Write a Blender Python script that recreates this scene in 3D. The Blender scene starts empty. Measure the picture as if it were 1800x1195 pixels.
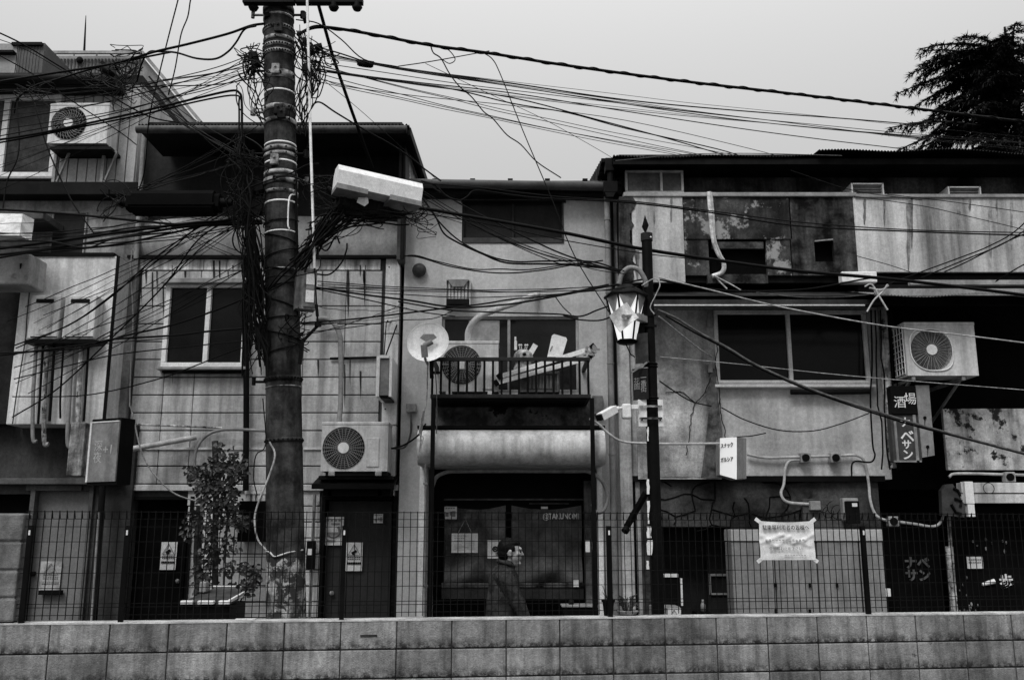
import bpy, bmesh, math, random
from mathutils import Vector, Matrix, noise
rnd = random.Random(7)
R = math.radians
S = bpy.context.scene

# ------------------------------------------------------------------ camera, world, sun, exposure
F, HOR, CX, CY = 1650.0, 937.0, 900.0, 597.5      # focal length / horizon in pixels of the 1800 px photograph
TILT = math.atan((HOR - CY) / F)
EYE = 1.6
cd = bpy.data.cameras.new("camera"); cam = bpy.data.objects.new("camera", cd); S.collection.objects.link(cam)
cam.location = (0, 0, EYE); cam.rotation_euler = (R(90) + TILT, 0, 0)
cd.sensor_width = 36; cd.lens = 36 * F / 1800; cd.clip_end = 500; cd.clip_start = 0.05
S.camera = cam
w = bpy.data.worlds.new("World"); S.world = w; w.use_nodes = True
nt = w.node_tree; nt.nodes.clear()
SUN_EL, SUN_ROT = R(50), R(205)
sky = nt.nodes.new("ShaderNodeTexSky"); sky.sky_type = 'NISHITA'; sky.sun_disc = False
sky.sun_elevation = SUN_EL; sky.sun_rotation = SUN_ROT; sky.air_density = 1.5; sky.dust_density = 4.0
bw = nt.nodes.new("ShaderNodeRGBToBW"); bg = nt.nodes.new("ShaderNodeBackground"); out = nt.nodes.new("ShaderNodeOutputWorld")
tc = nt.nodes.new("ShaderNodeTexCoord"); sx = nt.nodes.new("ShaderNodeSeparateXYZ"); mr = nt.nodes.new("ShaderNodeMapRange")
mr.inputs['From Min'].default_value = 0.0; mr.inputs['From Max'].default_value = 1.0
mr.inputs['To Min'].default_value = 5.9; mr.inputs['To Max'].default_value = 30.0    # an even cloud deck, brighter overhead
mx = nt.nodes.new("ShaderNodeMix"); mx.data_type = 'FLOAT'; mx.inputs['Factor'].default_value = 0.85
nt.links.new(tc.outputs['Generated'], sx.inputs[0]); pw = nt.nodes.new('ShaderNodeMath'); pw.operation = 'POWER'; pw.inputs[1].default_value = 3.0
nt.links.new(sx.outputs['Z'], pw.inputs[0]); nt.links.new(pw.outputs[0], mr.inputs['Value'])
nt.links.new(sky.outputs[0], bw.inputs[0]); nt.links.new(bw.outputs[0], mx.inputs['A']); nt.links.new(mr.outputs[0], mx.inputs['B'])
nt.links.new(mx.outputs[0], bg.inputs[0]); nt.links.new(bg.outputs[0], out.inputs[0])
bg.inputs[1].default_value = 0.070
sd = bpy.data.lights.new("sun", 'SUN'); sun = bpy.data.objects.new("sun", sd); S.collection.objects.link(sun)
sd.energy = 1.5; sd.angle = R(22); sd.color = (1, 1, 1)
sun.rotation_euler = (R(90) - SUN_EL, 0, -R(25)); sun.location = (0, 0, 20)
S.view_settings.view_transform = 'Standard'; S.view_settings.look = 'None'
S.view_settings.exposure = 0.42; S.view_settings.gamma = 1.0
S.cycles.max_bounces = 6; S.cycles.diffuse_bounces = 3

# ------------------------------------------------------------------ helpers
def P(px, py, Y):                     # where the sight line of a photograph pixel meets the upright plane y = Y
    u, v = px - CX, CY - py
    y = F * math.cos(TILT) - v * math.sin(TILT); z = F * math.sin(TILT) + v * math.cos(TILT)
    s = Y / y
    return Vector((u * s, Y, EYE + z * s))
def X(px, py, Y): return P(px, py, Y).x
def Z(py, Y): return P(900, py, Y).z

def coll(o): S.collection.objects.link(o)

class MB:
    """collects shapes as ONE mesh"""
    def __init__(s): s.v = []; s.f = []; s.sm = []
    def add(s, vs, fs, smooth=False):
        n = len(s.v); s.v += [Vector(v) for v in vs]
        for f in fs: s.f.append([n + i for i in f]); s.sm.append(smooth)
    def box(s, x0, x1, y0, y1, z0, z1, b=0.0):
        if x0 > x1: x0, x1 = x1, x0
        if z0 > z1: z0, z1 = z1, z0
        if y0 > y1: y0, y1 = y1, y0
        if b <= 0:
            vs = [(x, y, z) for z in (z0, z1) for y in (y0, y1) for x in (x0, x1)]
            s.add(vs, [(0, 2, 3, 1), (4, 5, 7, 6), (0, 1, 5, 4), (1, 3, 7, 5), (3, 2, 6, 7), (2, 0, 4, 6)]); return
        bm = bmesh.new(); bmesh.ops.create_cube(bm, size=1)
        for v in bm.verts: v.co = Vector(((x0 + x1) / 2 + v.co.x * (x1 - x0), (y0 + y1) / 2 + v.co.y * (y1 - y0), (z0 + z1) / 2 + v.co.z * (z1 - z0)))
        b = min(b, (x1 - x0) * .45, (y1 - y0) * .45, (z1 - z0) * .45)
        bmesh.ops.bevel(bm, geom=bm.edges[:], offset=b, segments=2, affect='EDGES', profile=.5)
        bm.verts.ensure_lookup_table()
        for i, v in enumerate(bm.verts): v.index = i
        s.add([v.co.copy() for v in bm.verts], [[v.index for v in f.verts] for f in bm.faces]); bm.free()
    def obox(s, c, ax, ay, az, hx, hy, hz):   # box with its own axes
        vs = [c + ax * (hx * a) + ay * (hy * b_) + az * (hz * d) for d in (-1, 1) for b_ in (-1, 1) for a in (-1, 1)]
        s.add(vs, [(0, 2, 3, 1), (4, 5, 7, 6), (0, 1, 5, 4), (1, 3, 7, 5), (3, 2, 6, 7), (2, 0, 4, 6)])
    def bar(s, a, b, w_, h=None):             # square bar between two points
        a, b = Vector(a), Vector(b); h = w_ if h is None else h
        d = (b - a); L = d.length; d.normalize()
        up = Vector((0, 0, 1)) if abs(d.z) < .95 else Vector((0, 1, 0))
        sx_ = d.cross(up).normalized(); sz_ = sx_.cross(d)
        s.obox((a + b) / 2, d, sx_, sz_, L / 2, w_ / 2, h / 2)
    def prism(s, pts, off):                   # polygon pts (3d) pushed by off
        n = len(pts); off = Vector(off)
        s.add([Vector(p) for p in pts] + [Vector(p) + off for p in pts],
              [list(range(n)), list(range(2 * n - 1, n - 1, -1))] + [[i, i + n, (i + 1) % n + n, (i + 1) % n] for i in range(n)])
    def tube(s, pts, r, seg=6, smooth=True, cap=True):
        pts = [Vector(p) for p in pts]; n = len(pts)
        rs = r if isinstance(r, (list, tuple)) else [r] * n
        d0 = (pts[1] - pts[0]).normalized()
        up = Vector((0, 0, 1)) if abs(d0.z) < .9 else Vector((0, 1, 0))
        nx = d0.cross(up).normalized(); vs = []
        for i, p in enumerate(pts):
            d = (pts[min(i + 1, n - 1)] - pts[max(i - 1, 0)]).normalized()
            nx = (nx - d * nx.dot(d))
            nx = nx.normalized() if nx.length > 1e-6 else d.orthogonal().normalized()
            ny = d.cross(nx)
            for k in range(seg):
                a = 2 * math.pi * k / seg
                vs.append(p + (nx * math.cos(a) + ny * math.sin(a)) * rs[i])
        fs = [(i * seg + k, i * seg + (k + 1) % seg, (i + 1) * seg + (k + 1) % seg, (i + 1) * seg + k) for i in range(n - 1) for k in range(seg)]
        s.add(vs, fs, smooth)
        if cap: s.add(vs[:seg], [list(range(seg - 1, -1, -1))]); s.add(vs[-seg:], [list(range(seg))])
    def cyl(s, a, b, r, seg=12, r2=None): s.tube([a, b], [r, r if r2 is None else r2], seg)
    def ring(s, c, ax, R_, r, seg=32, k=5, a0=0, a1=2 * math.pi):
        ax = Vector(ax).normalized(); e1 = ax.orthogonal().normalized(); e2 = ax.cross(e1)
        full = abs(a1 - a0 - 2 * math.pi) < 1e-6
        pts = [Vector(c) + (e1 * math.cos(a0 + (a1 - a0) * i / seg) + e2 * math.sin(a0 + (a1 - a0) * i / seg)) * R_ for i in range(seg + 1)]
        s.tube(pts, r, k, cap=not full)
    def lathe(s, c, prof, ax=(0, 0, 1), seg=20):   # prof: (radius, height) along ax
        ax = Vector(ax).normalized(); e1 = ax.orthogonal().normalized(); e2 = ax.cross(e1); c = Vector(c); vs = []
        for r, h in prof:
            for k in range(seg):
                a = 2 * math.pi * k / seg; vs.append(c + ax * h + (e1 * math.cos(a) + e2 * math.sin(a)) * r)
        n = len(prof)
        s.add(vs, [(i * seg + k, i * seg + (k + 1) % seg, (i + 1) * seg + (k + 1) % seg, (i + 1) * seg + k) for i in range(n - 1) for k in range(seg)], True)
    def ball(s, c, rx, ry=None, rz=None, seg=16, rings=10):
        ry = rx if ry is None else ry; rz = rx if rz is None else rz; c = Vector(c); vs = []
        for i in range(rings + 1):
            t = math.pi * i / rings
            for k in range(seg):
                a = 2 * math.pi * k / seg
                vs.append(c + Vector((rx * math.sin(t) * math.cos(a), ry * math.sin(t) * math.sin(a), rz * math.cos(t))))
        s.add(vs, [(i * seg + k, (i + 1) * seg + k, (i + 1) * seg + (k + 1) % seg, i * seg + (k + 1) % seg) for i in range(rings) for k in range(seg)], True)
    # pixel-measured pieces, on real planes
    def pb(s, px0, py0, px1, py1, Y, depth, b=0.0, ground=False):
        m = (py0 + py1) / 2
        s.box(X(px0, m, Y), X(px1, m, Y), Y, Y + depth, 0 if ground else Z(py1, Y), Z(py0, Y), b); return s
    def wh(s, rect, Y, depth, holes=(), ground=True):   # wall slab with openings and their reveals
        def cv(r, g=False):
            m = (r[1] + r[3]) / 2
            return (X(r[0], m, Y), 0.0 if r[3] >= 1085 else Z(r[3], Y), X(r[2], m, Y), Z(r[1], Y))
        x0, z0, x1, z1 = cv(rect); hs = [cv(h) for h in holes]
        xs = sorted({x0, x1} | {min(max(q, x0), x1) for h in hs for q in (h[0], h[2])})
        zs = sorted({z0, z1} | {min(max(q, z0), z1) for h in hs for q in (h[1], h[3])})
        solid = lambda i, j: 0 <= i < len(xs) - 1 and 0 <= j < len(zs) - 1 and not any(h[0] < (xs[i] + xs[i + 1]) / 2 < h[2] and h[1] < (zs[j] + zs[j + 1]) / 2 < h[3] for h in hs)
        for i in range(len(xs) - 1):
            for j in range(len(zs) - 1):
                if not solid(i, j): continue
                a, b, c, d = xs[i], xs[i + 1], zs[j], zs[j + 1]; y0, y1 = Y, Y + depth
                s.add([(a, y0, c), (b, y0, c), (b, y0, d), (a, y0, d)], [(0, 1, 2, 3)])
                s.add([(a, y1, c), (b, y1, c), (b, y1, d), (a, y1, d)], [(3, 2, 1, 0)])
                if not solid(i - 1, j): s.add([(a, y0, c), (a, y0, d), (a, y1, d), (a, y1, c)], [(0, 1, 2, 3)])
                if not solid(i + 1, j): s.add([(b, y0, c), (b, y1, c), (b, y1, d), (b, y0, d)], [(0, 1, 2, 3)])
                if not solid(i, j - 1): s.add([(a, y0, c), (a, y1, c), (b, y1, c), (b, y0, c)], [(0, 1, 2, 3)])
                if not solid(i, j + 1): s.add([(a, y0, d), (b, y0, d), (b, y1, d), (a, y1, d)], [(0, 1, 2, 3)])
        return s
    def pt(s, pts, Y, r, seg=6, Y1=None, n=6):          # tube through pixels on plane(s)
        s.tube(smoothpts(pxpts(pts, Y, Y1), n), r, seg); return s
    def corr(s, x0, x1, y0, z0, y1, z1, pitch=.07, amp=.012, th=.004, wob=0.0):   # corrugated sheet
        n = int(abs(x1 - x0) / pitch * 6); a = []; b = []
        for i in range(n + 1):
            x = x0 + (x1 - x0) * i / n; o = amp * math.sin(2 * math.pi * i / 6) + wob * noise.noise(Vector((x * .9, 3.1, 0)))
            a.append(Vector((x, y0, z0 + o))); b.append(Vector((x, y1, z1 + o)))
        t = Vector((0, 0, -th)); m = n + 1
        s.add(a + b + [q + t for q in a] + [q + t for q in b],
              [(i, i + 1, m + i + 1, m + i) for i in range(n)] + [(2 * m + i, 3 * m + i, 3 * m + i + 1, 2 * m + i + 1) for i in range(n)] +
              [(i, 2 * m + i, 2 * m + i + 1, i + 1) for i in range(n)] + [(m + i, m + i + 1, 3 * m + i + 1, 3 * m + i) for i in range(n)])

def pxpts(pts, Y, Y1=None):
    Y1 = Y if Y1 is None else Y1; L = [0.0]
    for a, b in zip(pts, pts[1:]): L.append(L[-1] + math.hypot(a[0] - b[0], a[1] - b[1]))
    return [P(p[0], p[1], Y + (Y1 - Y) * l / L[-1]) for p, l in zip(pts, L)]
def smoothpts(pts, n=6):
    if len(pts) < 3: return pts
    q = [pts[0] * 2 - pts[1]] + pts + [pts[-1] * 2 - pts[-2]]; o = []
    for i in range(1, len(q) - 2):
        a, b, c, d = q[i - 1:i + 3]
        for k in range(n):
            t = k / n
            o.append(.5 * ((2 * b) + (c - a) * t + (2 * a - 5 * b + 4 * c - d) * t * t + (3 * b - a - 3 * c + d) * t ** 3))
    o.append(pts[-1]); return o

def origin_of(o):
    while o.parent: o = o.parent
    return o.location.copy()
def obj(name, mb, mat, parent=None, label=None, base=None):
    me = bpy.data.meshes.new(name); vs = mb.v
    if parent is not None: org = origin_of(parent)
    elif base is not None: org = Vector(base)
    else:
        lo = [min(v[i] for v in vs) for i in range(3)]; hi = [max(v[i] for v in vs) for i in range(3)]
        org = Vector(((lo[0] + hi[0]) / 2, (lo[1] + hi[1]) / 2, lo[2]))
    me.from_pydata([v - org for v in vs], [], mb.f)
    me.polygons.foreach_set("use_smooth", mb.sm); me.materials.append(mat); me.update()
    o = bpy.data.objects.new(name, me); coll(o)
    if parent is not None: o.parent = parent
    else: o.location = org
    if label: o["label"] = label
    return o
def tag(o, label, cat, group=None):
    o["label"] = label; o["category"] = cat
    if group: o["group"] = group
    return o
def struct(o, kind="structure"): o["kind"] = kind; return o
def thing(name, label, cat, loc, group=None):
    o = bpy.data.objects.new(name, None); coll(o); o.location = loc; o.empty_display_size = .1
    return tag(o, label, cat, group)

# ------------------------------------------------------------------ materials (the photograph is black and white, so is the paint)
def M(name, col, rough=.8, var=.25, scale=2.0, streak=0.0, sscale=6.0, spots=0.0, spscale=9.0, spotcol=.02, bump=.0, bscale=60.0, metal=0.0, spec=.12, soft=0.0, grit=.16, island=0.0, joint=None):
    m = bpy.data.materials.new(name); m.use_nodes = True; t = m.node_tree; n = t.nodes; l = t.links
    bs = n['Principled BSDF']; bs.inputs['Roughness'].default_value = rough; bs.inputs['Metallic'].default_value = metal
    bs.inputs['Specular IOR Level'].default_value = spec if col > .05 or rough < .2 else min(spec, .06)
    g = n.new("ShaderNodeNewGeometry"); pos = g.outputs['Position']
    def noi(sc, det=4, vec=pos, ro=.6):
        x = n.new("ShaderNodeTexNoise"); x.inputs['Scale'].default_value = sc; x.inputs['Detail'].default_value = det; x.inputs['Roughness'].default_value = ro
        l.new(vec, x.inputs['Vector']); return x.outputs['Fac']
    def mrange(v, a, b, c, d):
        x = n.new("ShaderNodeMapRange"); l.new(v, x.inputs['Value'])
        for k, q in zip(('From Min', 'From Max', 'To Min', 'To Max'), (a, b, c, d)): x.inputs[k].default_value = q
        return x.outputs[0]
    def mul(a, b):
        x = n.new("ShaderNodeMath"); x.operation = 'MULTIPLY'; l.new(a, x.inputs[0])
        if isinstance(b, float): x.inputs[1].default_value = b
        else: l.new(b, x.inputs[1])
        return x.outputs[0]
    c = mul(mrange(noi(scale, 6), .38, .62, 1 - var, 1 + var), mrange(noi(28, 4, pos, .75), .36, .64, 1 - var * .3 - grit * .5, 1 + var * .3 + grit * .5))
    c = mul(c, mrange(noi(140, 2), .3, .7, 1 - grit, 1 + grit))
    if island > 0: c = mul(c, mrange(g.outputs['Random Per Island'], 0, 1, 1 - island, 1 + island))
    if joint:                                     # mossy dirt gathered along the bed joints
        per, off_, str_ = joint
        sp = n.new("ShaderNodeSeparateXYZ"); l.new(pos, sp.inputs[0])
        a_ = n.new("ShaderNodeMath"); a_.operation = 'ADD'; l.new(sp.outputs['Z'], a_.inputs[0]); a_.inputs[1].default_value = off_ + per * 20
        b_ = n.new("ShaderNodeMath"); b_.operation = 'MODULO'; l.new(a_.outputs[0], b_.inputs[0]); b_.inputs[1].default_value = per
        dirt = mrange(b_.outputs[0], 0, per * .42, 1, 0); d2 = mul(dirt, mrange(noi(15, 8, pos, .8), .42, .56, 0, 1)); c = mul(c, mrange(d2, 0, .8, 1, 1 - str_))
    c = mul(c, float(col))
    if streak > 0:
        mp = n.new("ShaderNodeMapping"); l.new(pos, mp.inputs['Vector']); mp.inputs['Scale'].default_value = (sscale, sscale, sscale * .07)
        a = mrange(noi(1.0, 7, mp.outputs[0], .65), .42, .68, 1.0, 1 - streak)
        c = mul(c, a)
    if spots > 0:
        f = mrange(noi(spscale, 8, pos, .7), spots, spots + .05, 0.0, 1.0)
        x = n.new("ShaderNodeMix"); x.data_type = 'FLOAT'; l.new(f, x.inputs['Factor']); l.new(c, x.inputs['A']); x.inputs['B'].default_value = spotcol
        c = x.outputs[0]
    l.new(c, bs.inputs['Base Color'])
    if bump > 0:
        b = n.new("ShaderNodeBump"); b.inputs['Strength'].default_value = bump; b.inputs['Distance'].default_value = .01
        l.new(noi(bscale, 4), b.inputs['Height']); l.new(b.outputs[0], bs.inputs['Normal'])
        if soft > 0:
            b2 = n.new("ShaderNodeBump"); b2.inputs['Strength'].default_value = soft; b2.inputs['Distance'].default_value = .25
            l.new(noi(1.3, 2), b2.inputs['Height']); l.new(b.outputs[0], b2.inputs['Normal']); l.new(b2.outputs[0], bs.inputs['Normal'])
    return m
def glassy(name, col=.006, rough=.12, spec=.12):
    return M(name, col, rough=rough, var=.3, spec=spec)
def emit(name, v):
    m = bpy.data.materials.new(name); m.use_nodes = True; b = m.node_tree.nodes['Principled BSDF']
    b.inputs['Base Color'].default_value = (.8, .8, .8, 1); b.inputs['Emission Color'].default_value = (1, 1, 1, 1); b.inputs['Emission Strength'].default_value = v
    return m

m_asphalt = M("asphalt", .05, .95, .3, 3, bump=.4, bscale=120)
m_kerb = M("kerb concrete", .14, .9, .3, 4, streak=.3, bump=.3)
m_block = M("concrete block", .235, .95, .42, 1.6, streak=.55, sscale=13, spots=.64, spscale=4, spotcol=.045, bump=.7, bscale=90, island=.2, joint=(.2, .02, .88))
m_mortar = M("dark mortar", .035, .95, .4, 6, bump=.5)
m_stucco = M("pale stucco", .50, .9, .10, 1.2, streak=.16, sscale=4, bump=.8, bscale=130, soft=.10)
m_stucco_d = M("grey stucco", .42, .9, .50, 1.6, streak=.6, sscale=3, bump=.7, bscale=80, soft=.15)
m_render = M("grey render", .56, .9, .22, 1.2, streak=.4, sscale=3, bump=.4, bscale=90)
m_siding = M("tile siding", .44, .8, .18, 1.6, streak=.55, sscale=7, bump=.3, bscale=100, island=.10)
m_siding2 = M("white siding", .58, .8, .16, 2.0, streak=.4, sscale=6, bump=.2)
m_strip = M("weathered white strip", .8, .8, .25, 5, streak=.92, sscale=11)
m_panel = M("pale steel sheet", .58, .6, .14, 1.0, streak=.5, sscale=8)
m_parapet = M("stained white parapet", .50, .85, .15, 1.5, streak=.75, sscale=3.4, spots=.68, spscale=8, spotcol=.08, bump=.2)
m_parapet2 = M("stained plywood parapet", .050, .9, .6, 3.2, streak=.75, sscale=9, spots=.545, spscale=3.1, spotcol=.27, bump=.4)
m_rust = M("rusty dark sheet", .045, .9, .8, 4, streak=.8, sscale=9, bump=.4)
m_flake = M("flaking painted panel", .50, .85, .35, 4, streak=.6, sscale=7, spots=.545, spscale=5.5, spotcol=.018, bump=.3)
m_darkwall = M("dark wall", .02, .9, .6, 2, streak=.6, sscale=4, bump=.3)
m_midwall = M("dark grey wall", .075, .9, .3, 2, streak=.4, sscale=4, bump=.3)  # dark grey base colour, mottled and streaked
m_roof = M("dark roof metal", .008, .6, .4, 3)
m_black = M("black paint", .004, .5, .3, 3)
m_blackm = M("black matt", .003, .9, .3, 3)
m_cable = M("black cable", .004, .55, .2, 9)
m_cable_l = M("pale cable", .30, .5, .3, 14)
m_cable_g = M("grey cable", .07, .5, .3, 14)
m_alu = M("white aluminium", .72, .4, .1, 4, streak=.15)
m_alu2 = M("dull aluminium", .28, .45, .2, 4, streak=.3)
m_glass = glassy("dark window glass")
m_glass2 = glassy("window glass", .012, .15, .25)
m_shutter = M("dark shutter", .022, .5, .2, 3, streak=.3)
m_ac = M("air conditioner casing", .58, .5, .1, 5, streak=.4, sscale=9)
m_fan = M("fan black", .012, .5, .2, 8)
m_fanw = M("fan guard", .20, .4, .2, 8)
m_pole = M("pole concrete", .040, .95, .6, 5, streak=.7, sscale=9, bump=.5, bscale=110)
m_poster = M("peeling pole wrap", .24, .85, .8, 8, streak=.8, sscale=18, spots=.49, spscale=12, spotcol=.03, bump=.4)
m_band = M("steel band", .20, .55, .9, 9, metal=.0)
m_tape = M("bright tape", .75, .3, .1, 9)
m_fence = M("fence wire", .006, .55, .2, 9, spec=.12)
m_white = M("white plastic", .66, .45, .08, 8)
m_paper = M("paper", .66, .8, .08, 6)
m_ink = M("black ink", .012, .7, .1, 6)
m_inkg = M("grey ink", .22, .7, .2, 6)
m_tarp = M("grey curtain", .13, .95, .45, 2.5, streak=.3, bump=.2, bscale=30)
m_awn = M("awning roll", .66, .7, .12, 3, streak=.45, sscale=9, bump=.5, bscale=150, soft=.12)
m_pipe = M("pale conduit", .42, .5, .2, 12, streak=.2)
m_pipeg = M("grey pipe", .22, .5, .2, 8, streak=.35)
m_leaf = M("leaf", .030, .6, .6, 9)
m_leaf2 = M("leaf light", .075, .55, .6, 9)
m_cedar = M("cedar needles", .016, .8, .4, 4)
m_bark = M("bark", .03, .95, .4, 12, bump=.6)
m_rock = M("rough cladding", .05, .95, .6, 2.4, streak=.3, bump=.9, bscale=14)
m_cup = M("service cabinet", .23, .55, .12, 3, streak=.35, sscale=9)
m_cuptop = M("cabinet head", .38, .55, .08, 3, streak=.15)
m_lit = emit("lit lamp glass", .42)
m_litbox = emit("lit sign face", .22)
m_skin = M("skin", .26, .5, .1, 12)
m_hair = M("hair", .004, .5, .3, 60)
m_jacket = M("grey jacket", .026, .9, .4, 14, bump=.3)
m_trouser = M("dark trousers", .008, .9, .2, 9)
m_signgrey = M("sign board grey", .23, .6, .18, 5, streak=.3)
m_wood = M("dark wood", .03, .8, .4, 9, streak=.5)
m_peel = M("peeling timber post", .40, .9, .6, 8, streak=.9, sscale=16, spots=.55, spscale=10, spotcol=.02, bump=.4)
m_dish = M("dish", .82, .5, .08, 5, streak=.25, sscale=9)

def text(name, s, x, y, z, size, mat, parent, rz=0.0, bold=0.0, ext=.0015, line=.95, tilt=0.0, sxx=1.0, axes=None):
    cu = bpy.data.curves.new("t", 'FONT'); cu.body = s; cu.size = size; cu.extrude = ext; cu.offset = bold; cu.space_line = line
    cu.align_x = 'CENTER'; cu.align_y = 'CENTER'; cu.resolution_u = 3
    o = bpy.data.objects.new("t", cu); coll(o); bpy.context.view_layer.update()
    me = bpy.data.meshes.new_from_object(o.evaluated_get(bpy.context.evaluated_depsgraph_get()))
    bpy.data.objects.remove(o); bpy.data.curves.remove(cu)
    Mx = Matrix.Rotation(rz, 4, 'Z') @ Matrix.Rotation(R(90), 4, 'X') @ Matrix.Rotation(tilt, 4, 'Z') @ Matrix.Diagonal((sxx, 1, 1, 1))
    if axes: Mx = Matrix((axes[0], axes[1], axes[2])).transposed().to_4x4() @ Matrix.Diagonal((sxx, 1, 1, 1))
    me.transform(Matrix.Translation(Vector((x, y, z)) - origin_of(parent)) @ Mx)
    me.materials.clear(); me.materials.append(mat)
    r = bpy.data.objects.new(name, me); me.name = name; coll(r); r.parent = parent
    return r
def ptext(name, s, px, py, Y, hpx, mat, parent, **k):
    p = P(px, py, Y); q = P(px, py + hpx, Y)
    return text(name, s, p.x, p.y, p.z, (p - q).length, mat, parent, **k)
# ------------------------------------------------------------------ ground and street
g = MB(); g.add([(-90, -60, 0), (90, -60, 0), (90, 150, 0), (-90, 150, 0)], [(0, 1, 2, 3)])
struct(obj("ground", g, m_asphalt))
g = MB(); g.add([(-25, 7.0, .004), (25, 7.6, .004), (25, 10.45, .004), (-25, 10.45, .004)], [(0, 1, 2, 3)])
struct(obj("road", g, M("alley asphalt", .07, .9, .35, 2, bump=.4)))
g = MB(); g.box(-25, 25, 10.3, 10.42, 0, .1, .01); struct(obj("kerb", g, m_kerb))

# ------------------------------------------------------------------ block wall (runs slightly away to the right)
WA = math.atan(.121); wd = Vector((math.cos(WA), math.sin(WA), 0)); wn = Vector((-math.sin(WA), math.cos(WA), 0)); W0 = Vector((0, 7.20, 0))
def WP(s, t, z): return W0 + wd * s + wn * t + Vector((0, 0, z))     # point on the wall's own axes
def wall_s(px, py):                                                 # distance along the wall of a photograph pixel
    a, b = P(px, py, 7.0), P(px, py, 8.0); d = b - a
    f = lambda p: (p - W0).dot(wn); t = -f(a) / (f(b) - f(a)); return (a + d * t - W0).dot(wd)
t = thing("block_wall", "long stained concrete block wall under the wire fence in the foreground", "wall", WP(0, .075, 0))
mb = MB(); mb.obox(WP(0, .075, .49), wd, wn, Vector((0, 0, 1)), 9, .066, .49); obj("mortar_core", mb, m_mortar, t)
mb = MB(); s00 = wall_s(599, 1115)
for c in range(5):
    for k in range(-23, 22):
        s0 = s00 + k * .4; z0 = c * .2 - .02
        bm = MB(); hx = .1965 + rnd.uniform(-.001, .001)
        bm.box(-hx, hx, -.075, .075, -.0955, .0955, .006)
        off = WP(s0 + .2, .075 + rnd.uniform(-.002, .002), z0 + .1)
        mb.add([off + wd * v.x + wn * v.y + Vector((0, 0, v.z)) for v in bm.v], bm.f)
obj("block", mb, m_block, t)
mb = MB(); mb.obox(WP(0, .075, .982), wd, wn, Vector((0, 0, 1)), 9, .078, .006); obj("cap_mortar", mb, M("mortar cap", .42, .9, .3, 4, bump=.3), t)
mb = MB(); p = WP(wall_s(648, 1113), -.0015, .877)
mb.obox(p, wd, wn, Vector((0, 0, 1)), .06, .003, .007); obj("drain_slot", mb, m_mortar, t)

# ------------------------------------------------------------------ left building
def win(parent, r, Y, frame, glass, fw=.04, split=None, depth=.06, name="window", sill=None, hz=()):
    """window of four frame bars, a glass pane and the meeting stile(s)"""
    m = (r[1] + r[3]) / 2; x0, x1 = X(r[0], m, Y), X(r[2], m, Y); z0, z1 = Z(r[3], Y), Z(r[1], Y)
    b = MB(); b.box(x0, x1, Y, Y + depth, z1 - fw, z1, .006); b.box(x0, x1, Y, Y + depth, z0, z0 + fw, .006)
    b.box(x0, x0 + fw, Y + .002, Y + depth, z0 + fw, z1 - fw, .006); b.box(x1 - fw, x1, Y + .002, Y + depth, z0 + fw, z1 - fw, .006)
    for sp in (split or []):
        xs = x0 + (x1 - x0) * sp; b.box(xs - fw * .5, xs + fw * .5, Y + .004, Y + depth, z0 + fw, z1 - fw, .005)
    for h in hz:
        zs = z0 + (z1 - z0) * h; b.box(x0 + fw, x1 - fw, Y + .006, Y + depth, zs - fw * .3, zs + fw * .3)
    o = obj(name, b, frame, parent)
    g_ = MB(); g_.box(x0 + fw * .5, x1 - fw * .5, Y + depth * .55, Y + depth * .7, z0 + fw * .5, z1 - fw * .5); obj("pane", g_, glass, o)
    if sill:
        s_ = MB(); s_.box(x0 - .03, x1 + .03, Y - .05, Y + depth, z0 - .035, z0 - .002, .005); obj("sill", s_, sill, o)
    return o

LB = thing("grey_building", "grey sided building at the far left with steel meter bay and dull door", "building", P(100, 937, 10.8) * 1.0)
LB.location.z = 0
Y = 10.8
mb = MB(); mb.wh((-420, 745, 224, 1195), Y, .2, [(-60, 868, 40, 1195), (46, 862, 143, 1195)]); mb.box(X(-420, 900, Y), X(216, 800, Y), 11.3, 16, 0, Z(745, Y)); obj("lower_wall", mb, M("dark ground wall", .05, .9, .3, 2, streak=.4, bump=.2), LB)  # ground floor wall in a dark streaked grey
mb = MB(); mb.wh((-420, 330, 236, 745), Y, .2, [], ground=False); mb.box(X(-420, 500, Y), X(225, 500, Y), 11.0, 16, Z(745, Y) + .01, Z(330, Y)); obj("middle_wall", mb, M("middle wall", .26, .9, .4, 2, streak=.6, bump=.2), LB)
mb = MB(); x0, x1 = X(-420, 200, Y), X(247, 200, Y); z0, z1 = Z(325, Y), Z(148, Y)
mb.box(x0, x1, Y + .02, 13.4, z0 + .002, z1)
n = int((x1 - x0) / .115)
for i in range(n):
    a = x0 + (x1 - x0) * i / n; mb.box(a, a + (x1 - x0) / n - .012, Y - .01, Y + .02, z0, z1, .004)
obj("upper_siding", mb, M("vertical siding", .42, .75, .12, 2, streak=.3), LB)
xq = X(203, 140, 10.5); mb = MB(); mb.box(x0, xq, Y - .3, 13.5, Z(150, 10.5), Z(127, 10.5), .02); mb.box(xq - .1, x1, Y - .03, 13, z1 - .0, z1 + .10); mb.cyl((x0, Y - .36, Z(140, 10.45)), (xq + .03, Y - .36, Z(140, 10.45)), .06, 10); obj("roof", mb, m_roof, LB)
mb = MB(); mb.box(x0, X(243, 328, 10.6), Y - .22, Y, Z(346, 10.65), Z(323, 10.65), .01); obj("ledge", mb, m_roof, LB)
mb = MB(); mb.box(x0, X(100, 372, 10.6), Y - .5, Y, Z(385, 10.3), Z(372, 10.3), .01); obj("canopy", mb, m_midwall, LB)
win(LB, (-90, 166, 101, 312), Y - .07, m_alu, M("reflecting pane", .06, .2, .6, 1.2, streak=.4), .07, [.5], .07, sill=m_alu2)
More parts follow.
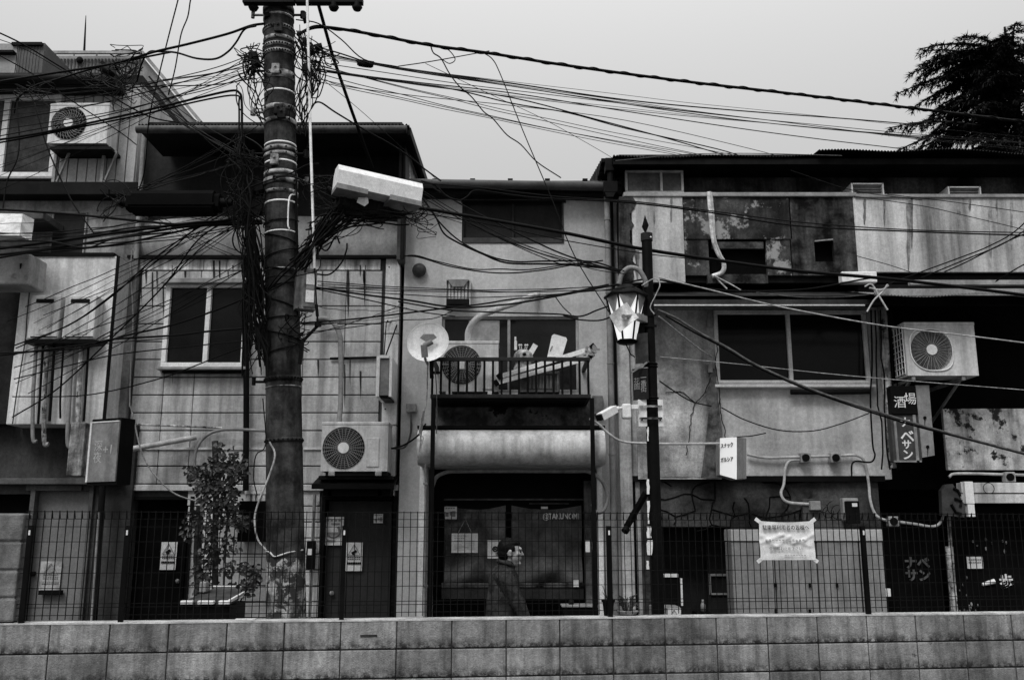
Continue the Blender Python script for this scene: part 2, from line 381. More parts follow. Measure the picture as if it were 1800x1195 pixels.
win(LB, (88, 372, 150, 450), Y - .03, m_alu2, m_shutter, .02, [], .04)
# projecting steel bay with meter boxes and pipes
mb = MB(); mb.pb(26, 450, 196, 746, 10.45, .36, .012); obj("steel_bay", mb, M("bay sheet", .66, .6, .2, 1.0, streak=.5, sscale=5, bump=.05), LB)
mb = MB(); mb.pb(20, 444, 200, 450, 10.43, .38, .0); mb.pb(192, 450, 197, 746, 10.44, .02); obj("bay_flashing", mb, m_black, LB)
for q in ((50, 518, 104, 596), (111, 518, 167, 596)):
    mb = MB(); mb.pb(*q, 10.25, .2, .02); o = obj("meter_box", mb, m_panel, LB)
    mb = MB(); mb.pb(q[0] + 13, q[1] + 7, q[2] - 10, q[1] + 14, 10.235, .02, .008); obj("meter_hood", mb, m_roof, o); mb = MB(); mb.pb(q[0] + 3, q[3] - 5, q[2] - 4, q[3] - 3.5, 10.243, .01); obj("lower_seam", mb, m_roof, o)
    mb = MB(); mb.pb(q[0] + 15, q[1] + 15, q[2] - 12, q[3] - 8, 10.243, .01, .004); obj("meter_window", mb, M("meter cover", .5, .3, .2, 9, streak=.5, sscale=16), o)
mb = MB(); mb.pb(44, 597, 170, 603, 10.22, .2, .0); obj("meter_shelf", mb, m_black, LB)
for i, (px, r, m_, yb) in enumerate(((60, .022, m_pipeg, 770), (72, .014, m_cable, 745), (80, .026, m_peel, 775), (92, .016, m_cable, 740), (108, .012, m_cable, 735), (124, .024, m_pipeg, 778), (140, .028, m_peel, 742), (152, .014, m_cable, 740))):
    mb = MB(); a = 0 if i % 2 else 10
    mb.pt([(px + 4, 602), (px + 1, 650), (px - 2, 700), (px - 5 + a * .3, yb)] + ([(px + 5, yb + 6)] if r > .02 else []), 10.38, r, 8); obj("pipe", mb, m_, LB)
# flap canopy, hanging white box at the frame's left edge
mb = MB(); mb.pb(-40, 446, 52, 500, 10.0, .38, .02); o = obj("cable_cabinet", mb, M("cabinet paint", .30, .5, .2, 3, streak=.3), LB)
mb = MB(); c = P(36, 466, 9.99); mb.prism([c + Vector((-.012, 0, .02)), c + Vector((.012, 0, .02)), c + Vector((.008, 0, -.03)), c + Vector((-.004, 0, -.045))], (0, .005, 0)); obj("mark", mb, m_black, o)
for q in ((24, 485), (46, 487), (46, 452)):
    ptext("lettering", "C" if q[0] < 30 else "G", q[0], q[1], 9.99, 12, m_inkg, o)
mb = MB(); a, b = P(-60, 374, 9.9), P(40, 376, 9.9); c_, d_ = P(-60, 414, 9.5), P(34, 414, 9.5)
mb.prism([a, b, d_, c_], (0, .25, .02)); obj("awning", mb, m_panel, LB)
mb = MB(); mb.pt([(52, 510), (47, 560), (44, 600), (28, 700), (22, 745)], 10.42, .008); obj("edge_cable", mb, m_cable_g, LB)
mb = MB(); mb.pb(-60, 505, 26, 745, 10.6, .2); obj("recess_panel", mb, M("left recess panel", .018, .9, .4, 2), LB)
# ground floor: door, dark side frames, vertical pipe
mb = MB(); mb.pb(46, 862, 143, 1195, 10.88, .05, .006, True); o = obj("door", mb, M("dull door", .15, .7, .1, 2, streak=.2), LB)
mb = MB(); mb.pb(50, 1004, 60, 1012, 10.83, .05, .01); obj("handle", mb, m_black, o)
mb = MB(); mb.pb(143, 850, 150, 1195, 10.76, .1, 0, True); mb.pb(38, 850, 46, 1195, 10.76, .1, 0, True); mb.pb(46, 852, 143, 862, 10.763, .1); obj("door_frame", mb, m_midwall, LB)
mb = MB(); mb.pb(-60, 868, 40, 1195, 10.95, .04, 0, True); obj("window_shutter", mb, m_blackm, LB)
mb = MB(); mb.cyl(P(181, 848, 10.6), Vector((P(168, 1085, 10.6).x, 10.6, 0)), .035, 10); obj("downpipe", mb, m_roof, LB)
mb = MB(); mb.cyl(P(174, 900, 10.5), Vector((P(163, 1085, 10.5).x, 10.5, 0)), .012, 8); obj("conduit", mb, m_pipeg, LB)
mb = MB(); mb.pb(-60, 840, 212, 851, 10.68, .15, .01); obj("ground_floor_lintel", mb, m_midwall, LB)
# rooftop volumes behind
PH = thing("penthouse_block", "ribbed grey rooftop block with slanting right side and antenna behind the left building", "building", (P(170, 150, 15).x, 15, 0))
a = [P(92, 98, 15), P(249, 98, 15), P(352, 222, 15), P(352, 330, 15), P(92, 330, 15)]
mb = MB(); mb.prism([a[4], a[3], a[2], a[1], a[0]], (0, 3, 0)); obj("wall", mb, M("penthouse siding", .26, .8, .15, 2, streak=.3), PH)
mb = MB()
n = 26
for i in range(n):
    p = P(96 + i * 6.0, 104, 14.99); mb.box(p.x - .012, p.x + .012, 14.98, 15.0, P(96, 150, 15).z, p.z)
obj("ribs", mb, M("rib grey", .10, .8, .1, 3), PH)  # ribs coloured darker than the wall behind
mb = MB(); mb.bar(P(90, 93, 14.9), P(251, 93, 14.9), .05); mb.bar(P(251, 93, 14.9), P(354, 216, 14.9), .10, .05)
for px in (92, 130, 170, 210, 248): mb.bar(P(px, 98, 14.9), P(px, 92, 14.9), .02)
obj("parapet_rail", mb, m_alu2, PH)
mb = MB(); mb.bar(P(262, 135, 14.93), P(338, 226, 14.93), .03, .03); obj("side_flashing", mb, m_roof, PH)
mb = MB(); p = P(140, 106, 14.95); mb.ball(p, .06, .05, .06); obj("wall_lamp", mb, m_roof, PH)
mb = MB(); mb.tube([P(148, 92, 15.2), P(150, 50, 15.2), P(151, 28, 15.2)], [.022, .014, .006], 6); obj("antenna_mast", mb, m_black, PH)
RB = thing("rooftop_cabin", "small ribbed cabin on the roof at the photo's upper left corner", "building", (P(0, 130, 14).x, 14, 0))
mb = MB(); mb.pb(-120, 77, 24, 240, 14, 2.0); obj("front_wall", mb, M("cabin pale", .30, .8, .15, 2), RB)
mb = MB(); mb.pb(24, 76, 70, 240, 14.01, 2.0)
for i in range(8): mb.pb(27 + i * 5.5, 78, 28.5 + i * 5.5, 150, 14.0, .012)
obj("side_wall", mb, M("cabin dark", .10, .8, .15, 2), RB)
mb = MB(); mb.pb(-120, 88, 23, 92, 13.9, .12); mb.pb(20, 74, 73, 79, 13.95, 2.1); obj("roof_edge", mb, m_roof, RB)

# ------------------------------------------------------------------ tiled-siding house (A)
A = thing("siding_house", "two storey house with weathered tile siding and deep corrugated eave behind the pole", "house", (P(460, 937, 10.9).x, 10.9, 0))
Y = 10.9
holes = [(222, 872, 328, 1195), (566, 872, 692, 1195)]
mb = MB(); mb.wh((215, 845, 702, 1195), Y, .2, holes)
mb.box(X(236, 700, Y), X(704, 700, Y), 11.5, 16, 0, Z(218, Y)); mb.wh((226, 456, 700, 845), Y, .3, ground=False)
obj("backing_wall", mb, m_midwall, A)
mb = MB(); xc = [236, 290, 343, 436, 532, 604, 668]                      # tile siding rows
rows = [457, 476] + [476 + 31.2 * i for i in range(1, 13)] + [860]
for j in range(len(rows) - 1):
    z1, z0 = Z(rows[j], Y - .02), Z(rows[j + 1], Y - .02)
    jit = -.0 if j % 2 else .0
    for i in range(len(xc) - 1):
        a, b = X(xc[i], 650, Y - .02), X(xc[i + 1], 650, Y - .02)
        if j == 0: continue
        mb.box(a + .003, b - .003, Y - .03 + rnd.uniform(-.002, .002), Y - .001, z0 + .006, z1 - .006, .008)
obj("tile_siding", mb, m_siding, A)
mb = MB()
for i in range(7):
    a, b = X(236 + i * 62, 465, Y), X(236 + (i + 1) * 62, 465, Y); mb.box(a, b - .004, Y - .034, Y - .001, Z(476, Y) + .003, Z(457, Y), .004)
obj("top_course", mb, m_strip, A)
m_drip2 = M("drip dirt pale", .10, .95, .3, 20); m_drip = M("drip dirt", .03, .95, .3, 20)                               # drip stains with a shape of their own
for px, y0, y1, w_ in ((612, 470, 560, 5), (641, 476, 540, 3), (268, 478, 552, 3), (287, 500, 560, 2.5), (606, 640, 720, 3), (640, 474, 505, 5)):
    c0 = P(px, y0, Y - .0335); 
    k = [(-.3, 0), (.3, 0), (.5, .3), (.35, .7), (0, 1), (-.4, .65), (-.5, .25)]
    q = [P(px + a * w_, y0 + b * (y1 - y0), Y - .0335) for a, b in k]
    mb = MB(); mb.add(q, [list(range(len(q)))[::-1]]); obj("drip_stain", mb, m_drip, A)
mb = MB(); mb.pb(222, 786, 470, 790, Y - .05, .05); mb.pb(533, 786, 566, 790, Y - .05, .05); mb.pb(222, 852, 700, 862, Y - .06, .06, .005); obj("trim_board", mb, m_siding2, A)
mb = MB()
for j in range(9):                                                      # white boards between the doors
    mb.pb(330, 862 + j * 28, 470, 888 + j * 28, Y - .022, .02, .004); mb.pb(470, 862 + j * 28, 562, 888 + j * 28, Y - .022, .02, .004)
obj("lap_board", mb, m_siding2, A)
for k in range(26):                                                    # dirt runs below the top course, sill and joints
    px = rnd.uniform(244, 664); y0 = rnd.choice((458, 466, 476, 476, 652, 507, 632)); L = rnd.uniform(14, 60); w_ = rnd.uniform(1.4, 3.6)
    if 284 < px < 436 and y0 in (507, 632): continue
    q = [P(px + a * w_ + rnd.uniform(-.3, .3), y0 + b * L, Y - .0365) for a, b in ((-.5, 0), (.5, 0), (.45, .35), (.25, .7), (.0, 1), (-.3, .6), (-.5, .3))]
    mb = MB(); mb.add(q, [list(range(len(q)))[::-1]]); obj("drip_stain", mb, m_drip if k % 3 else m_drip2, A)
# white corner pilasters
for q in ((216, 238, 450, 860), (674, 700, 455, 872)):
    mb = MB(); x0, x1 = X(q[0] - (8 if q[0] < 300 else 0), 620, Y - .06), X(q[1] - (14 if q[0] < 300 else 0), 620, Y - .06)
    for z_a, z_b in ((457, 588), (589, 748), (749, 872)):
        mb.box(x0, x1, Y - .06, Y + .1, Z(z_b, Y) + .004, Z(z_a, Y), .006)
    o = obj("pilaster", mb, m_panel, A)
    b = MB()
    for py in (480, 712, 735) if q[0] < 300 else (472, 566, 720):
        b.cyl((x0 + .04, Y - .064, Z(py, Y)), (x0 + .04, Y - .055, Z(py, Y)), .009, 8)
    obj("bolt_hole", b, m_black, o)
# upper storey under the deep eave
Yu = 11.05
mb = MB(); mb.wh((236, 215, 704, 456), Yu, .3, ground=False); obj("upper_wall", mb, M("eave-shaded upper wall", .035, .9, .2, 2, streak=.3), A)  # eave shade put into this wall's dark base colour
mb = MB(); q = []                                                        # bulging lower band (a tarpaulin-like skirt)
x0, x1 = X(236, 425, 10.95), X(700, 425, 10.95); n = 40; zt, zb_ = Z(392, 10.95), Z(457, 10.95)
for k in range(7):
    for i in range(n + 1):
        u = i / n; h = zt - (zt - zb_) * k / 6 - (.0 if k else .0)
        sag = .10 * math.sin(math.pi * u) if k == 0 else .10 * math.sin(math.pi * u) * (1 - k / 6)
        q.append((x0 + (x1 - x0) * u, 10.93 - .10 * math.sin(math.pi * k / 6) - .02 * math.sin(9 * u), h + sag * .9))
mb.add(q, [(k * (n + 1) + i, (k + 1) * (n + 1) + i, (k + 1) * (n + 1) + i + 1, k * (n + 1) + i + 1) for k in range(6) for i in range(n)], True)
obj("skirt_panel", mb, M("skirt panel grey", .42, .7, .2, 2, streak=.35), A)
mb = MB(); mb.box(x0, x1, 10.78, 11.0, zb_ - .02, zb_ + .012); obj("flashing", mb, m_black, A)
xl, xr = X(243, 218, 10.1), X(719, 218, 10.1); ze = Z(219, 10.1)
mb = MB(); mb.corr(xl, xr, 10.1, ze, 15.5, ze + .55, .040, .011)
mb.box(xl, xr, 10.12, 10.9, ze - .06, ze - .022); mb.prism([(xr - .02, 10.12, ze - .03), (xr - .02, 15.5, ze + .52), (xr - .02, 15.5, ze + .40), (xr - .02, 10.12, ze - .12)], (.04, 0, 0)); obj("roof", mb, m_roof, A)
mb = MB(); mb.cyl((xl, 10.07, ze - .075), (xr - .02, 10.07, ze - .075), .045, 12); obj("gutter", mb, M("eave gutter", .06, .5, .4, 4, streak=.5), A)
mb = MB(); p = X(708, 400, Yu); mb.wh((700, 222, 712, 456), 10.6, .4, ground=False); obj("corner_board", mb, m_midwall, A)
mb = MB(); mb.prism([(p + .03, 10.62, Z(300, 10.7)), (p + .03, 15.5, Z(300, 10.7)), (p + .03, 15.5, ze + .45), (p + .03, 10.62, ze + .0)], (.03, 0, 0)); obj("gable_side", mb, m_flake, A)
mb = MB(); mb.cyl((X(252, 300, 10.5), 10.5, Z(455, 10.5)), (X(252, 250, 10.5), 10.5, Z(232, 10.5)), .03, 8); obj("downpipe", mb, m_alu2, A)
mb = MB(); mb.cyl((X(708, 340, 10.4), 10.5, Z(455, 10.5)), (X(708, 340, 10.5), 10.5, Z(240, 10.5)), .025, 8); obj("downpipe", mb, m_roof, A)
mb = MB(); mb.pt([(432, 455), (432, 560), (433, 700), (432, 862)], 10.78, .035, 8); obj("downpipe", mb, m_black, A)
mb = MB(); mb.cyl((X(556, 800, 10.8), 10.8, 0), (X(556, 800, 10.8), 10.8, Z(868, 10.8)), .02, 8); obj("conduit", mb, m_pipeg, A)
# window with white frame and hood
o = win(A, (287, 497, 434, 645), Y - .12, m_alu, m_glass, .055, [.52], .1, sill=m_alu2)
mb = MB(); mb.pb(283, 488, 436, 497, Y - .2, .2, .01); obj("hood", mb, m_alu2, o)
mb = MB(); mb.pb(285, 646, 434, 655, Y - .10, .1); obj("under_sill", mb, m_roof, o)
# doors
def door(parent, r, Y_, m_, knob):
    b = MB(); b.pb(r[0], r[1], r[2], 1195, Y_, .045, .005, True); o = obj("door", b, m_, parent)
    if knob:
        k = MB(); p = P(knob[0], knob[1], Y_ - .035); k.ball(p, .026, .024, .026, 12, 8); k.cyl(p, p + Vector((0, .04, 0)), .012, 8); obj("knob", k, m_band, o)
    return o
door(A, (222, 878, 322, 0), 11.02, m_blackm, (312, 1021)); door(A, (572, 880, 686, 0), 10.98, M("charcoal door", .034, .6, .1, 3, streak=.2), (583, 1042))
for r in ((216, 872, 330), (560, 872, 694)):
    mb = MB(); mb.pb(r[0], r[1], r[0] + 6, 1195, Y - .05, .2, 0, True); mb.pb(r[2] - 6, r[1], r[2], 1195, Y - .05, .2, 0, True); mb.pb(r[0] + 6, r[1], r[2] - 6, r[1] + 6, Y - .047, .2); obj("door_frame", mb, m_black, A)
mb = MB(); p0, p1 = P(548, 851, 10.45), P(692, 851, 10.45)
mb.prism([p0 + Vector((0, 0, -.0)), p1 + Vector((0, 0, 0)), p1 + Vector((0, .45, .13)), p0 + Vector((0, .45, .13))], (0, .0, -.025)); mb.box(p0.x, p1.x, 10.44, 10.47, p0.z - .05, p0.z + .005); mb.box(p0.x + .1, p1.x - .05, 10.6, 10.9, p0.z - .12, p0.z - .02); obj("door_awning", mb, m_black, A)
mb = MB(); mb.pt([(556, 560), (580, 562), (596, 585), (599, 620), (599, 700), (596, 742)], 10.72, .03, 8, n=8)
o = obj("flexible_conduit", mb, m_pipeg, A)
mb = MB(); mb.pt([(345, 862), (343, 800), (360, 768), (395, 755), (470, 757)], 10.75, .018, 8); obj("conduit", mb, m_pipeg, A)
mb = MB(); mb.pt([(215, 792), (280, 780), (345, 768)], 10.5, .032, 8, Y1=10.8); obj("sign_stay", mb, m_pipe, A)
mb = MB(); mb.pt([(200, 745), (300, 748), (390, 752)], 10.6, .012, 6, Y1=10.8); obj("stay_wire", mb, m_peel, A)
mb = MB(); mb.cyl(P(580, 630, 10.84), P(662, 628, 10.84), .014, 6); obj("rail", mb, m_black, A)
mb = MB(); mb.pb(430, 862, 468, 868, Y - .06, .05)
for i in range(4): mb.pb(434 + i * 9, 868, 439 + i * 9, 884, Y - .05, .03, .006)
obj("vent_grille", mb, m_siding2, A)
mb = MB(); mb.pb(418, 880, 469, 952, Y - .3, .28, .01); obj("letter_cabinet", mb, m_black, A)
mb = MB(); mb.pb(538, 950, 552, 1000, Y - .15, .1, .008); o = obj("gas_meter", mb, m_black, A); mb = MB(); mb.pb(541, 964, 549, 975, Y - .153, .01); obj("dial", mb, m_white, o)

# ------------------------------------------------------------------ pale stucco house (C)
C = thing("stucco_house", "pale stucco house with round awning roll, small balcony and dark curtained entrance", "house", (P(890, 937, 10.8).x, 10.8, 0))
Y = 10.8
mb = MB(); mb.wh((704, 334, 1100, 1195), Y, .25, [(748, 822, 1054, 1195), (776, 556, 1018, 690), (812, 354, 991, 427)])
obj("front_wall", mb, m_stucco, C)
mb = MB(); xa, xb = X(707, 600, Y), X(1096, 600, Y); mb.box(xa, xb, 11.7, 16, 0, Z(334, Y)); mb.box(xa, xa + .1, 11.06, 11.7, 0, Z(334, Y)); mb.box(xb - .1, xb, 11.06, 11.7, 0, Z(334, Y)); obj("body", mb, m_midwall, C)
zr = Z(318, 10.6)
mb = MB(); mb.prism([(xa - .1, 10.6, zr), (xb, 10.6, zr), (xb, 15, zr + .7), (xa - .1, 15, zr + .7)], (0, 0, -.05)); mb.box(xa, xb, 10.62, 10.80, zr - .16, zr - .05)
for px in (765, 831, 897, 962, 1028): p = P(px, 314, 10.7); mb.box(p.x - .03, p.x + .03, 10.65, 10.9, zr, zr + .05)
obj("roof", mb, m_roof, C)
mb = MB(); mb.cyl((xa, 10.55, zr - .05), (X(1062, 325, 10.55), 10.55, zr - .09), .055, 12); obj("gutter", mb, M("gutter dark", .06, .4, .2, 4), C)
mb = MB(); mb.pb(1061, 318, 1086, 338, 10.45, .2, .01); mb.pb(1064, 277, 1080, 300, 10.45, .15, .01); mb.cyl(P(1073, 300, 10.5), P(1073, 320, 10.5), .035, 8); mb.prism([P(1063, 338, 10.45), P(1082, 338, 10.45), P(1078, 346, 10.45), P(1067, 346, 10.45)], (0, .1, 0)); obj("rain_head", mb, m_roof, C)
mb = MB(); xd = X(1073, 600, 10.55); mb.cyl((xd, 10.6, 0), (xd, 10.6, Z(344, 10.6)), .036, 10)
for py in (388, 516, 640, 800): mb.cyl((xd, 10.6, Z(py, 10.6)), (xd, 10.6, Z(py, 10.6) + .015), .043, 10)
obj("downpipe", mb, m_pipeg, C)
mb = MB(); xe = X(1086, 600, 10.7); mb.cyl((xe, 10.72, 0), (xe, 10.72, Z(500, 10.7)), .022, 8); obj("downpipe", mb, m_pipeg, C)
# shuttered window
o = win(C, (812, 354, 991, 427), Y + .01, m_shutter, m_shutter, .03, [.5], .08)
mb = MB(); mb.pb(811, 351, 995, 354.5, Y - .05, .08); obj("head_flashing", mb, m_roof, o)
mb = MB(); mb.pb(813, 418, 990, 427, Y - .015, .03, .004); mb.pb(988, 354, 991, 427, Y - .015, .03); obj("rail", mb, M("shutter rail", .05, .5, .2, 9), o)
# balcony window
win(C, (776, 556, 1018, 690), Y + .03, m_alu2, m_glass2, .035, [.49], .08)
mb = MB(); mb.pb(824, 563, 878, 602, Y + .05, .01); obj("window_board", mb, M("cardboard in window", .30, .8, .2, 6), C)
mb = MB(); c = P(737, 475, Y - .04); mb.ball(c, .085, .075, .085, 20, 12); mb.cyl(c, c + Vector((0, .05, 0)), .05, 12); obj("porthole_lamp", mb, M("bulkhead lamp", .05, .2, .2, 9, spec=.6), C)
o_ = MB(); p = P(783, 488, Y - .14); x0, x1 = X(783, 512, Y - .14), X(827, 512, Y - .14); z1, z0 = Z(490, Y - .14), Z(536, Y - .14)
o_.box(x0, x0 + .012, Y - .14, Y, z0, z1, .003); o_.box(x1 - .012, x1, Y - .14, Y, z0, z1, .003); o_.box(x0 + .012, x1 - .012, Y - .12, Y, z1 - .015, z1); o_.box(x0 + .012, x1 - .012, Y - .07, Y - .003, z0 + .076, z1 - .016)
for i in range(6): o_.box(x0 + .03 + i * .04, x0 + .055 + i * .04, Y - .10, Y, z0 + .08, z1 - .02, .006)
o = obj("vent_hood", o_, m_panel, C)
mb = MB(); mb.box(x0 + .012, x1 - .012, Y - .145, Y - .01, z0, z0 + .075, .01); obj("hood_mouth", mb, m_roof, o)
mb = MB(); xm = (x0 + x1) / 2; mb.prism([(x0 + .02, Y - .125, z1 - .004), (x1 - .02, Y - .125, z1 - .004), (x1 - .08, Y - .125, z1 - .09), (x0 + .08, Y - .125, z1 - .09)], (0, .01, 0)); obj("hood_flap", mb, m_pipeg, o)
mb = MB(); mb.pb(714, 709, 731, 724, Y - .06, .06, .006); o = obj("junction_box", mb, m_pipeg, C)
mb = MB(); mb.pt([(722, 724), (722, 760), (712, 785), (690, 788)], Y - .05, .012, 6); obj("conduit", mb, m_cable_g, C)
mb = MB(); mb.pb(1042, 695, 1060, 728, Y - .06, .06, .006); obj("junction_box", mb, m_pipeg, C)
# awning roll
mb = MB(); xa, xb = X(733, 785, 10.2), X(1064, 785, 10.2); zc_ = Z(785, 10.3); r_ = (Z(755, 10.3) - Z(818, 10.3)) / 2
pf = [(10.45, r_ * 1.02)]; n = 14
for i in range(n + 1):
    a = R(80 - 170 * i / n); pf.append((10.38 - math.cos(a) * .22, math.sin(a) * r_))
pf.append((10.45, -r_ * .98))
mb.add([(xa, y, zc_ + z) for y, z in pf] + [(xb, y, zc_ + z) for y, z in pf], [(i, i + 1, i + 1 + len(pf), i + len(pf)) for i in range(len(pf) - 1)], True)
mb.add([(xa, y, zc_ + z) for y, z in pf], [list(range(len(pf)))]); mb.add([(xb, y, zc_ + z) for y, z in pf], [list(range(len(pf)))[::-1]])
mb.box(xa, xb, 10.45, 10.8, zc_ - r_ * .95, zc_ + r_ * .95)
obj("awning_roll", mb, m_awn, C)
mb = MB(); mb.box(xa - .01, xb + .01, 10.28, 10.8, zc_ + r_ + .005, zc_ + r_ + .035); obj("awning_hood", mb, m_black, C)
mb = MB(); mb.pb(758, 702, 1040, 752, 10.72, .08, .01); obj("sign_band", mb, M("mottled band", .13, .8, .7, 3, streak=.5, spots=.54, spscale=3, spotcol=.01), C)
# entrance: dark recess, posts, arch pipe
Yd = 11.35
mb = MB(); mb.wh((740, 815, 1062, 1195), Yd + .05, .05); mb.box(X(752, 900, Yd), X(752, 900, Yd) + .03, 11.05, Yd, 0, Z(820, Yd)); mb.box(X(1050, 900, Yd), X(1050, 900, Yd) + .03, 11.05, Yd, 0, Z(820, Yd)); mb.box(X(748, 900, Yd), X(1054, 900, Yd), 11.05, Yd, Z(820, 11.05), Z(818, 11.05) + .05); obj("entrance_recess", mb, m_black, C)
z0, z1 = Z(1022, 11.3), Z(888, 11.3); n, k_ = 60, 30
for xa_, xb_, sgn in ((783, 889, 1), (899, 1022, -1)):                 # two hanging sheets gathered in sweeping folds
    x0, x1 = X(xa_, 950, 11.3), X(xb_, 950, 11.3); q = []; mb = MB()
    for j in range(k_ + 1):
        for i in range(n + 1):
            u, v = i / n, j / k_; uu = u if sgn > 0 else u
            d1 = math.hypot(uu - .08, (v + .05) * .9); d2 = math.hypot(uu - .95, (v + .05) * .9)
            fold = .080 * math.sin(d1 * 13 + .7 * math.sin(5 * v)) * math.exp(-((uu - .25) / .5) ** 2) + .085 * math.sin(d2 * 11 + 1.3) * math.exp(-((uu - .85) / .45) ** 2) * min(1, v * 2.5) + .035 * math.exp(-(((uu - .5) / .25) ** 2 + ((v - .3) / .25) ** 2)) + .008 * noise.noise(Vector((u * 9, v * 9, sgn)))
            q.append((x0 + (x1 - x0) * u, 11.24 + fold, z1 + (z0 - z1) * v - .05 * math.sin(math.pi * uu) * (1 - v)))
    mb.add(q, [(j * (n + 1) + i, (j + 1) * (n + 1) + i, (j + 1) * (n + 1) + i + 1, j * (n + 1) + i + 1) for j in range(k_) for i in range(n)], True)
    obj("drape", mb, m_tarp, C)
mb = MB(); mb.pb(776, 1024, 1026, 1032, 11.1, .06, .005); o = obj("counter_rail", mb, M("counter edge", .05, .5, .9, 6), C)
mb = MB(); mb.pb(776, 1032, 1026, 1052, 11.12, .1); obj("counter_panel", mb, M("counter panel", .03, .6, .3, 3), C)
mb = MB(); mb.pb(1008, 1019, 1018, 1031, 11.09, .01); obj("sticker", mb, m_white, C)
mb = MB(); mb.pb(780, 876, 1026, 879, 11.22, .03); mb.pb(930, 884, 1000, 885.5, 11.2, .02); obj("header_rail", mb, M("header rail", .08, .5, .4, 8), C)
mb = MB(); xk = X(1038, 900, 11.05); mb.box(X(1027, 900, 11.1), X(1045, 900, 11.1), 11.06, 11.2, 0, Z(845, 11.1)); obj("jamb", mb, M("worn jamb", .12, .9, .5, 5, streak=.6), C)
mb = MB(); mb.box(X(735, 950, 10.7), X(748, 950, 10.7), 10.74, 10.82, 0, Z(820, 10.7)); obj("trim_post", mb, m_alu, C)
mb = MB(); mb.box(X(1052, 950, 10.7), X(1061, 950, 10.7), 10.74, 10.82, 0, Z(820, 10.7)); obj("trim_post", mb, m_alu, C)
mb = MB(); mb.tube(smoothpts([Vector((X(759, 1000, 10.55), 10.55, 0)), P(759, 900, 10.55), P(762, 850, 10.55), P(778, 832, 10.55), P(820, 828, 10.55), P(1000, 828, 10.55), P(1035, 829, 10.55), P(1058, 845, 10.55), P(1068, 872, 10.55), P(1062, 895, 10.55), P(1048, 900, 10.55), P(1041, 885, 10.55)], 8), .022, 8); obj("arch_pipe", mb, m_pipeg, C)
ptext("lettering", "@TAKUNOMI", 986, 907.5, 11.10, 14, m_white, C, bold=.0018, sxx=.74)
mb = MB(); mb.pb(951, 890, 963, 894, 11.18, .01); obj("sticker", mb, m_white, C)
# right edge pilaster
mb = MB(); mb.box(X(1091, 900, 10.7), X(1113, 900, 10.7), 10.68, 10.9, 0, Z(560, 10.7), .01); mb.box(X(1113, 900, 10.7), X(1127, 900, 10.7), 10.74, 10.9, 0, Z(560, 10.7), .01); obj("pilaster", mb, M("streaked pilaster", .42, .8, .3, 3, streak=.6, sscale=9), C)
# ------------------------------------------------------------------ dark bar building on the right (R)
m_run = M("rain run", .28, .9, .4, 9, streak=.8, sscale=14)
Rb = thing("bar_building", "dark weathered bar building with stained parapet panels and corrugated roof at the right", "building", (P(1450, 937, 10.7).x, 10.7, 0))
Y = 10.7; XR = 1960
mb = MB(); mb.wh((1128, 540, 1556, 842), Y, .2, [(1256, 545, 1528, 676)], ground=False); obj("grey_render", mb, m_render, Rb)
mb = MB(); mb.wh((1118, 545, 1262, 842), Y - .035, .03, ground=False)
# bulging stucco patch
n, k_ = 16, 24; q = []
for j in range(k_ + 1):
    for i in range(n + 1):
        px, py = 1130 + 128 * i / n, 560 + 278 * j / k_
        e = math.sin(math.pi * i / n) * math.sin(math.pi * j / k_)
        q.append(P(px, py, Y - .04 - .05 * max(e, 0) ** .6 - .02 * noise.noise(Vector((i * .3, j * .25, 0)))))
mb.add(q, [(j * (n + 1) + i, (j + 1) * (n + 1) + i, (j + 1) * (n + 1) + i + 1, j * (n + 1) + i + 1) for j in range(k_) for i in range(n)], True)
obj("stucco_patch", mb, m_stucco_d, Rb)
mb = MB(); ck = [[(1222, 708), (1214, 735), (1212, 760), (1206, 800)], [(1222, 708), (1200, 690), (1195, 688), (1170, 690)], [(1222, 708), (1240, 690), (1250, 660)], [(1266, 700), (1268, 730), (1275, 765), (1278, 780)], [(1262, 720), (1266, 690), (1258, 640), (1262, 600)]]
for c in ck:
    c2 = []
    for a, b in zip(c, c[1:]):
        for t_ in range(5): c2.append((a[0] + (b[0] - a[0]) * t_ / 5 + rnd.uniform(-1.6, 1.6), a[1] + (b[1] - a[1]) * t_ / 5))
    mb.tube(pxpts(c2 + [c[-1]], Y - .10), .005, 4)
obj("crack", mb, m_black, Rb)
mb = MB(); c = [(1244, 640), (1258, 650), (1262, 700), (1270, 760), (1268, 840), (1232, 840), (1240, 780), (1246, 720), (1240, 690), (1250, 670)]
mb.add([P(a, b, Y - .105) for a, b in c], [list(range(len(c)))[::-1]]); obj("damp_stain", mb, M("damp", .09, .9, .6, 8, streak=.5), Rb)
mb = MB(); mb.wh((1112, 842, 1960, 1195), Y + .05, .2, [(1160, 925, 1288, 1195), (1556, 842, 1960, 1195)]); obj("lower_wall", mb, m_rock, Rb)
mb = MB()                                             # crazed cracks of the rough stone facing
nodes = {(i, j): (1158 + i * 32 + rnd.uniform(-10, 10), 848 + j * 27 + rnd.uniform(-8, 8)) for i in range(9) for j in range(4)}
for (i, j), a in nodes.items():
    for di, dj in ((1, 0), (0, 1)):
        b = nodes.get((i + di, j + dj))
        if b and rnd.random() < .72: m_ = ((a[0] + b[0]) / 2 + rnd.uniform(-4, 4), (a[1] + b[1]) / 2 + rnd.uniform(-4, 4)); mb.tube(pxpts([a, m_, b], Y + .045), .008, 4)
obj("facing_crack", mb, m_black, Rb)
mb = MB(); mb.wh((1110, 842, 1960, 1195), 11.6, .1); mb.box(X(1100, 600, 11), X(XR, 600, 11), 11.75, 16, 0, Z(300, 11)); mb.box(X(1112, 900, Y), X(1118, 900, Y), 10.72, 11.7, 0, Z(842, Y)); obj("inner_wall", mb, m_blackm, Rb)
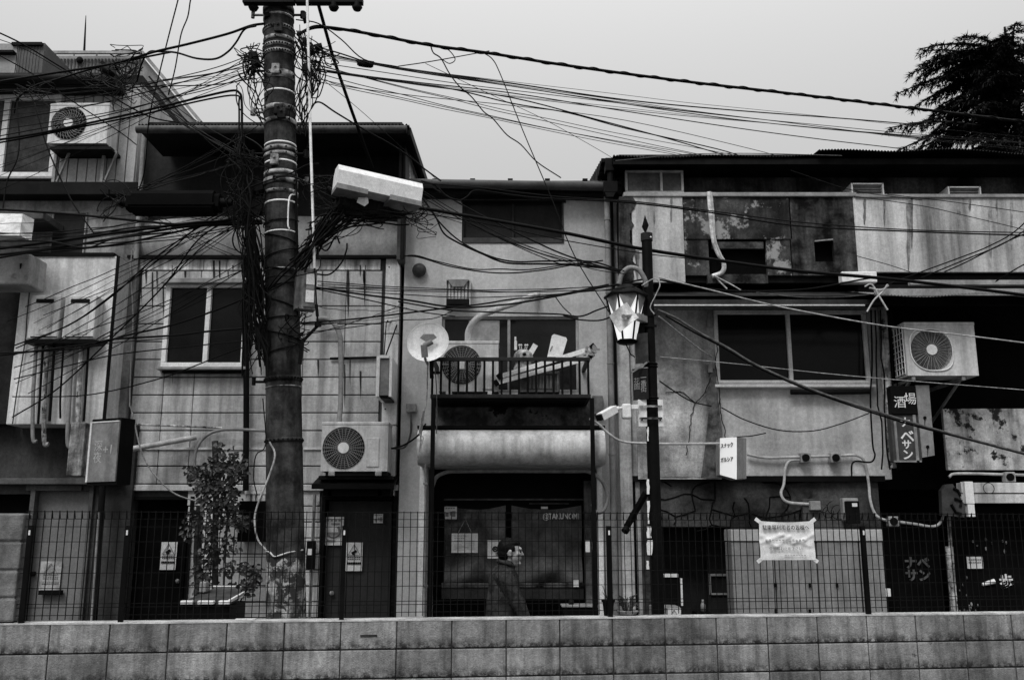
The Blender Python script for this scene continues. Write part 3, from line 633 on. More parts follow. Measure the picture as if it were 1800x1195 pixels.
mb = MB(); mb.pb(1112, 836, 1556, 846, Y - .02, .4); obj("soffit_edge", mb, m_black, Rb)
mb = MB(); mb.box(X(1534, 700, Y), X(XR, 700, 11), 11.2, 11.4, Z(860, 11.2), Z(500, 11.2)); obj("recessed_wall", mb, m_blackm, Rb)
# top storey and parapet
Yp = 10.25
mb = MB(); mb.wh((1088, 272, XR, 345), 10.85, .2, ground=False); obj("top_wall", mb, M("top dark wall", .06, .9, .7, 2.2, streak=.85, sscale=5), Rb)
xl, xr = X(1078, 272, 10.3), X(XR, 272, 10.3); z0 = Z(273, 10.3)
mb = MB(); mb.corr(xl, X(1480, 272, 10.3), 10.3, z0, 15, z0 + .7, .036, .009, wob=.06); mb.corr(X(1440, 272, 10.2), xr, 10.2, Z(266, 10.2), 15, Z(266, 10.2) + .7, .036, .009, wob=.08)
mb.box(xl, xr, 10.36, 10.86, z0 - .06, z0 - .04); mb.box(xl, xr, 10.33, 10.37, z0 - .10, z0 - .03)
mb.prism([(xl, 10.32, z0 - .05), (xl, 15, z0 + .65), (xl, 15, 3), (xl, 10.7, 3), (xl, 10.7, z0 - .1)], (.03, 0, 0)); obj("roof", mb, m_roof, Rb)
mb = MB()
for i in range(9):
    f_ = i / 9; mb.box(xl - .12 - .05 * f_, xl + .02, 10.5 + f_ * 1.2, 10.62 + f_ * 1.2, z0 + .0 - .02 * i, z0 + .045 + .02 * i)
obj("verge_tiles", mb, m_roof, Rb)
mb = MB(); mb.prism([(xl - .25, 10.9, Z(345, 10.85)), (xl - .25, 12.4, Z(345, 10.85)), (xl - .25, 12.4, z0 + .12), (xl - .25, 10.9, z0 - .08)], (.2, 0, 0)); obj("side_wall", mb, m_flake, Rb)
segs = [(1112, 1202, 480, m_parapet, "pale_parapet_panel"), (1202, 1390, 480, m_parapet2, "stained_parapet_panel"), (1390, 1504, 480, m_rust, "rusty_parapet_panel"), (1504, XR, 480, m_parapet, "white_parapet_panel")]
for a, b, yb, m_, nm in segs:
    mb = MB(); y_ = Yp - (.01 if nm[0] == 'p' or nm[0] == 'w' else 0)
    if nm[0] == 's': mb.wh((a, 345, b, 420), y_, .06, ground=False); mb.wh((a, 421, b, 484), y_ + .012, .06, [(1246, 421, 1348, 484)], ground=False)
    elif nm[0] == 'r': mb.wh((a, 345, b, 484), y_, .06, [(1432, 424, 1466, 460)], ground=False)
    elif nm[0] == 'p': mb.wh((a, 343, b, 496), y_, .06, ground=False)
    else: mb.wh((a, 346, b, 478), y_, .06, ground=False)
    obj(nm, mb, m_, Rb)
mb = MB(); mb.wh((1090, 345, XR, 500), Yp + .12, .3, ground=False); obj("parapet_core", mb, m_blackm, Rb)
mb = MB(); mb.pb(1096, 338, 1506, 345, Yp - .03, .12, .006); mb.pb(1504, 341, XR, 347, Yp - .035, .12, .006); obj("parapet_coping", mb, m_alu2, Rb)
mb = MB(); mb.pb(1244, 482, 1350, 498, Yp - .005, .06); mb.pb(1252, 425, 1342, 437, Yp + .02, .05); obj("opening_trim", mb, m_rust, Rb)
mb = MB(); a, b = P(1432, 424, Yp - .02), P(1464, 421, Yp - .02); mb.bar(a, b, .015); obj("slot_edge", mb, m_alu2, Rb)
win(Rb, (1099, 299, 1202, 340), Yp + .25, m_alu2, M("attic pane", .09, .3, .4, 3, streak=.5), .03, [.62], .06)
for a, c, b, d in ((1497, 322, 1554, 342), (1667, 328, 1725, 345)):
    mb = MB(); Yv = 10.5; mb.pb(a, c, a + 2.5, d + 6, Yv, .3); mb.pb(b - 2.5, c, b, d + 6, Yv, .3); mb.pb(a + 2.5, c, b - 2.5, c + 2, Yv, .3); o = obj("louvre_frame", mb, m_alu, Rb)
    mb = MB()
    for k in range(4):
        p = P(a + 3, c + 4.5 + k * 4.6, Yv + .03); e = P(b - 3, c + 4.5 + k * 4.6, Yv + .03); mb.prism([p, e, e + Vector((0, .03, -.016)), p + Vector((0, .03, -.016))], (0, .0, -.006))
    obj("louvre_blade", mb, m_alu2, o)
for k, pts in enumerate(([(1246, 338), (1249, 375), (1251, 400), (1255, 425), (1262, 445), (1272, 462), (1270, 478), (1252, 486)], [(1250, 338), (1254, 378), (1257, 420), (1266, 446), (1273, 458)], [(1256, 484), (1266, 496), (1278, 508)], [(1258, 486), (1285, 500), (1302, 510)])):
    mb = MB(); mb.pt(pts, Yp - .05 - .02 * k, (.026, .014, .010, .008)[k], 8); obj("wrapped_pipe", mb, M("taped pipe", .58, .7, .4, 12, streak=.5, sscale=14) if k == 0 else m_pipe, Rb)
for px, y0, y1, w_ in ((1597, 352, 478, 9), (1603, 348, 440, 5), (1686, 368, 398, 6), (1741, 352, 470, 7), (1752, 350, 420, 4), (1555, 352, 400, 5), (1640, 350, 380, 4), (1705, 350, 372, 5), (1778, 350, 440, 6), (1120, 440, 492, 8), (1150, 350, 400, 4), (1180, 346, 392, 4), (1520, 350, 396, 5)):
    q = [P(px + a * w_ + rnd.uniform(-.6, .6), y0 + b * (y1 - y0), Yp - .0135) for a, b in ((-.4, 0), (.4, 0), (.5, .2), (.34, .45), (.4, .7), (.1, 1), (-.2, .96), (-.45, .66), (-.3, .4), (-.5, .2))]
    mb = MB(); mb.add(q, [list(range(len(q)))[::-1]]); obj("drip_stain", mb, m_run, Rb)
mb = MB()                                                              # torn tar strip at the parapet's left end
c = [(1088, 346), (1112, 346)] + [(1112 + rnd.uniform(-5, 7), 346 + i * 10) for i in range(1, 15)] + [(1112, 494), (1088, 494)]
mb.prism([P(a, b, Yp - .022) for a, b in c][::-1], (0, .02, 0)); obj("tar_strip", mb, m_rust, Rb)
for pts in ([(1520, 504), (1532, 500), (1545, 520), (1560, 545)], [(1560, 500), (1552, 512), (1536, 528), (1524, 548)], [(1528, 506), (1548, 510), (1562, 502)]):
    mb = MB(); mb.pt(pts, 9.7, .010, 6); obj("tie_wire", mb, m_pipe, Rb)
# mid eaves over the window
mb = MB(); a, b = P(1122, 512, 10.1), P(1540, 512, 10.1); c, d = P(1110, 512, 10.3), P(1540, 512, 10.3)
mb.prism([(a.x, 10.0, Z(520, 10.0)), (b.x, 10.0, Z(520, 10.0)), (b.x, 10.7, Z(495, 10.35)), (a.x, 10.7, Z(495, 10.35))], (0, 0, -.04)); mb.box(a.x, b.x, 10.0, 10.03, Z(535, 10.0), Z(520, 10.0)); obj("window_eave", mb, M("eave sheet", .03, .6, .4, 3), Rb)
mb = MB(); mb.cyl(P(1146, 537, 9.97), P(1520, 537, 9.97), .012, 6); obj("eave_pipe", mb, m_pipe, Rb)
mb = MB(); mb.corr(X(1536, 520, 9.75), X(XR, 520, 9.75), 9.75, Z(521, 9.75), 10.6, Z(521, 9.75) + .25, .036, .008, wob=.1); mb.box(X(1538, 520, 9.75), X(XR, 520, 9.75), 9.755, 9.77, Z(519, 9.75), Z(507, 9.75)); obj("corrugated_awning", mb, m_alu2, Rb)
mb = MB(); mb.pb(1110, 484, XR, 497, Yp + .06, .1); mb.box(X(1534, 520, 9.8), X(XR, 520, 9.8), 10.2, 10.3, Z(535, 10.2), Z(500, 10.2)); obj("ledge", mb, m_roof, Rb)
mb = MB(); mb.pb(1480, 477, 1542, 496, 10.1, .12, .01); obj("cable_box", mb, m_alu, Rb)
mb = MB(); mb.wh((1600, 492, XR, 500), 10.1, .06, ground=False); obj("ledge_trim", mb, m_alu2, Rb)
# big window
o = win(Rb, (1257, 545, 1527, 676), Y - .06, m_alu, m_glass, .045, [.487], .08, sill=m_alu)
mb = MB(); mb.pb(1256, 668, 1530, 673, Y - .075, .03, .003); obj("lower_track", mb, m_alu, o)
mb = MB(); mb.pt([(1390, 689), (1460, 689), (1530, 688)], Y - .1, .03, 10); obj("vent_pipe", mb, m_roof, Rb)
mb = MB(); mb.pt([(1247, 548), (1247, 575)], Y - .08, .028, 8); mb.pt([(1249, 640), (1249, 655)], Y - .1, .03, 8); obj("fixture_stub", mb, m_alu2, Rb)
# peeling timber post and pipes between window and dark bay
mb = MB(); mb.tube([Vector((X(1552, 560, 10.5), 10.5, Z(540, 10.5))), P(1560, 700, 10.5), P(1570, 822, 10.5)], .055, 8); o = obj("timber_post", mb, m_peel, Rb)
mb = MB()
for k, xx in enumerate((1536, 1546, 1562, 1568)):
    mb.tube(pxpts([(xx + rnd.uniform(-3, 3) + i * 1.6, 545 + i * 28) for i in range(11)], 10.42), .009, 5)
obj("hanging_cable", mb, m_cable, Rb)
mb = MB(); mb.pt([(1531, 545), (1533, 640), (1530, 700), (1534, 780), (1538, 800), (1530, 812), (1500, 812), (1497, 840)], 10.55, .010, 6); obj("wall_cable", mb, m_cable, Rb)
# conduits and round junction boxes
def conduit(pts, Yc, parent, r=.016, m_=None):
    b = MB(); b.pt(pts, Yc, r, 8); return obj("conduit", b, m_ or m_pipe, parent)
conduit([(1313, 798), (1345, 804), (1400, 803), (1470, 801), (1505, 800), (1520, 812), (1527, 850), (1530, 880), (1540, 905), (1560, 915), (1580, 917)], Y - .06, Rb)
conduit([(1408, 808), (1388, 810), (1380, 825), (1378, 850), (1373, 868), (1385, 882), (1425, 886)], Y - .05, Rb)
conduit([(1580, 917), (1610, 921), (1640, 925), (1655, 915), (1660, 890)], Y - .06, Rb)
conduit([(1668, 838), (1685, 832), (1780, 834), (1960, 838)], Y - .06, Rb)
for px, py in ((1417, 804), (1470, 804), (1572, 916), (1777, 838)):
    mb = MB(); mb.pb(px - 9, py - 9, px + 9, py + 9, Y - .12, .1, .012); o = obj("junction_box", mb, m_alu2, Rb)
    p = P(px, py, Y - .14); mb = MB(); mb.cyl(p, p + Vector((0, .03, 0)), .042, 14); obj("cover", mb, m_black, o)
# lower frontage: service cabinets, doors, rusty panel, lintel
mb = MB(); x0, x1 = X(1287, 1000, 10.4), X(1555, 1000, 10.4)
b_ = 0
for a, c in ((1287, 1362), (1363, 1437), (1438, 1512), (1513, 1555)):
    mb.box(X(a, 1000, 10.4) + .004, X(c, 1000, 10.4) - .004, 10.4, 10.72, 0, Z(952, 10.4), .008)
o = obj("service_cabinet", mb, m_cup, Rb)
mb = MB(); mb.box(x0, x1, 10.385, 10.72, Z(951, 10.4), Z(930, 10.4), .006); obj("cabinet_head", mb, m_cuptop, o)
mb = MB()
for px, py in ((1362, 1024), (1422, 1024), (1362, 1070), (1422, 1070), (1470, 1024)): mb.pb(px, py, px + 4, py + 8, 10.375, .02, .004)
obj("latch", mb, m_black, o)
mb = MB(); mb.pb(1412, 876, 1482, 930, Y - .04, .06, .004); obj("meter_board", mb, m_midwall, Rb)
mb = MB(); mb.pb(1425, 880, 1443, 896, Y - .12, .08, .008); o = obj("breaker_box", mb, m_alu2, Rb)
mb = MB(); mb.pb(1482, 875, 1510, 915, Y - .15, .1, .01); o = obj("electric_meter", mb, m_alu2, Rb); mb = MB(); mb.pb(1488, 880, 1512, 920, Y - .2, .06, .01); o2 = obj("meter_dome", mb, m_black, o); mb = MB(); mb.pb(1498, 884, 1507, 890, Y - .205, .01); obj("meter_label", mb, m_white, o)
for k in range(4):
    mb = MB(); cx_, cy_ = 1447 + k * 9, 892 + (k % 2) * 8; mb.ring(P(cx_, cy_, Y - .09), (0, 1, 0), .05 + .01 * k, .004, 16, 4, .5 * k, 5 + .2 * k); obj("cable_loop", mb, m_cable, Rb)
mb = MB(); mb.pb(1245, 930, 1285, 1195, 11.15, .06, .006, True); mb.pb(1160, 925, 1245, 1195, 11.3, .06, 0, True); o = obj("door", mb, M("bar door", .016, .5, .3, 3), Rb)
mb = MB(); mb.pb(1249, 1008, 1284, 1012, 11.12, .03); mb.pb(1249, 1042, 1284, 1045, 11.12, .03); mb.pb(1247, 1008, 1250, 1045, 11.12, .03); obj("door_pane_frame", mb, m_alu2, o)
mb = MB(); mb.pb(1662, 718, XR, 826, 10.62, .06, .006); obj("flaking_panel", mb, m_flake, Rb)
mb = MB(); mb.pb(1690, 848, XR, 866, 10.55, .12, .004); mb.pb(1690, 868, XR, 884, 10.56, .12, .004); obj("lintel_board", mb, m_panel, Rb)
mb = MB(); mb.pb(1697, 846, 1712, 885, 10.5, .1, .004); mb.pb(1702, 886, 1714, 908, 10.5, .1, .004); obj("lintel_bracket", mb, m_alu, Rb)
mb = MB(); mb.ring(P(1738, 858, 10.5), (0, 1, 0), .06, .004, 20, 5); obj("hanging_ring", mb, m_cable, Rb)
mb = MB(); mb.tube([Vector((X(1668, 1000, 10.7), 10.7, 0)), P(1667, 900, 10.7), P(1662, 860, 10.7)], .022, 8); mb.tube([Vector((X(1672, 1040, 10.72), 10.72, 0)), P(1668, 960, 10.72)], .045, 8); obj("frontage_post", mb, m_peel, Rb)
mb = MB(); mb.pb(1556, 900, 1660, 1195, 11.05, .05, .006, True); o = obj("door", mb, m_blackm, Rb)
ptext("lettering", "ナベ\nサン", 1613, 1001, 11.04, 23, M("faded lettering", .10, .7, .3, 9), o, bold=.006)
mb = MB(); mb.pb(1683, 890, XR, 1195, 10.95, .05, .006, True); obj("shop_front", mb, m_blackm, Rb)
mb = MB(); mb.prism([P(1655, 862, 10.5), P(1663, 851, 10.5), P(1675, 850, 10.5), P(1697, 890, 10.5), P(1697, 909, 10.5), P(1657, 905, 10.5)], (0, .08, 0)); o = obj("angled_signboard", mb, M("signboard side", .045, .6, .3, 6), Rb)
mb = MB()
for c in (((1676, 858), (1684, 862), (1688, 872)), ((1678, 876), (1690, 880), (1688, 890)), ((1672, 886), (1680, 900), (1690, 903))): mb.tube(pxpts(c, 10.49), .016, 5)
obj("brush_mark", mb, m_black, o)
o_ = MB(); o_.pb(1700, 978, 1728, 999, 10.935, .006); o = obj("notice", o_, m_white, Rb)
mb = MB()
for k in range(2):
    for i in range(6): mb.pb(1703 + i * 3.8, 982 + k * 5, 1705.6 + i * 3.8, 984.5 + k * 5, 10.93, .004)
obj("print", mb, m_inkg, o)
t_ = ptext("lettering", "歩", 1769, 1023, 10.94, 26, m_white, Rb, bold=.004)
mb = MB(); mb.tube(pxpts([(1727, 1027), (1737, 1024), (1748, 1021)], 10.935), [.018, .026, .03], 6); obj("brush_stroke", mb, m_white, Rb)
m_trk = M("trinkets", .12, .5, .9, 20)
for k in range(26):
    px, py = rnd.choice([(rnd.uniform(1684, 1700), rnd.uniform(960, 1078)), (rnd.uniform(1700, 1795), rnd.uniform(945, 975)), (rnd.uniform(1700, 1720), rnd.uniform(1060, 1078))])
    mb = MB(); p = P(px, py, 10.93); mb.ball(p, rnd.uniform(.006, .014), .006, rnd.uniform(.008, .03), 6, 4); obj("window_trinket", mb, m_trk, Rb)

# ------------------------------------------------------------------ air conditioners
def ac(label, r, Yf, fan, fr, depth=.30, hub='round', panel=None, frame=None, side=False, legs=True, swirl=0.0, rings=9):
    p0 = P((r[0] + r[2]) / 2, r[3], Yf)
    t = thing("air_conditioner", label, "air conditioner", (p0.x, Yf, p0.z), "outdoor air conditioner units")
    m = (r[1] + r[3]) / 2; x0, x1 = X(r[0], m, Yf), X(r[2], m, Yf); z0, z1 = Z(r[3], Yf), Z(r[1], Yf)
    fc = P(fan[0], fan[1], Yf); e = P(fan[0] + fr, fan[1], Yf); rad = (e - fc).length
    b = MB(); N = 48; out_ = []; inn = []; bk = []
    for i in range(N):
        a = 2 * math.pi * i / N; c, s_ = math.cos(a), math.sin(a)
        k = min(((x1 - fc.x) / c) if c > 1e-6 else ((x0 - fc.x) / c) if c < -1e-6 else 9, ((z1 - fc.z) / s_) if s_ > 1e-6 else ((z0 - fc.z) / s_) if s_ < -1e-6 else 9)
        out_.append(Vector((fc.x + c * k, Yf, fc.z + s_ * k))); inn.append(Vector((fc.x + c * rad, Yf, fc.z + s_ * rad))); bk.append(Vector((fc.x + c * rad, Yf + .09, fc.z + s_ * rad)))
    b.add(out_ + inn + bk, [(i, (i + 1) % N, N + (i + 1) % N, N + i) for i in range(N)] + [(N + i, N + (i + 1) % N, 2 * N + (i + 1) % N, 2 * N + i) for i in range(N)])
    # corners of the front and the shell behind
    cs = [Vector((x0, Yf, z0)), Vector((x1, Yf, z0)), Vector((x1, Yf, z1)), Vector((x0, Yf, z1))]
    for c in cs:
        o2 = sorted(range(N), key=lambda i: (out_[i] - c).length)[:2]; b.add([c, out_[o2[0]], out_[o2[1]]], [(0, 1, 2)])
    b.add(cs + [c + Vector((0, depth, 0)) for c in cs], [(0, 4, 5, 1), (1, 5, 6, 2), (2, 6, 7, 3), (3, 7, 4, 0), (4, 7, 6, 5)])
    b.box(x0 - .006, x1 + .006, Yf - .006, Yf + depth, z1 - .03, z1 + .006, .008)
    if panel: b.pb(*panel, Yf - .012, .014, .005)
    obj("casing", b, m_ac, t)
    b = MB(); b.cyl((fc.x, Yf + .085, fc.z), (fc.x, Yf + .09, fc.z), rad, 32); obj("fan_well", b, m_blackm, t)
    b = MB()
    for k in range(3):
        a = 2 * math.pi * k / 3 + .5; q = []
        for (rr, aa, yy) in ((.2, 0, .05), (.95, -.35, .075), (.95, .55, .03), (.2, .9, .03)): q.append(Vector((fc.x + rad * rr * math.cos(a + aa), Yf + yy, fc.z + rad * rr * math.sin(a + aa))))
        b.prism(q, (0, .004, 0))
    obj("fan_blade", b, m_fan, t)
    b = MB()
    for k in range(1, rings + 1): b.ring((fc.x, Yf - .004, fc.z), (0, 1, 0), rad * (.22 + .78 * k / rings), .0028, 36, 4)
    ns = 30
    for k in range(ns):
        a = 2 * math.pi * k / ns; pts = [Vector((fc.x + rad * q_ * math.cos(a + swirl * (q_ - .2)), Yf - .008, fc.z + rad * q_ * math.sin(a + swirl * (q_ - .2)))) for q_ in (.2, .45, .7, 1.0)]
        b.tube(pts, .0035 if k % 3 else .005, 4)
    obj("fan_guard", b, m_fanw, t)
    b = MB()
    if hub == 'round': b.cyl((fc.x, Yf - .02, fc.z), (fc.x, Yf + .01, fc.z), rad * .26, 24)
    else: b.box(fc.x - rad * .17, fc.x + rad * .17, Yf - .02, Yf + .01, fc.z - rad * .26, fc.z + rad * .26, .01)
    obj("hub_badge", b, m_ac if hub == 'box' else m_white, t)
    if frame:
        b = MB(); q = rad * 1.03; c = []
        for a in range(40):
            th = 2 * math.pi * a / 40; n_ = 3.6 if math.cos(th) * math.sin(th) < 0 and math.cos(th) < 0 or math.cos(th) * math.sin(th) < 0 and math.cos(th) > 0 else 2.2
            rr = q / (abs(math.cos(th)) ** n_ + abs(math.sin(th)) ** n_) ** (1 / n_); c.append(Vector((fc.x + rr * math.cos(th), Yf - .006, fc.z + rr * math.sin(th))))
        b.tube(c + [c[0]], .008, 5, cap=False); obj("guard_frame", b, m_white, t)
    if side:
        b = MB(); b.box(x0 - .004, x0 + .0, Yf + .03, Yf + depth - .02, z0 + .02, z1 - .03); o = obj("side_coil", b, m_black, t)
        b = MB()
        for k in range(4): b.box(x0 - .012, x0 - .004, Yf + .03 + k * .075, Yf + .038 + k * .075, z0 + .02, z1 - .03)
        for k in range(8): b.box(x0 - .014, x0 - .006, Yf + .03, Yf + depth - .02, z0 + .03 + k * .065, z0 + .036 + k * .065)
        obj("side_grille", b, m_alu, t)
    if legs:
        for q in (.12, .82):
            b = MB(); xq = x0 + (x1 - x0) * q; b.box(xq, xq + .07, Yf - .01, Yf + depth + .02, z0 - .05, z0 - .001, .006); obj("foot", b, m_alu2 if not legs == 'w' else m_white, t)
    return t
ac("small air conditioner with swirled fan guard hung high on the far left building", (86, 182, 190, 252), 10.5, (121, 217), 31, .28, swirl=.7, rings=4, legs=False)
ac("air conditioner above the charcoal door, on a dark bracket right of the big pole", (565, 742, 682, 828), 10.45, (604, 787), 37, .32, panel=(644, 769, 666, 820))
ac("air conditioner on the balcony behind the railing beside the satellite dish", (772, 600, 876, 688), 10.25, (811, 641), 34.5, .3, hub='box', panel=(848, 625, 870, 684), legs='w')
ac("air conditioner with square fan frame high over the hanging bar sign at the right", (1592, 567, 1716, 660), 10.1, (1637, 615), 36, .32, frame=True, side=True, rings=13, legs=False)
# brackets of the wall-hung ones
t = thing("wall_bracket", "white steel bracket carrying the far left air conditioner", "bracket", P(140, 256, 10.5))
mb = MB(); a, b = P(88, 257, 10.5), P(195, 257, 10.5); mb.box(a.x, b.x, 10.5, 10.79, a.z - .04, a.z - .006); obj("shelf", mb, m_roof, t)
for px in (100, 184):
    mb = MB(); p = P(px, 260, 10.7); mb.bar(p, (p.x, 10.7, Z(322, 10.7)), .035)
    mb.bar(P(px, 320, 10.69), P(px + 22, 268, 10.62), .025); mb.bar(P(px + 22, 268, 10.62), P(px - 6, 262, 10.6), .02); obj("brace", mb, m_alu2, t)
t = thing("wall_bracket", "dark bracket and drip tray under the air conditioner above the charcoal door", "bracket", P(620, 845, 10.5))
mb = MB(); mb.pb(572, 829, 680, 836, 10.47, .4); mb.pb(560, 836, 690, 842, 10.5, .4); obj("shelf", mb, m_roof, t)
for px in (580, 668): mb = MB(); mb.pb(px - 3, 842, px + 3, 872, 10.6, .27); obj("brace", mb, m_roof, t)
t = thing("wall_bracket", "pair of steel arms under the right-hand air conditioner", "bracket", P(1650, 662, 10.15))
for px in (1606, 1694): mb = MB(); p = P(px, 662, 10.1); mb.bar(p + Vector((0, .0, -.02)), Vector((p.x, 11.2, p.z - .02)), .035); mb.bar(p + Vector((0, .1, -.03)), Vector((p.x, 11.2, p.z - .5)), .025); obj("arm", mb, m_pipeg, t)

# ------------------------------------------------------------------ balcony with its contents
Yb = 10.05
B = thing("balcony", "small black steel balcony with slatted railing under the stucco house window", "balcony", (P(895, 697, 10.4).x, 10.4, Z(700, 10.4)))
x0, x1 = X(757, 660, Yb), X(1038, 660, Yb); zt, zb2 = Z(631, Yb), Z(696, Yb)
mb = MB(); mb.box(x0, x1, Yb, Yb + .04, zt - .02, zt + .02, .004); mb.box(x0, x1, Yb, Yb + .04, zb2 - .02, zb2 + .02, .004)
for xx in (x0, x1 - .04): mb.box(xx, xx + .04, Yb + .04, 10.8, zt - .02, zt + .02); mb.box(xx, xx + .04, Yb + .04, 10.8, zb2 - .02, zb2 + .02)
obj("rail", mb, M("railing paint", .022, .45, .2, 9), B)
for i in range(19):
    mb = MB(); xx = x0 + .005 + (x1 - x0 - .04) * i / 18; mb.box(xx, xx + .024, Yb + .008, Yb + .03, zb2 + .02, zt - .02); obj("baluster", mb, m_black if i else m_black, B)
mb = MB(); mb.box(x0 + .04, x1 - .04, Yb + .05, 10.79, zb2 - .03, zb2 - .002); obj("deck", mb, m_roof, B)
for px, yb in ((757, 1195), (1038, 1195)):
    mb = MB(); xx = X(px, 760, Yb); mb.box(xx - .0, xx + .045, Yb + .002, Yb + .045, 0.0, zb2 - .02); mb.box(xx, xx + .045, 10.5, 10.54, 0 if px < 800 else 1, zb2 - .02) if 0 else None; obj("post", mb, m_black, B)
def lieT(pts, Y_, Y1=None): return pxpts(pts, Y_, Y1)
t = thing("crate", "slatted wooden crate standing on the balcony behind the ladders", "crate", (P(948, 690, 10.4).x, 10.4, Z(696, Yb)))
mb = MB(); mb.pb(912, 652, 984, 690, 10.4, .3, .01); obj("box_body", mb, M("crate wood", .16, .7, .3, 8), t)
mb = MB()
for i in range(7): mb.pb(930 + i * 6, 660, 934 + i * 6, 683, 10.388, .01, .003)
for q in ((914, 654, 982, 657), (914, 686, 982, 689), (914, 657, 917, 686), (979, 657, 982, 686)): mb.pb(*q, 10.385, .015, .003)
obj("slat", mb, m_alu2, t)
for k, (a, b) in enumerate((((878, 662), (1042, 612)), ((872, 673), (1040, 628)))):
    t = thing("ladder", ["upper", "lower"][k] + " pale aluminium ladder lying slanted across the balcony", "ladder", P(a[0], a[1], 10.22), "aluminium ladders on the balcony")
    for dy in (0, .12):
        mb = MB(); mb.bar(P(a[0], a[1], 10.2 + dy), P(b[0], b[1], 10.2 + dy), .022, .05); obj("side_rail", mb, m_alu, t)
    for i in range(7):
        f_ = (i + .5) / 7; q = P(a[0] + (b[0] - a[0]) * f_, a[1] + (b[1] - a[1]) * f_, 10.2); mb = MB(); mb.cyl(q, q + Vector((0, .12, 0)), .012, 6); obj("rung", mb, m_alu2, t)
    mb = MB(); mb.bar(P(b[0] - 4, b[1], 10.19), P(b[0] + 3, b[1] - 6, 10.19), .05); mb.bar(P(a[0] - 3, a[1] - 4, 10.19), P(a[0] + 3, a[1] + 4, 10.19), .05); obj("end_cap", mb, m_black, t)
t = thing("metal_scrap", "jumble of metal hinge pieces at the raised end of the ladders", "scrap metal", P(1038, 622, 10.1))
mb = MB()
for k in range(12): c = P(1038 + rnd.uniform(-10, 8), 616 + rnd.uniform(-8, 10), 10.12); mb.bar(c, c + Vector((rnd.uniform(-.06, .06), rnd.uniform(-.02, .02), rnd.uniform(-.06, .06))), .022); mb.cyl(c, c + Vector((0, .03, 0)), .018, 8)
obj("plates", mb, m_alu2, t)
t = thing("storage_bin", "white plastic bin lid standing tilted on the balcony", "bin", P(978, 628, 10.35))
mb = MB(); c = [P(962, 627, 10.35), P(970, 590, 10.35), P(974, 587, 10.35), P(995, 593, 10.35), P(997, 597, 10.35), P(988, 627, 10.35)]
mb.prism(c[::-1], (0, .12, 0)); obj("lid", mb, m_white, t); mb = MB(); mb.pt([(967, 616), (971, 608)], 10.345, .006); obj("vent_marks", mb, m_inkg, t)
t = thing("mascot_figure", "round lidded jar with a crown of knobs behind the balcony railing", "mascot", P(920, 660, 10.3))
c = P(920, 660, 10.32)  # crowned mascot figure, simplified to a turned pot shape
mb = MB(); mb.lathe(c, [(.0, 0), (.09, 0), (.11, .08), (.085, .15), (.10, .155), (.115, .20), (.10, .25), (.06, .285), (.0, .30)], seg=20); obj("body", mb, M("jar glaze", .26, .3, .5, 14), t)
for k in range(4):
    mb = MB(); a = k * math.pi / 3; p = c + Vector((.035 * math.cos(a), -.0, .29)); mb.cyl(p, p + Vector((.01 * math.cos(a), 0, .05)), .004, 5); mb.ball(p + Vector((.01 * math.cos(a), 0, .055)), .012, seg=8, rings=6); obj("knob", mb, m_white, t)
mb = MB(); p = c + Vector((.01, -.112, .22)); mb.ball(p, .022, .01, .018, 10, 8); obj("spot", mb, m_black, t)
mb = MB(); mb.lathe(c + Vector((0, 0, .15)), [(.088, 0), (.118, .008), (.118, .016), (.088, .02)], seg=20); obj("rim", mb, m_alu2, t)
t = MB(); t.pb(904, 598, 909, 616, 10.5, .05, .012); t.cyl(P(906, 598, 10.52), P(906, 592, 10.52), .012, 8); tag(obj("bottle", t, m_alu), "small pale bottle standing against the balcony window stile", "bottle")
t = MB(); t.obox(P(936, 615, 10.3), Vector((.5, 0, .86)), Vector((0, 1, 0)), Vector((-.86, 0, .5)), .07, .01, .03); tag(obj("price_tag", t, m_white), "small white card leaning beside the jar on the balcony", "card")
# broad duct tube from the balcony unit up to the wall
D = MB(); D.tube(smoothpts([P(822, 600, 10.5), P(824, 580, 10.45), P(838, 560, 10.4), P(870, 545, 10.4), P(905, 533, 10.45), P(930, 523, 10.6), P(946, 517, 10.78)], 8), .034, 10)
tag(obj("duct_tube", D, m_siding2), "pale bent duct tube rising from the balcony unit to the stucco wall", "duct")
# satellite dish
c = P(753, 603, 9.85); ax = Vector((-.10, -1, .22)).normalized()
t = thing("satellite_dish", "white round satellite dish with rust drips clamped to the balcony corner", "satellite dish", P(757, 645, 10.0))
mb = MB(); rd = (P(790, 603, 9.85) - c).length
pf = [(rd * q, .075 * q * q * 1.0) for q in (0, .15, .3, .45, .6, .75, .9, 1)] + [(rd * 1.012, .08), (rd * .97, .066)] + [(rd * q, .075 * q * q - .006) for q in (.75, .5, .2, 0)]
mb.lathe(c - ax * .04, pf, ax, 40); obj("reflector", mb, m_dish, t)
mb = MB(); e = P(768, 600, 9.6); mb.bar(P(752, 640, 9.95), P(747, 630, 9.6), .022); mb.cyl(P(747, 628, 9.6), P(745, 606, 9.58), .035, 12); mb.cyl(P(745, 608, 9.6), P(760, 600, 9.6), .03, 12); obj("feed_arm", mb, m_fanw, t)
mb = MB(); mb.prism([P(738, 594, 9.80), P(744, 587, 9.80), P(762, 587, 9.80), P(768, 593, 9.80), P(757, 600, 9.80), P(756, 608, 9.80), P(748, 608, 9.80), P(748, 600, 9.80)], (0, .008, 0)); obj("bracket_mark", mb, m_signgrey, t)
mb = MB(); mb.cyl(P(757, 605, 9.98), P(759, 665, 10.03), .022, 8); mb.bar(P(757, 655, 10.0), P(772, 655, 10.06), .03); obj("mount", mb, m_black, t)
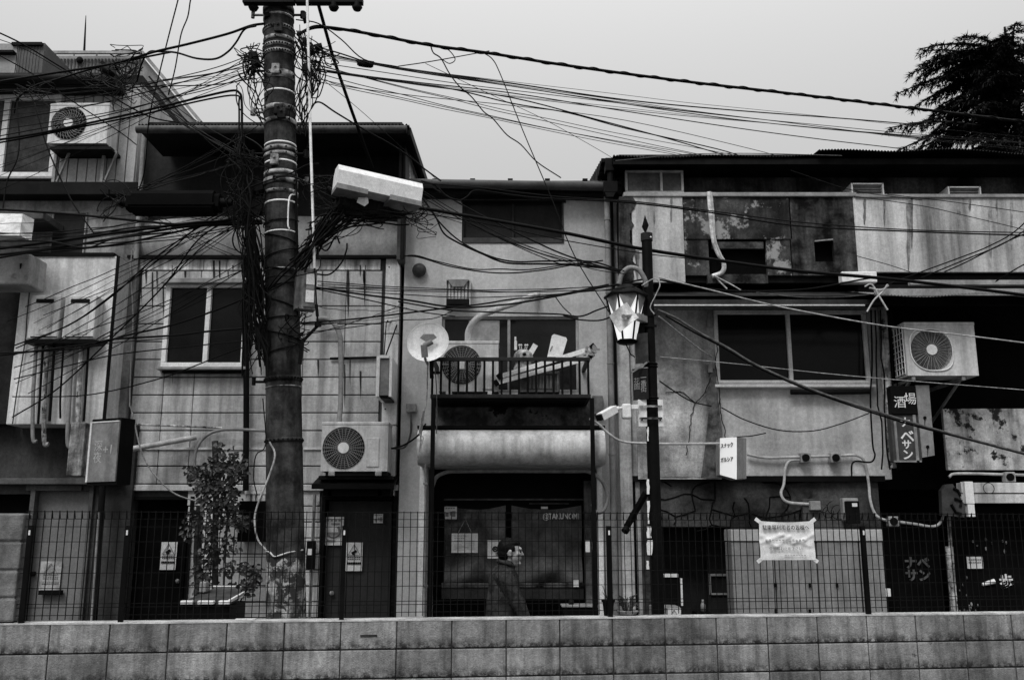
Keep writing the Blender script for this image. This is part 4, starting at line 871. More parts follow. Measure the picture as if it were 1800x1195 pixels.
t = MB(); t.pt([(764, 645), (767, 680), (768, 730), (767, 762)], 10.0, .006, 5); tag(obj("dish_cable", t, m_cable_g), "thin grey cable hanging from the satellite dish to the awning roll", "cable")
t = MB()
for k in range(5): t.pt([(746 - k * .8, 722), (741 - k, 760), (736 + k * 2, 800 - k * 8), (733 + k * 2.5, 810 - k * 9)], 10.0 - k * .01, .006, 5)
t.pt([(752, 640), (750, 700), (745, 726)], 10.02, .008, 5)
tag(obj("cable_coil", t, m_cable_l), "bundle of pale spare cable hanging beside the awning roll's left end", "cable")
t = MB(); t.pt([(748, 815), (748, 900), (747, 1000), (746, 1090)], 10.1, .012, 6)
for py in (850, 1029): t.box(X(748, py, 10.08) - .025, X(748, py, 10.08) + .025, 10.08, 10.11, Z(py + 2, 10.1), Z(py - 2, 10.1))
tag(obj("ground_cable", t, m_pipeg), "straight grey cable clipped down the balcony's left post", "cable")

# ------------------------------------------------------------------ signs
def boxsign(name, label, r, Y_, depth, mface, mcase, border=.02):
    p = P((r[0] + r[2]) / 2, r[3], Y_); t = thing(name, label, "sign", (p.x, Y_, p.z))
    b = MB(); b.pb(*r, Y_ + .01, depth, .008); obj("casing", b, mcase, t)
    b = MB(); m = (r[1] + r[3]) / 2; b.box(X(r[0], m, Y_) + border, X(r[2], m, Y_) - border, Y_, Y_ + .02, Z(r[3], Y_) + border, Z(r[1], Y_) - border, .004); obj("face", b, mface, t)
    return t
# left angled bar sign
c = P(182, 793, 9.7); th = R(-24)
u = Vector((math.cos(th), math.sin(th), 0)); vv = Vector((-math.sin(th), math.cos(th), 0)); zz = Vector((0, 0, 1))
t = thing("bar_sign", "grey box sign lettered 深夜+1 hung at an angle from the left building", "sign", c - zz * .32)
hx, hz = .195, .31; fx = u * .0
mb = MB(); mb.obox(c + vv * .10, u, vv, zz, hx + .012, .09, hz + .03); obj("casing", mb, m_black, t)
mb = MB(); mb.obox(c + vv * .005, u, vv, zz, hx, .012, hz); obj("face", mb, m_signgrey, t)
mb = MB(); mb.obox(c - u * (hx + .02) + vv * .09, u, vv, zz, .012, .085, hz); mb.obox(c - vv * .006 + zz * (hz - .006), u, vv, zz, hx, .008, .006); mb.obox(c - vv * .006 - u * (hx - .008), u, vv, zz, .006, .008, hz); obj("edge_trim", mb, m_alu, t)
for s_, dx, dz, sz in (("深", -.07, .05, .12), ("夜", -.07, -.07, .12), ("+1", .07, .01, .14)):
    q = c + u * dx + zz * dz - vv * .008; text("lettering", s_, q.x, q.y, q.z, sz, M("sign letter grey", .42, .6, .1, 9), t, rz=th)
t = MB(); t.pb(120, 742, 146, 836, 10.0, .2, .01); tag(obj("sign_side_board", t, M("worn board edge", .24, .8, .6, 8, streak=.8, sscale=12)), "worn narrow board standing behind the left bar sign", "board")
t = MB(); t.ring(P(226, 754, 9.9), (0, 1, 0), .035, .011, 16, 6, -1.6, 2.2); tag(obj("hook", t, m_pipe), "pale hook fixed right of the left bar sign", "hook")
# hanging bar sign at the right
t = thing("hanging_sign", "tall hanging bar sign lettered 酒場 ナベサン under the right air conditioner", "sign", P(1605, 812, 10.2))
mb = MB(); mb.pb(1567, 678, 1612, 728, 10.15, .12, .006); o = obj("upper_board", mb, m_black, t)
ptext("lettering", "酒", 1582, 708, 10.148, 22, m_white, o); ptext("lettering", "場", 1600, 702, 10.148, 22, m_white, o)
mb = MB(); mb.pb(1568, 729, 1618, 812, 10.17, .1, .006); o = obj("lower_board", mb, M("lower board", .05, .6, .2, 6), t)
mb = MB(); mb.pb(1608, 729, 1613, 812, 10.155, .02); mb.pb(1572, 809, 1620, 812, 10.155, .02); mb.pb(1574, 740, 1578, 809, 10.158, .02); obj("edge_strip", mb, m_pipeg, o)
for s_, px, py, sz in (("ナ", 1591, 743, 19), ("ベ", 1595, 768, 25), ("サ", 1594, 782, 17), ("ン", 1596, 800, 20)): ptext("lettering", s_, px, py, 10.165, sz, m_white, o, bold=.003)
mb = MB(); q = [P(1609, 677, 10.2), P(1633, 677, 10.2), P(1643, 800, 10.2), P(1621, 804, 10.2)]; mb.prism(q[::-1], (0, .2, 0)); o = obj("side_panel", mb, m_signgrey, t)
mb = MB()
for px, py in ((1626, 734), (1631, 785)): p = P(px, py, 10.19); mb.cyl(p, p + Vector((0, .02, 0)), .018, 10); mb.prism([P(px - 1, py, 10.195), P(px - .3, py + 18, 10.195), P(px + 1, py, 10.195)], (0, .004, 0))
obj("bolt", mb, m_black, o)
# lit box sign
c = P(1290, 805, 10.2)
t = thing("lit_box_sign", "lit white wedge-shaped box sign with small katakana in the conduit line", "sign", P(1290, 842, 10.2))
a, b, d = P(1266, 770, 10.25), P(1294, 768, 10.0), P(1312, 770, 10.2); a2, b2, d2 = P(1266, 834, 10.25), P(1294, 842, 10.0), P(1312, 841, 10.2)
mb = MB(); mb.prism([b, d, d2, b2], (0, .22, 0)); mb.prism([a + Vector((0, .02, 0)), b + Vector((0, .02, 0)), b2 + Vector((0, .02, 0)), a2 + Vector((0, .02, 0))], (0, .2, 0)); obj("casing", mb, m_alu2, t)
mb = MB(); n_ = (b - a).cross(a2 - a).normalized(); n_ = n_ if n_.y < 0 else -n_; mb.prism([a + n_ * .004, b + n_ * .004, b2 + n_ * .004, a2 + n_ * .004], -n_ * .012); obj("lit_face", mb, m_litbox, t)
ux = (b - a); ux.z = 0; ux.normalize(); uz = Vector((0, 0, 1))
for s_, py in (("スナック", 783), ("ガルシア", 808)):
    q = P(1279, py, 10.13) + n_ * .01; text("lettering", s_, q.x, q.y, q.z, .055, m_ink, t, axes=(ux, uz, ux.cross(uz)), bold=.001)
# side-on box sign on siding house
t = thing("narrow_box_sign", "narrow rusty-edged box sign seen edge-on beside the stucco house", "sign", P(676, 698, 10.5))
mb = MB(); mb.pb(667, 629, 684, 695, 10.35, .5, .006); obj("casing", mb, m_pipeg, t)
mb = MB(); mb.pb(661, 626, 667, 697, 10.33, .5, .004); mb.pb(684, 628, 689, 697, 10.33, .5, .004); mb.pb(667, 624, 684, 629, 10.33, .5); obj("rim", mb, m_alu, t)
mb = MB(); mb.bar(P(675, 625, 10.5), P(679, 567, 10.8), .012); mb.bar(P(678, 625, 10.5), P(698, 570, 10.85), .012); mb.bar(P(679, 567, 10.8), P(690, 564, 10.85), .012); obj("stay", mb, m_black, t)
mb = MB(); mb.pb(668, 690, 686, 700, 10.36, .4, .01); obj("base", mb, m_black, t)

# papers ---------------------------------------------------------------
def paper(label, r, Y_, kind, parent=None, name="notice", tilt=0.0):
    p = P((r[0] + r[2]) / 2, r[3], Y_); t = thing(name, label, "notice", (p.x, Y_, p.z))
    n, k = 6, 8; m = (r[1] + r[3]) / 2; x0, x1, z0, z1 = X(r[0], m, Y_), X(r[2], m, Y_), Z(r[3], Y_), Z(r[1], Y_); b = MB(); q = []
    for j in range(k + 1):
        for i in range(n + 1): q.append((x0 + (x1 - x0) * i / n + tilt * (j / k) * .05, Y_ - .004 - .004 * abs(noise.noise(Vector((i * .5, j * .5, r[0])))), z0 + (z1 - z0) * j / k))
    b.add(q, [(j * (n + 1) + i, j * (n + 1) + i + 1, (j + 1) * (n + 1) + i + 1, (j + 1) * (n + 1) + i) for j in range(k) for i in range(n)]); b.box(x0, x1, Y_ - .003, Y_, z0, z1)
    obj("sheet", b, m_paper if kind != 'dull' else M("dull paper", .32, .8, .3, 9), t)
    W_, H_ = x1 - x0, z1 - z0; y_ = Y_ - .014; ink = MB()
    def bx(a, b_, c, d): ink.box(x0 + W_ * a, x0 + W_ * c, y_, y_ + .003, z0 + H_ * b_, z0 + H_ * d)
    if kind in ('cam', 'dull'):                                     # warning triangle with a camera, text rows
        T = [Vector((x0 + W_ * a, y_, z0 + H_ * b_)) for a, b_ in ((.5, .93), (.13, .56), (.87, .56))]
        for a, b_ in zip(T, T[1:] + T[:1]): ink.bar(a, b_, .004 + W_ * .02, .003)
        ink.obox(Vector((x0 + W_ * .5, y_, z0 + H_ * .66)), Vector((.85, 0, .5)), Vector((0, 1, 0)), Vector((-.5, 0, .85)), W_ * .17, .002, W_ * .08); bx(.44, .56, .56, .62)
        for k in range(7): bx(.14 + k * .11, .46, .21 + k * .11, .49); bx(.14 + k * .11, .40, .21 + k * .11, .43)
        for k in range(8): bx(.10 + k * .105, .23, .19 + k * .105, .31)
    elif kind == 'list':
        for k in range(3):
            for i in range(int(6 - k)): bx(.12 + i * .08, .86 - k * .13, .17 + i * .08, .89 - k * .13)
        for k in range(5): bx(.12, .42 - k * .07, .40 + .1 * (k % 3), .43 - k * .07); bx(.58, .60 - k * .1, .88, .615 - k * .1)
    elif kind == 'seal':
        c = Vector((x0 + W_ * .52, y_, z0 + H_ * .52)); ink.ring(c, (0, 1, 0), W_ * .15, W_ * .045, 20, 6); bx(.45, .46, .50, .58); bx(.54, .46, .59, .58); bx(.45, .50, .59, .535)
        for k in range(4): bx(.55, .3 - k * .05, .75, .32 - k * .05)
    elif kind == 'menu':
        for k in range(4): bx(.12 + k * .2, .84, .24 + k * .2, .92)
        ink.ring(Vector((x0 + W_ * .5, y_, z0 + H_ * .50)), (0, 1, 0), W_ * .30, W_ * .06, 16, 5, 0, math.pi); bx(.16, .30, .84, .46); bx(.16, .12, .60, .2); bx(.35, .72, .8, .78)
    elif kind == 'card':
        for k in range(4): bx(.1 + k * .2, .82, .24 + k * .2, .92)
        bx(.12, .2, .35, .5); bx(.45, .3, .55, .6); bx(.62, .2, .9, .65)
    o = obj("print", ink, m_ink if kind in ('cam', 'seal') else m_inkg, t); return t
paper("security camera warning sheet on the dull left door", (71, 986, 107, 1037), 10.86, 'dull', tilt=-.1)
mb = MB(); mb.pb(67, 1037, 107, 1045, 10.8, .06, .004); tag(obj("letter_slot", mb, m_black), "black mail slot box under the sheet on the dull left door", "mail slot")
paper("camera warning sheet hanging on the black door left of the climbing shrub", (282, 952, 310, 1001), 11.0, 'cam', tilt=.1)
paper("menu-like printed sheet on the upper left of the charcoal door", (570, 908, 604, 958), 10.95, 'menu')
paper("camera warning sheet pasted in the middle of the charcoal door", (608, 953, 637, 1003), 10.95, 'cam')
paper("small shield-shaped sticker at the top right of the charcoal door", (657, 903, 674, 919), 10.95, 'card', name="sticker")
paper("small printed card at the curtained entrance's upper left", (781, 890, 803, 912), 11.1, 'card')
paper("wide white notice hung by a string in front of the curtain", (793, 937, 840, 971), 11.08, 'list')
mb = MB(); mb.tube([P(805, 937, 11.06), P(818, 912, 11.06), P(829, 936, 11.06)], .005, 5); mb.cyl(P(817.5, 911, 11.08), P(817.5, 908, 11.06), .012, 6); tag(obj("notice_string", mb, m_cable_l), "string and nail holding the wide white notice", "string")
paper("white sheet with a round black seal behind the walking person", (857, 949, 883, 981), 11.08, 'seal')
for k, (a, b) in enumerate(((1028, 1037), (1040, 1049))):
    mb = MB(); mb.pb(a, 950, b, 970, 10.7, .012, .002); tag(obj("notice_card", mb, m_paper), ["left", "right"][k] + " of two blank white cards on the entrance's right jamb", "card", "white cards on the jamb")
# ------------------------------------------------------------------ wire fence standing on the block wall
FT = .05
p0 = WP(wall_s(36, 1000), FT, 1.0)
t = thing("wire_fence", "low welded wire fence with slim black posts standing on the block wall", "fence", p0)
zf = Vector((0, 0, 1)); Yf = 7.27
rows = [Z(p, Yf) for p in (901, 913, 926, 951, 977, 1003, 1028, 1054, 1060, 1073)]
s0, s1 = wall_s(36, 950), wall_s(1860, 950)
posts = [wall_s(px, 1000) for px in (45, 218, 603, 1072, 1523)]
edges = [s0] + posts[1:] + [s1]
for a, b in zip(edges, edges[1:]):
    mb = MB()
    for k, z in enumerate(rows):
        mb.bar(WP(a, FT + (.012 if k == 1 else .0), z), WP(b, FT + (.012 if k == 1 else .0), z), .0046 if k else .0055)
    n = int((b - a) / .052)
    for i in range(n + 1):
        s = a + (b - a) * (i + .5) / (n + 1); j = rnd.uniform(-.001, .001)
        mb.bar(WP(s + j, FT - .005, rows[-1] - .03), WP(s - j, FT - .005, rows[0] + .008), .0052)
        mb.bar(WP(s, FT - .004, rows[0] + .006), WP(s, FT + .02, rows[1] + .004), .0052)
    obj("mesh_panel", mb, m_fence, t)
for s in posts:
    mb = MB(); zt_ = Z(924, Yf); mb.obox(WP(s, FT - .03, (.985 + zt_) / 2), wd, wn, zf, .0165, .0165, (zt_ - .985) / 2); o = obj("post", mb, m_black, t)
    mb = MB(); mb.obox(WP(s, FT - .049, zt_ - .05), wd, wn, zf, .006, .002, .017); obj("cap_mark", mb, m_white, o)  # small white mark near the post top
# end pillar of blocks at the far left
t = thing("block_pillar", "pale weathered block pillar closing the wire fence at the photo's left edge", "pillar", WP(wall_s(5, 1000), .1, 1.0))
mb = MB(); sa, sb = wall_s(-90, 1000), wall_s(31, 1000)
zz_ = [Z(p, 7.0) for p in (1089, 1047, 1000, 951, 902)]
for k in range(4):
    b = MB(); b.box(-(sb - sa) / 2, (sb - sa) / 2, -.09, .09, zz_[k] + .004, zz_[k + 1] - .004, .015); off = WP((sa + sb) / 2 + rnd.uniform(-.004, .004), .10, 0)
    mb.add([off + wd * v.x + wn * v.y + Vector((0, 0, v.z)) for v in b.v], b.f)
mb.obox(WP((sa + sb) / 2, .1, (zz_[0] + zz_[-1]) / 2), wd, wn, zf, (sb - sa) / 2 - .01, .08, (zz_[-1] - zz_[0]) / 2 - .01)
obj("block", mb, M("pillar block", .17, .9, .3, 4, streak=.4, bump=.5), t)
# crumpled notice tied to the fence
c0, c1 = wall_s(1334, 950), wall_s(1430, 950); zt_, zb_ = Z(915, 7.4), Z(984, 7.4)
t = thing("fence_notice", "crumpled white notice 駐車場利用者の皆様へ taped to the wire fence", "notice", WP((c0 + c1) / 2, 0, zb_))
mb = MB(); n, k_ = 44, 32; q = []
folds = [((.0, .42), (.42, .66)), ((.42, .66), (.62, .45)), ((.62, .45), (.82, .52)), ((.3, .35), (.55, .62)), ((.82, .52), (1.0, .66)), ((.05, .62), (.3, .35)), ((.72, .2), (.8, .5)), ((.55, .62), (.9, .35))]
def seg_d(p, a, b):
    ax_, ay_ = b[0] - a[0], b[1] - a[1]; t_ = max(0, min(1, ((p[0] - a[0]) * ax_ + (p[1] - a[1]) * ay_) / (ax_ * ax_ + ay_ * ay_))); return math.hypot(p[0] - a[0] - ax_ * t_, p[1] - a[1] - ay_ * t_)
def crinkle(u, v):
    h = 0
    for a, b in folds: h += .0075 * max(0, 1 - seg_d((u, v), a, b) / .07)
    return h + .006 * noise.noise(Vector((u * 5, v * 5, 2.2)))
for j in range(k_ + 1):
    for i in range(n + 1):
        u, v = i / n, j / k_; sx_ = .012 * math.sin(v * 9) * (1 if u > .9 else 0) * .3
        q.append(WP(c0 + (c1 - c0) * (u + .008 * math.sin(9 * v)), -.012 - crinkle(u, v), zb_ + (zt_ - zb_) * (v - .035 * math.sin(math.pi * u) * (v))))
mb.add(q, [(j * (n + 1) + i, j * (n + 1) + i + 1, (j + 1) * (n + 1) + i + 1, (j + 1) * (n + 1) + i) for j in range(k_) for i in range(n)], True)
obj("sheet", mb, m_paper, t)
for u, v in ((0, 0), (1, 0), (0, 1), (1, 1)):
    mb = MB(); c = WP(c0 + (c1 - c0) * u, -.006, zb_ + (zt_ - zb_) * v); mb.obox(c, (wd * .8 + zf * .6 * (1 if (u == v) else -1)).normalized(), wn, (zf * .8 - wd * .6 * (1 if (u == v) else -1)).normalized(), .028, .002, .014); obj("tape", mb, m_white, t)
ax = (wd, zf, wd.cross(zf))
q = WP((c0 + c1) / 2 - .01, -.030, zt_ - .052); text("lettering", "駐車場利用者の皆様へ", q.x, q.y, q.z, .038, m_ink, t, axes=ax)
q = WP((c0 + c1) / 2 - .02, -.030, zb_ + .085); text("lettering", "会話はお止め下さい", q.x, q.y, q.z, .030, m_inkg, t, axes=ax)
mb = MB()
for k in range(12): mb.obox(WP(c0 + .05 + k * .027, -.03, zb_ + .15 + rnd.uniform(-.002, .002)), wd, wn, zf, .009, .001, .006)
for k in range(8): mb.obox(WP(c0 + .2 + k * .022, -.026, zb_ + .035), wd, wn, zf, .007, .001, .004)
obj("faded_print", mb, M("faded ink", .42, .8, .2, 30), t)

# ------------------------------------------------------------------ utility pole
YP = 8.2
PAX = [(0, 489.5), (387, 495), (700, 500.5), (1085, 503.5)]
def pole_px(py):
    for (a, xa_), (b, xb_) in zip(PAX, PAX[1:]):
        if py <= b: return xa_ + (xb_ - xa_) * (py - a) / (b - a)
    return 503.5
pb0, pt0 = P(503.5, 1085, YP), P(489.5, 0, YP); pdir = (pt0 - pb0).normalized()
base = pb0 - pdir * (pb0.z / pdir.z)
def PO(py):   # axis point and radius of the pole at photograph height py
    z = Z(py, YP); a = base + pdir * ((z - base.z) / pdir.z); return a, .167 - .0044 * z
t = thing("utility_pole", "big leaning concrete utility pole wrapped in steel bands, straps and wires", "utility pole", base)
mb = MB(); top = base + pdir * 8.2; mb.tube([base + pdir * (8.2 * k / 12) for k in range(13)], [.167 - .0044 * 8.2 * k / 12 for k in range(13)], 40); obj("shaft", mb, m_pole, t)
def band(py, h, m_, name="band", rr=.006, studs=0, tilt=0.0):
    a, r = PO(py); hh = h / 215; mb = MB(); axv = (pdir + Vector((tilt, 0, 0))).normalized()
    mb.lathe(a - axv * hh / 2, [(r - .002, 0), (r + rr * .6, 0), (r + rr * .6, hh), (r - .002, hh)], axv, 40)
    o = obj(name, mb, m_, t)
    if studs:
        b = MB(); e1 = axv.orthogonal().normalized(); e2 = axv.cross(e1)
        for k in range(studs):
            g_ = 2 * math.pi * k / studs; d = e1 * math.cos(g_) + e2 * math.sin(g_); c = a + d * (r + rr); b.cyl(c - d * .004, c + d * .005, hh * .22, 6)
        obj("strap_hole", b, m_black, o)
    return o
for py, h, m_, rr, st in ((22, 12, m_pole, .016, 0), (36, 5, m_band, .012, 0), (57, 9, m_band, .010, 36), (76, 8, m_band, .012, 8), (88, 8, m_band, .010, 36), (100, 8, m_band, .010, 36),
                          (140, 17, m_band, .008, 6), (168, 3.5, m_tape, .004, 0), (197, 10, m_band, .014, 4), (219, 9, m_band, .012, 4), (259, 3.5, m_tape, .004, 0), (268, 8, m_band, .012, 7), (278, 7, m_band, .012, 7),
                          (291, 3.5, m_tape, .006, 0), (310, 8, m_band, .010, 0), (324, 12, m_band, .016, 5), (343, 7, m_band, .016, 10), (361, 3.5, m_tape, .005, 0), (413, 2.5, m_tape, .005, 0), (478, 2.5, m_band, .004, 0), (492, 2, m_pole, .006, 0),
                          (668, 9, m_pole, .012, 30), (682, 2.5, m_band, .006, 0), (775, 8, m_pole, .009, 26)):
    band(py, h, m_, "strap" if st > 20 else "band", rr, st)
for k, (py, side) in enumerate(((30, -1), (30, 1), (128, -1), (200, -1), (273, -1), (273, 1), (320, 1), (345, -1), (672, -1))):
    a, r = PO(py); mb = MB(); e = a + Vector((side * (r + .10), -.03, 0)); mb.cyl(a + Vector((side * r * .8, -.03, 0)), e, .012, 8); mb.cyl(e - Vector((0, 0, .03)), e + Vector((0, 0, .035)), .026 if k % 2 else .018, 10); obj("bracket", mb, m_black if k % 3 else m_band, t)
for py, dx in ((205, .02), (292, -.02), (62, .03), (135, 0), (212, .05)):
    a, r = PO(py); mb = MB(); c = a + Vector((dx, -r - .015, 0)); mb.box(c.x - .035, c.x + .04, c.y - .015, c.y + .02, c.z - .05, c.z + .05, .006); mb.cyl(c + Vector((0, -.03, .02)), c + Vector((0, 0, .02)), .012, 8); obj("clamp_plate", mb, m_pole if dx > 0 else m_band, t)
# cross arms and insulators at the very top
for (xa_, xb_, py, Y_) in ((428, 518, 3, 8.0), (520, 638, 3, 8.05)):
    mb = MB(); mb.bar(P(xa_, py, Y_), P(xb_, py, Y_), .075, .05); obj("crossarm", mb, m_roof, t)
for px in (446, 587, 628):
    mb = MB(); p = P(px, 8, 8.05); mb.lathe(p - zf * .06, [(.0, 0), (.035, .0), (.05, .03), (.03, .04), (.045, .07), (.02, .09)], zf, 14); obj("insulator", mb, m_roof, t)
for px, py, w_, h_ in ((541, 124, .05, .07), (448, 106, .06, .09), (536, 74, .03, .03), (548, 90, .04, .03), (470, 30, .04, .03), (537, 32, .04, .04), (560, 84, .05, .02), (456, 330, .05, .06), (452, 372, .05, .05)):
    p = P(px, py, 8.1); mb = MB(); mb.obox(p, Vector((.94, .1, .3)).normalized(), Vector((-.1, 1, 0)).normalized(), Vector((-.3, 0, .94)).normalized(), w_ * .7, .05, h_ * .7); obj("terminal_block", mb, m_black, t)
# peeling wrap at the foot, light conduit up the right face
mb = MB(); n, k_ = 40, 14; q = []
for j in range(k_ + 1):
    a, r = PO(1100 - (1100 - 985) * j / k_ - 2)
    for i in range(n + 1):
        g_ = math.pi * (1.08 + .92 * i / n) ; top_j = 6 * math.sin(i * .7) * (j == k_) ; q.append(a + Vector((math.cos(g_) * (r + .006 + .003 * noise.noise(Vector((i, j, 0)))), math.sin(g_) * (r + .006), top_j * .003)))
mb.add(q, [(j * (n + 1) + i, j * (n + 1) + i + 1, (j + 1) * (n + 1) + i + 1, (j + 1) * (n + 1) + i) for j in range(k_) for i in range(n)], True); obj("foot_wrap", mb, m_poster, t)
def on_pole(pts, off=.012):
    o = []
    for px, py in pts:
        a, r = PO(py); x = X(px, py, YP) - a.x; x = max(-r * .98, min(r * .98, x)); o.append(Vector((a.x + x, a.y - math.sqrt(max(r * r - x * x, 0)) - off, a.z)))
    return o
mb = MB(); mb.tube(smoothpts(on_pole([(522, 345), (514, 355), (512, 400), (514, 410)]), 5), .008, 6); obj("riser_wire", mb, m_tape, t)
mb = MB(); mb.tube(smoothpts(on_pole([(469, 968), (482, 970), (490, 977), (500, 975), (515, 970), (537, 966)]), 5), .007, 6); obj("tie_wire", mb, m_pipe, t)
for px in (524, 531): mb = MB(); mb.tube(smoothpts(on_pole([(px, 300), (px, 380), (px - 1, 470), (px + 2, 560)], .01), 5), .016, 6); obj("riser_cable", mb, m_cable, t)
for k in range(9):                                                   # straps of cable wound round the shaft
    a, r = PO(395 + k * 28); mb = MB(); pts = []
    for i in range(15): g_ = math.pi * (1 + i / 14); pts.append(a + Vector((math.cos(g_) * (r + .01), math.sin(g_) * (r + .01), (rnd.uniform(.3, 1) if i == 99 else (i / 14 - .5) * (.06 + .05 * (k % 3)) * (-1 if k % 2 else 1)))))
    mb.tube(pts, .006, 5); obj("winding", mb, m_cable, t)
a, r = PO(590); mb = MB(); mb.bar(P(532, 600, 8.03), P(558, 573, 7.98), .02); mb.bar(P(532, 598, 8.03), P(527, 640, 8.03), .03); mb.cyl(P(559, 574, 7.98), P(559, 568, 7.98), .03, 10); obj("stay_bracket", mb, m_black, t)
# connection boxes
t2 = thing("pole_box", "grey junction box with a worn white label strapped to the pole's right side", "junction box", P(540, 545, 8.1))
mb = MB(); u = Vector((math.cos(R(22)), math.sin(R(22)), 0)); v2 = Vector((-u.y, u.x, 0)); c = P(538, 508, 8.03); mb.obox(c + v2 * .04, u, v2, zf, .088, .06, .185); obj("casing", mb, m_pole if 0 else M("pole box", .16, .6, .4, 8, streak=.7, sscale=20), t2)
mb = MB(); mb.obox(c + u * .03 - v2 * .024, u, v2, zf, .055, .006, .165); obj("cover", mb, M("box cover", .10, .6, .4, 9), t2)
mb = MB(); mb.obox(c + u * .03 - v2 * .032 + zf * .085, u, v2, zf, .036, .003, .05); mb.obox(c + u * .03 - v2 * .032 - zf * .07, u, v2, zf, .036, .003, .055); obj("label", mb, M("worn label", .7, .7, .1, 8, spots=.6, spscale=20, spotcol=.06), t2)
mb = MB(); mb.obox(c + u * .03 - v2 * .032 + zf * .01, u, v2, zf, .034, .003, .018); obj("label_stripe", mb, m_inkg, t2)
# stay rod (white sheath) and guy strand
t3 = thing("guy_rod", "thin white sheathed stay wire running down the pole's right side to a turnbuckle", "stay wire", P(559, 573, 7.95))
mb = MB(); mb.tube([P(539, -40, 7.9), P(546, 250, 7.93), P(553, 472, 7.95)], .0125, 8); obj("sheath", mb, m_tape, t3)
mb = MB(); mb.cyl(P(553, 472, 7.95), P(557, 540, 7.96), .006, 6); mb.cyl(P(556, 535, 7.96), P(558, 556, 7.96), .014, 8); mb.cyl(P(558, 556, 7.96), P(559, 572, 7.96), .008, 6); obj("turnbuckle", mb, m_black, t3)
mb = MB(); mb.tube([P(549, -30, 8.4), P(585, 100, 8.9), P(620, 200, 9.4), P(655, 296, 9.9)], .019, 6); tag(obj("guy_strand", mb, m_cable), "straight dark strand slanting from the pole top behind the white closure", "stay wire")

# cable closures hung on the lines
def closure(name, label, a, b, r, m_, Y_, ends=True, cat="cable closure"):
    p, q = P(*a, Y_), P(*b, Y_); d = (q - p).normalized(); t = thing(name, label, cat, (p + q) / 2 - zf * r)
    mb = MB(); L = (q - p).length
    if r > .08:                                                    # boxy moulded case with a lower skirt
        s1 = d.cross(zf).normalized(); pf_ = [(-.09, -.07), (-.06, -.105), (.06, -.105), (.09, -.07), (.085, .06), (.055, .10), (-.055, .10), (-.085, .06)]
        mb.prism([p + d * .05 + s1 * a_ + zf * b_ for a_, b_ in pf_], d * (L - .10)); mb.prism([p + s1 * a_ * .75 + zf * b_ * .75 for a_, b_ in pf_], d * L); mb.prism([p + d * .03 + s1 * a_ * 1.12 + zf * b_ for a_, b_ in ((-.09, -.03), (.09, -.03), (.09, -.05), (-.09, -.05))], d * (L - .06))
    else: mb.tube([p, p + d * .02, p + d * .06, q - d * .06, q - d * .02, q], [r * .5, r * .92, r, r, r * .92, r * .5], 14)
    obj("body", mb, m_, t)
    if ends:
        for e, s in ((p, -1), (q, 1)): mb = MB(); mb.cyl(e, e + d * s * .10, r * .45, 10, r * .25); mb.ring(e + d * s * .06, d, r * .4, .008, 12, 5); obj("end_cap", mb, m_cable, t)
    mb = MB()
    for k in range(3): c = p + d * L * (.15 + .35 * k) + zf * r; mb.bar(c - d * .03, c + d * .03, .02, .03)
    obj("hanger", mb, m_black, t); return t
closure("cable_closure", "long black cable closure hanging left of the pole", (226, 357), (388, 357), .10, m_blackm, 8.0)
closure("cable_closure", "small dark closure on the lines right of the pole top", (628, 112), (656, 116), .028, m_black, 8.4, ends=False)
closure("cable_closure", "dark clamp closure in front of the far left roof", (178, 118), (200, 132), .05, m_black, 8.6, ends=False)
a, b = P(590, 312, 7.75), P(737, 345, 8.05); d = (b - a).normalized(); up = Vector((0, 0, 1)); sd_ = d.cross(up).normalized(); up2 = sd_.cross(d)
t4 = thing("closure_cover", "long white plastic cable cover box slung right of the pole", "cable cover", (a + b) / 2 - zf * .15)
mb = MB(); c = (a + b) / 2; L = (b - a).length / 2
pr = [(-.09, -.095), (.09, -.095), (.10, .04), (.06, .10), (-.06, .10), (-.10, .04)]
mb.prism([a + sd_ * x + up2 * z for x, z in pr], b - a); obj("cover", mb, m_white, t4)
mb = MB()
for s0_, s1_ in ((0, .36), (.62, 1)): mb.prism([a + (b - a) * s0_ + sd_ * x + up2 * z for x, z in ((-.105, -.13), (.105, -.13), (.105, -.085), (-.105, -.085))], (b - a) * (s1_ - s0_))
obj("skirt", mb, m_pipeg, t4)
t5 = thing("splice_box", "dark ribbed splice box with a torn white sticker under the white cable cover", "splice box", P(645, 380, 8.0))
a, b = P(594, 348, 7.95), P(682, 372, 8.15); d = (b - a).normalized(); sd_ = d.cross(up).normalized(); up2 = sd_.cross(d); mb = MB(); mb.prism([a + sd_ * x + up2 * z for x, z in ((-.11, -.09), (.11, -.09), (.09, .08), (-.09, .08))], b - a)
for k in range(6): q = a + (b - a) * (k + .5) / 6; mb.obox(q, d, sd_, up2, .012, .118, .096)
obj("body", mb, M("splice black", .016, .6, .3, 8), t5)
mb = MB(); e = P(640, 354, 7.84); mb.prism([P(627, 356, 7.835), P(630, 347, 7.835), P(647, 348, 7.835), P(648, 357, 7.835), P(641, 363, 7.835)], (0, -.003, 0)); obj("sticker", mb, m_tape, t5)
for s, e in ((a, P(575, 330, 7.9)), (b, P(712, 378, 8.2))): mb = MB(); mb.tube([s, (s + e) / 2 + zf * .01, e], [.06, .04, .018], 8); obj("cable_boot", mb, m_cable, t5)

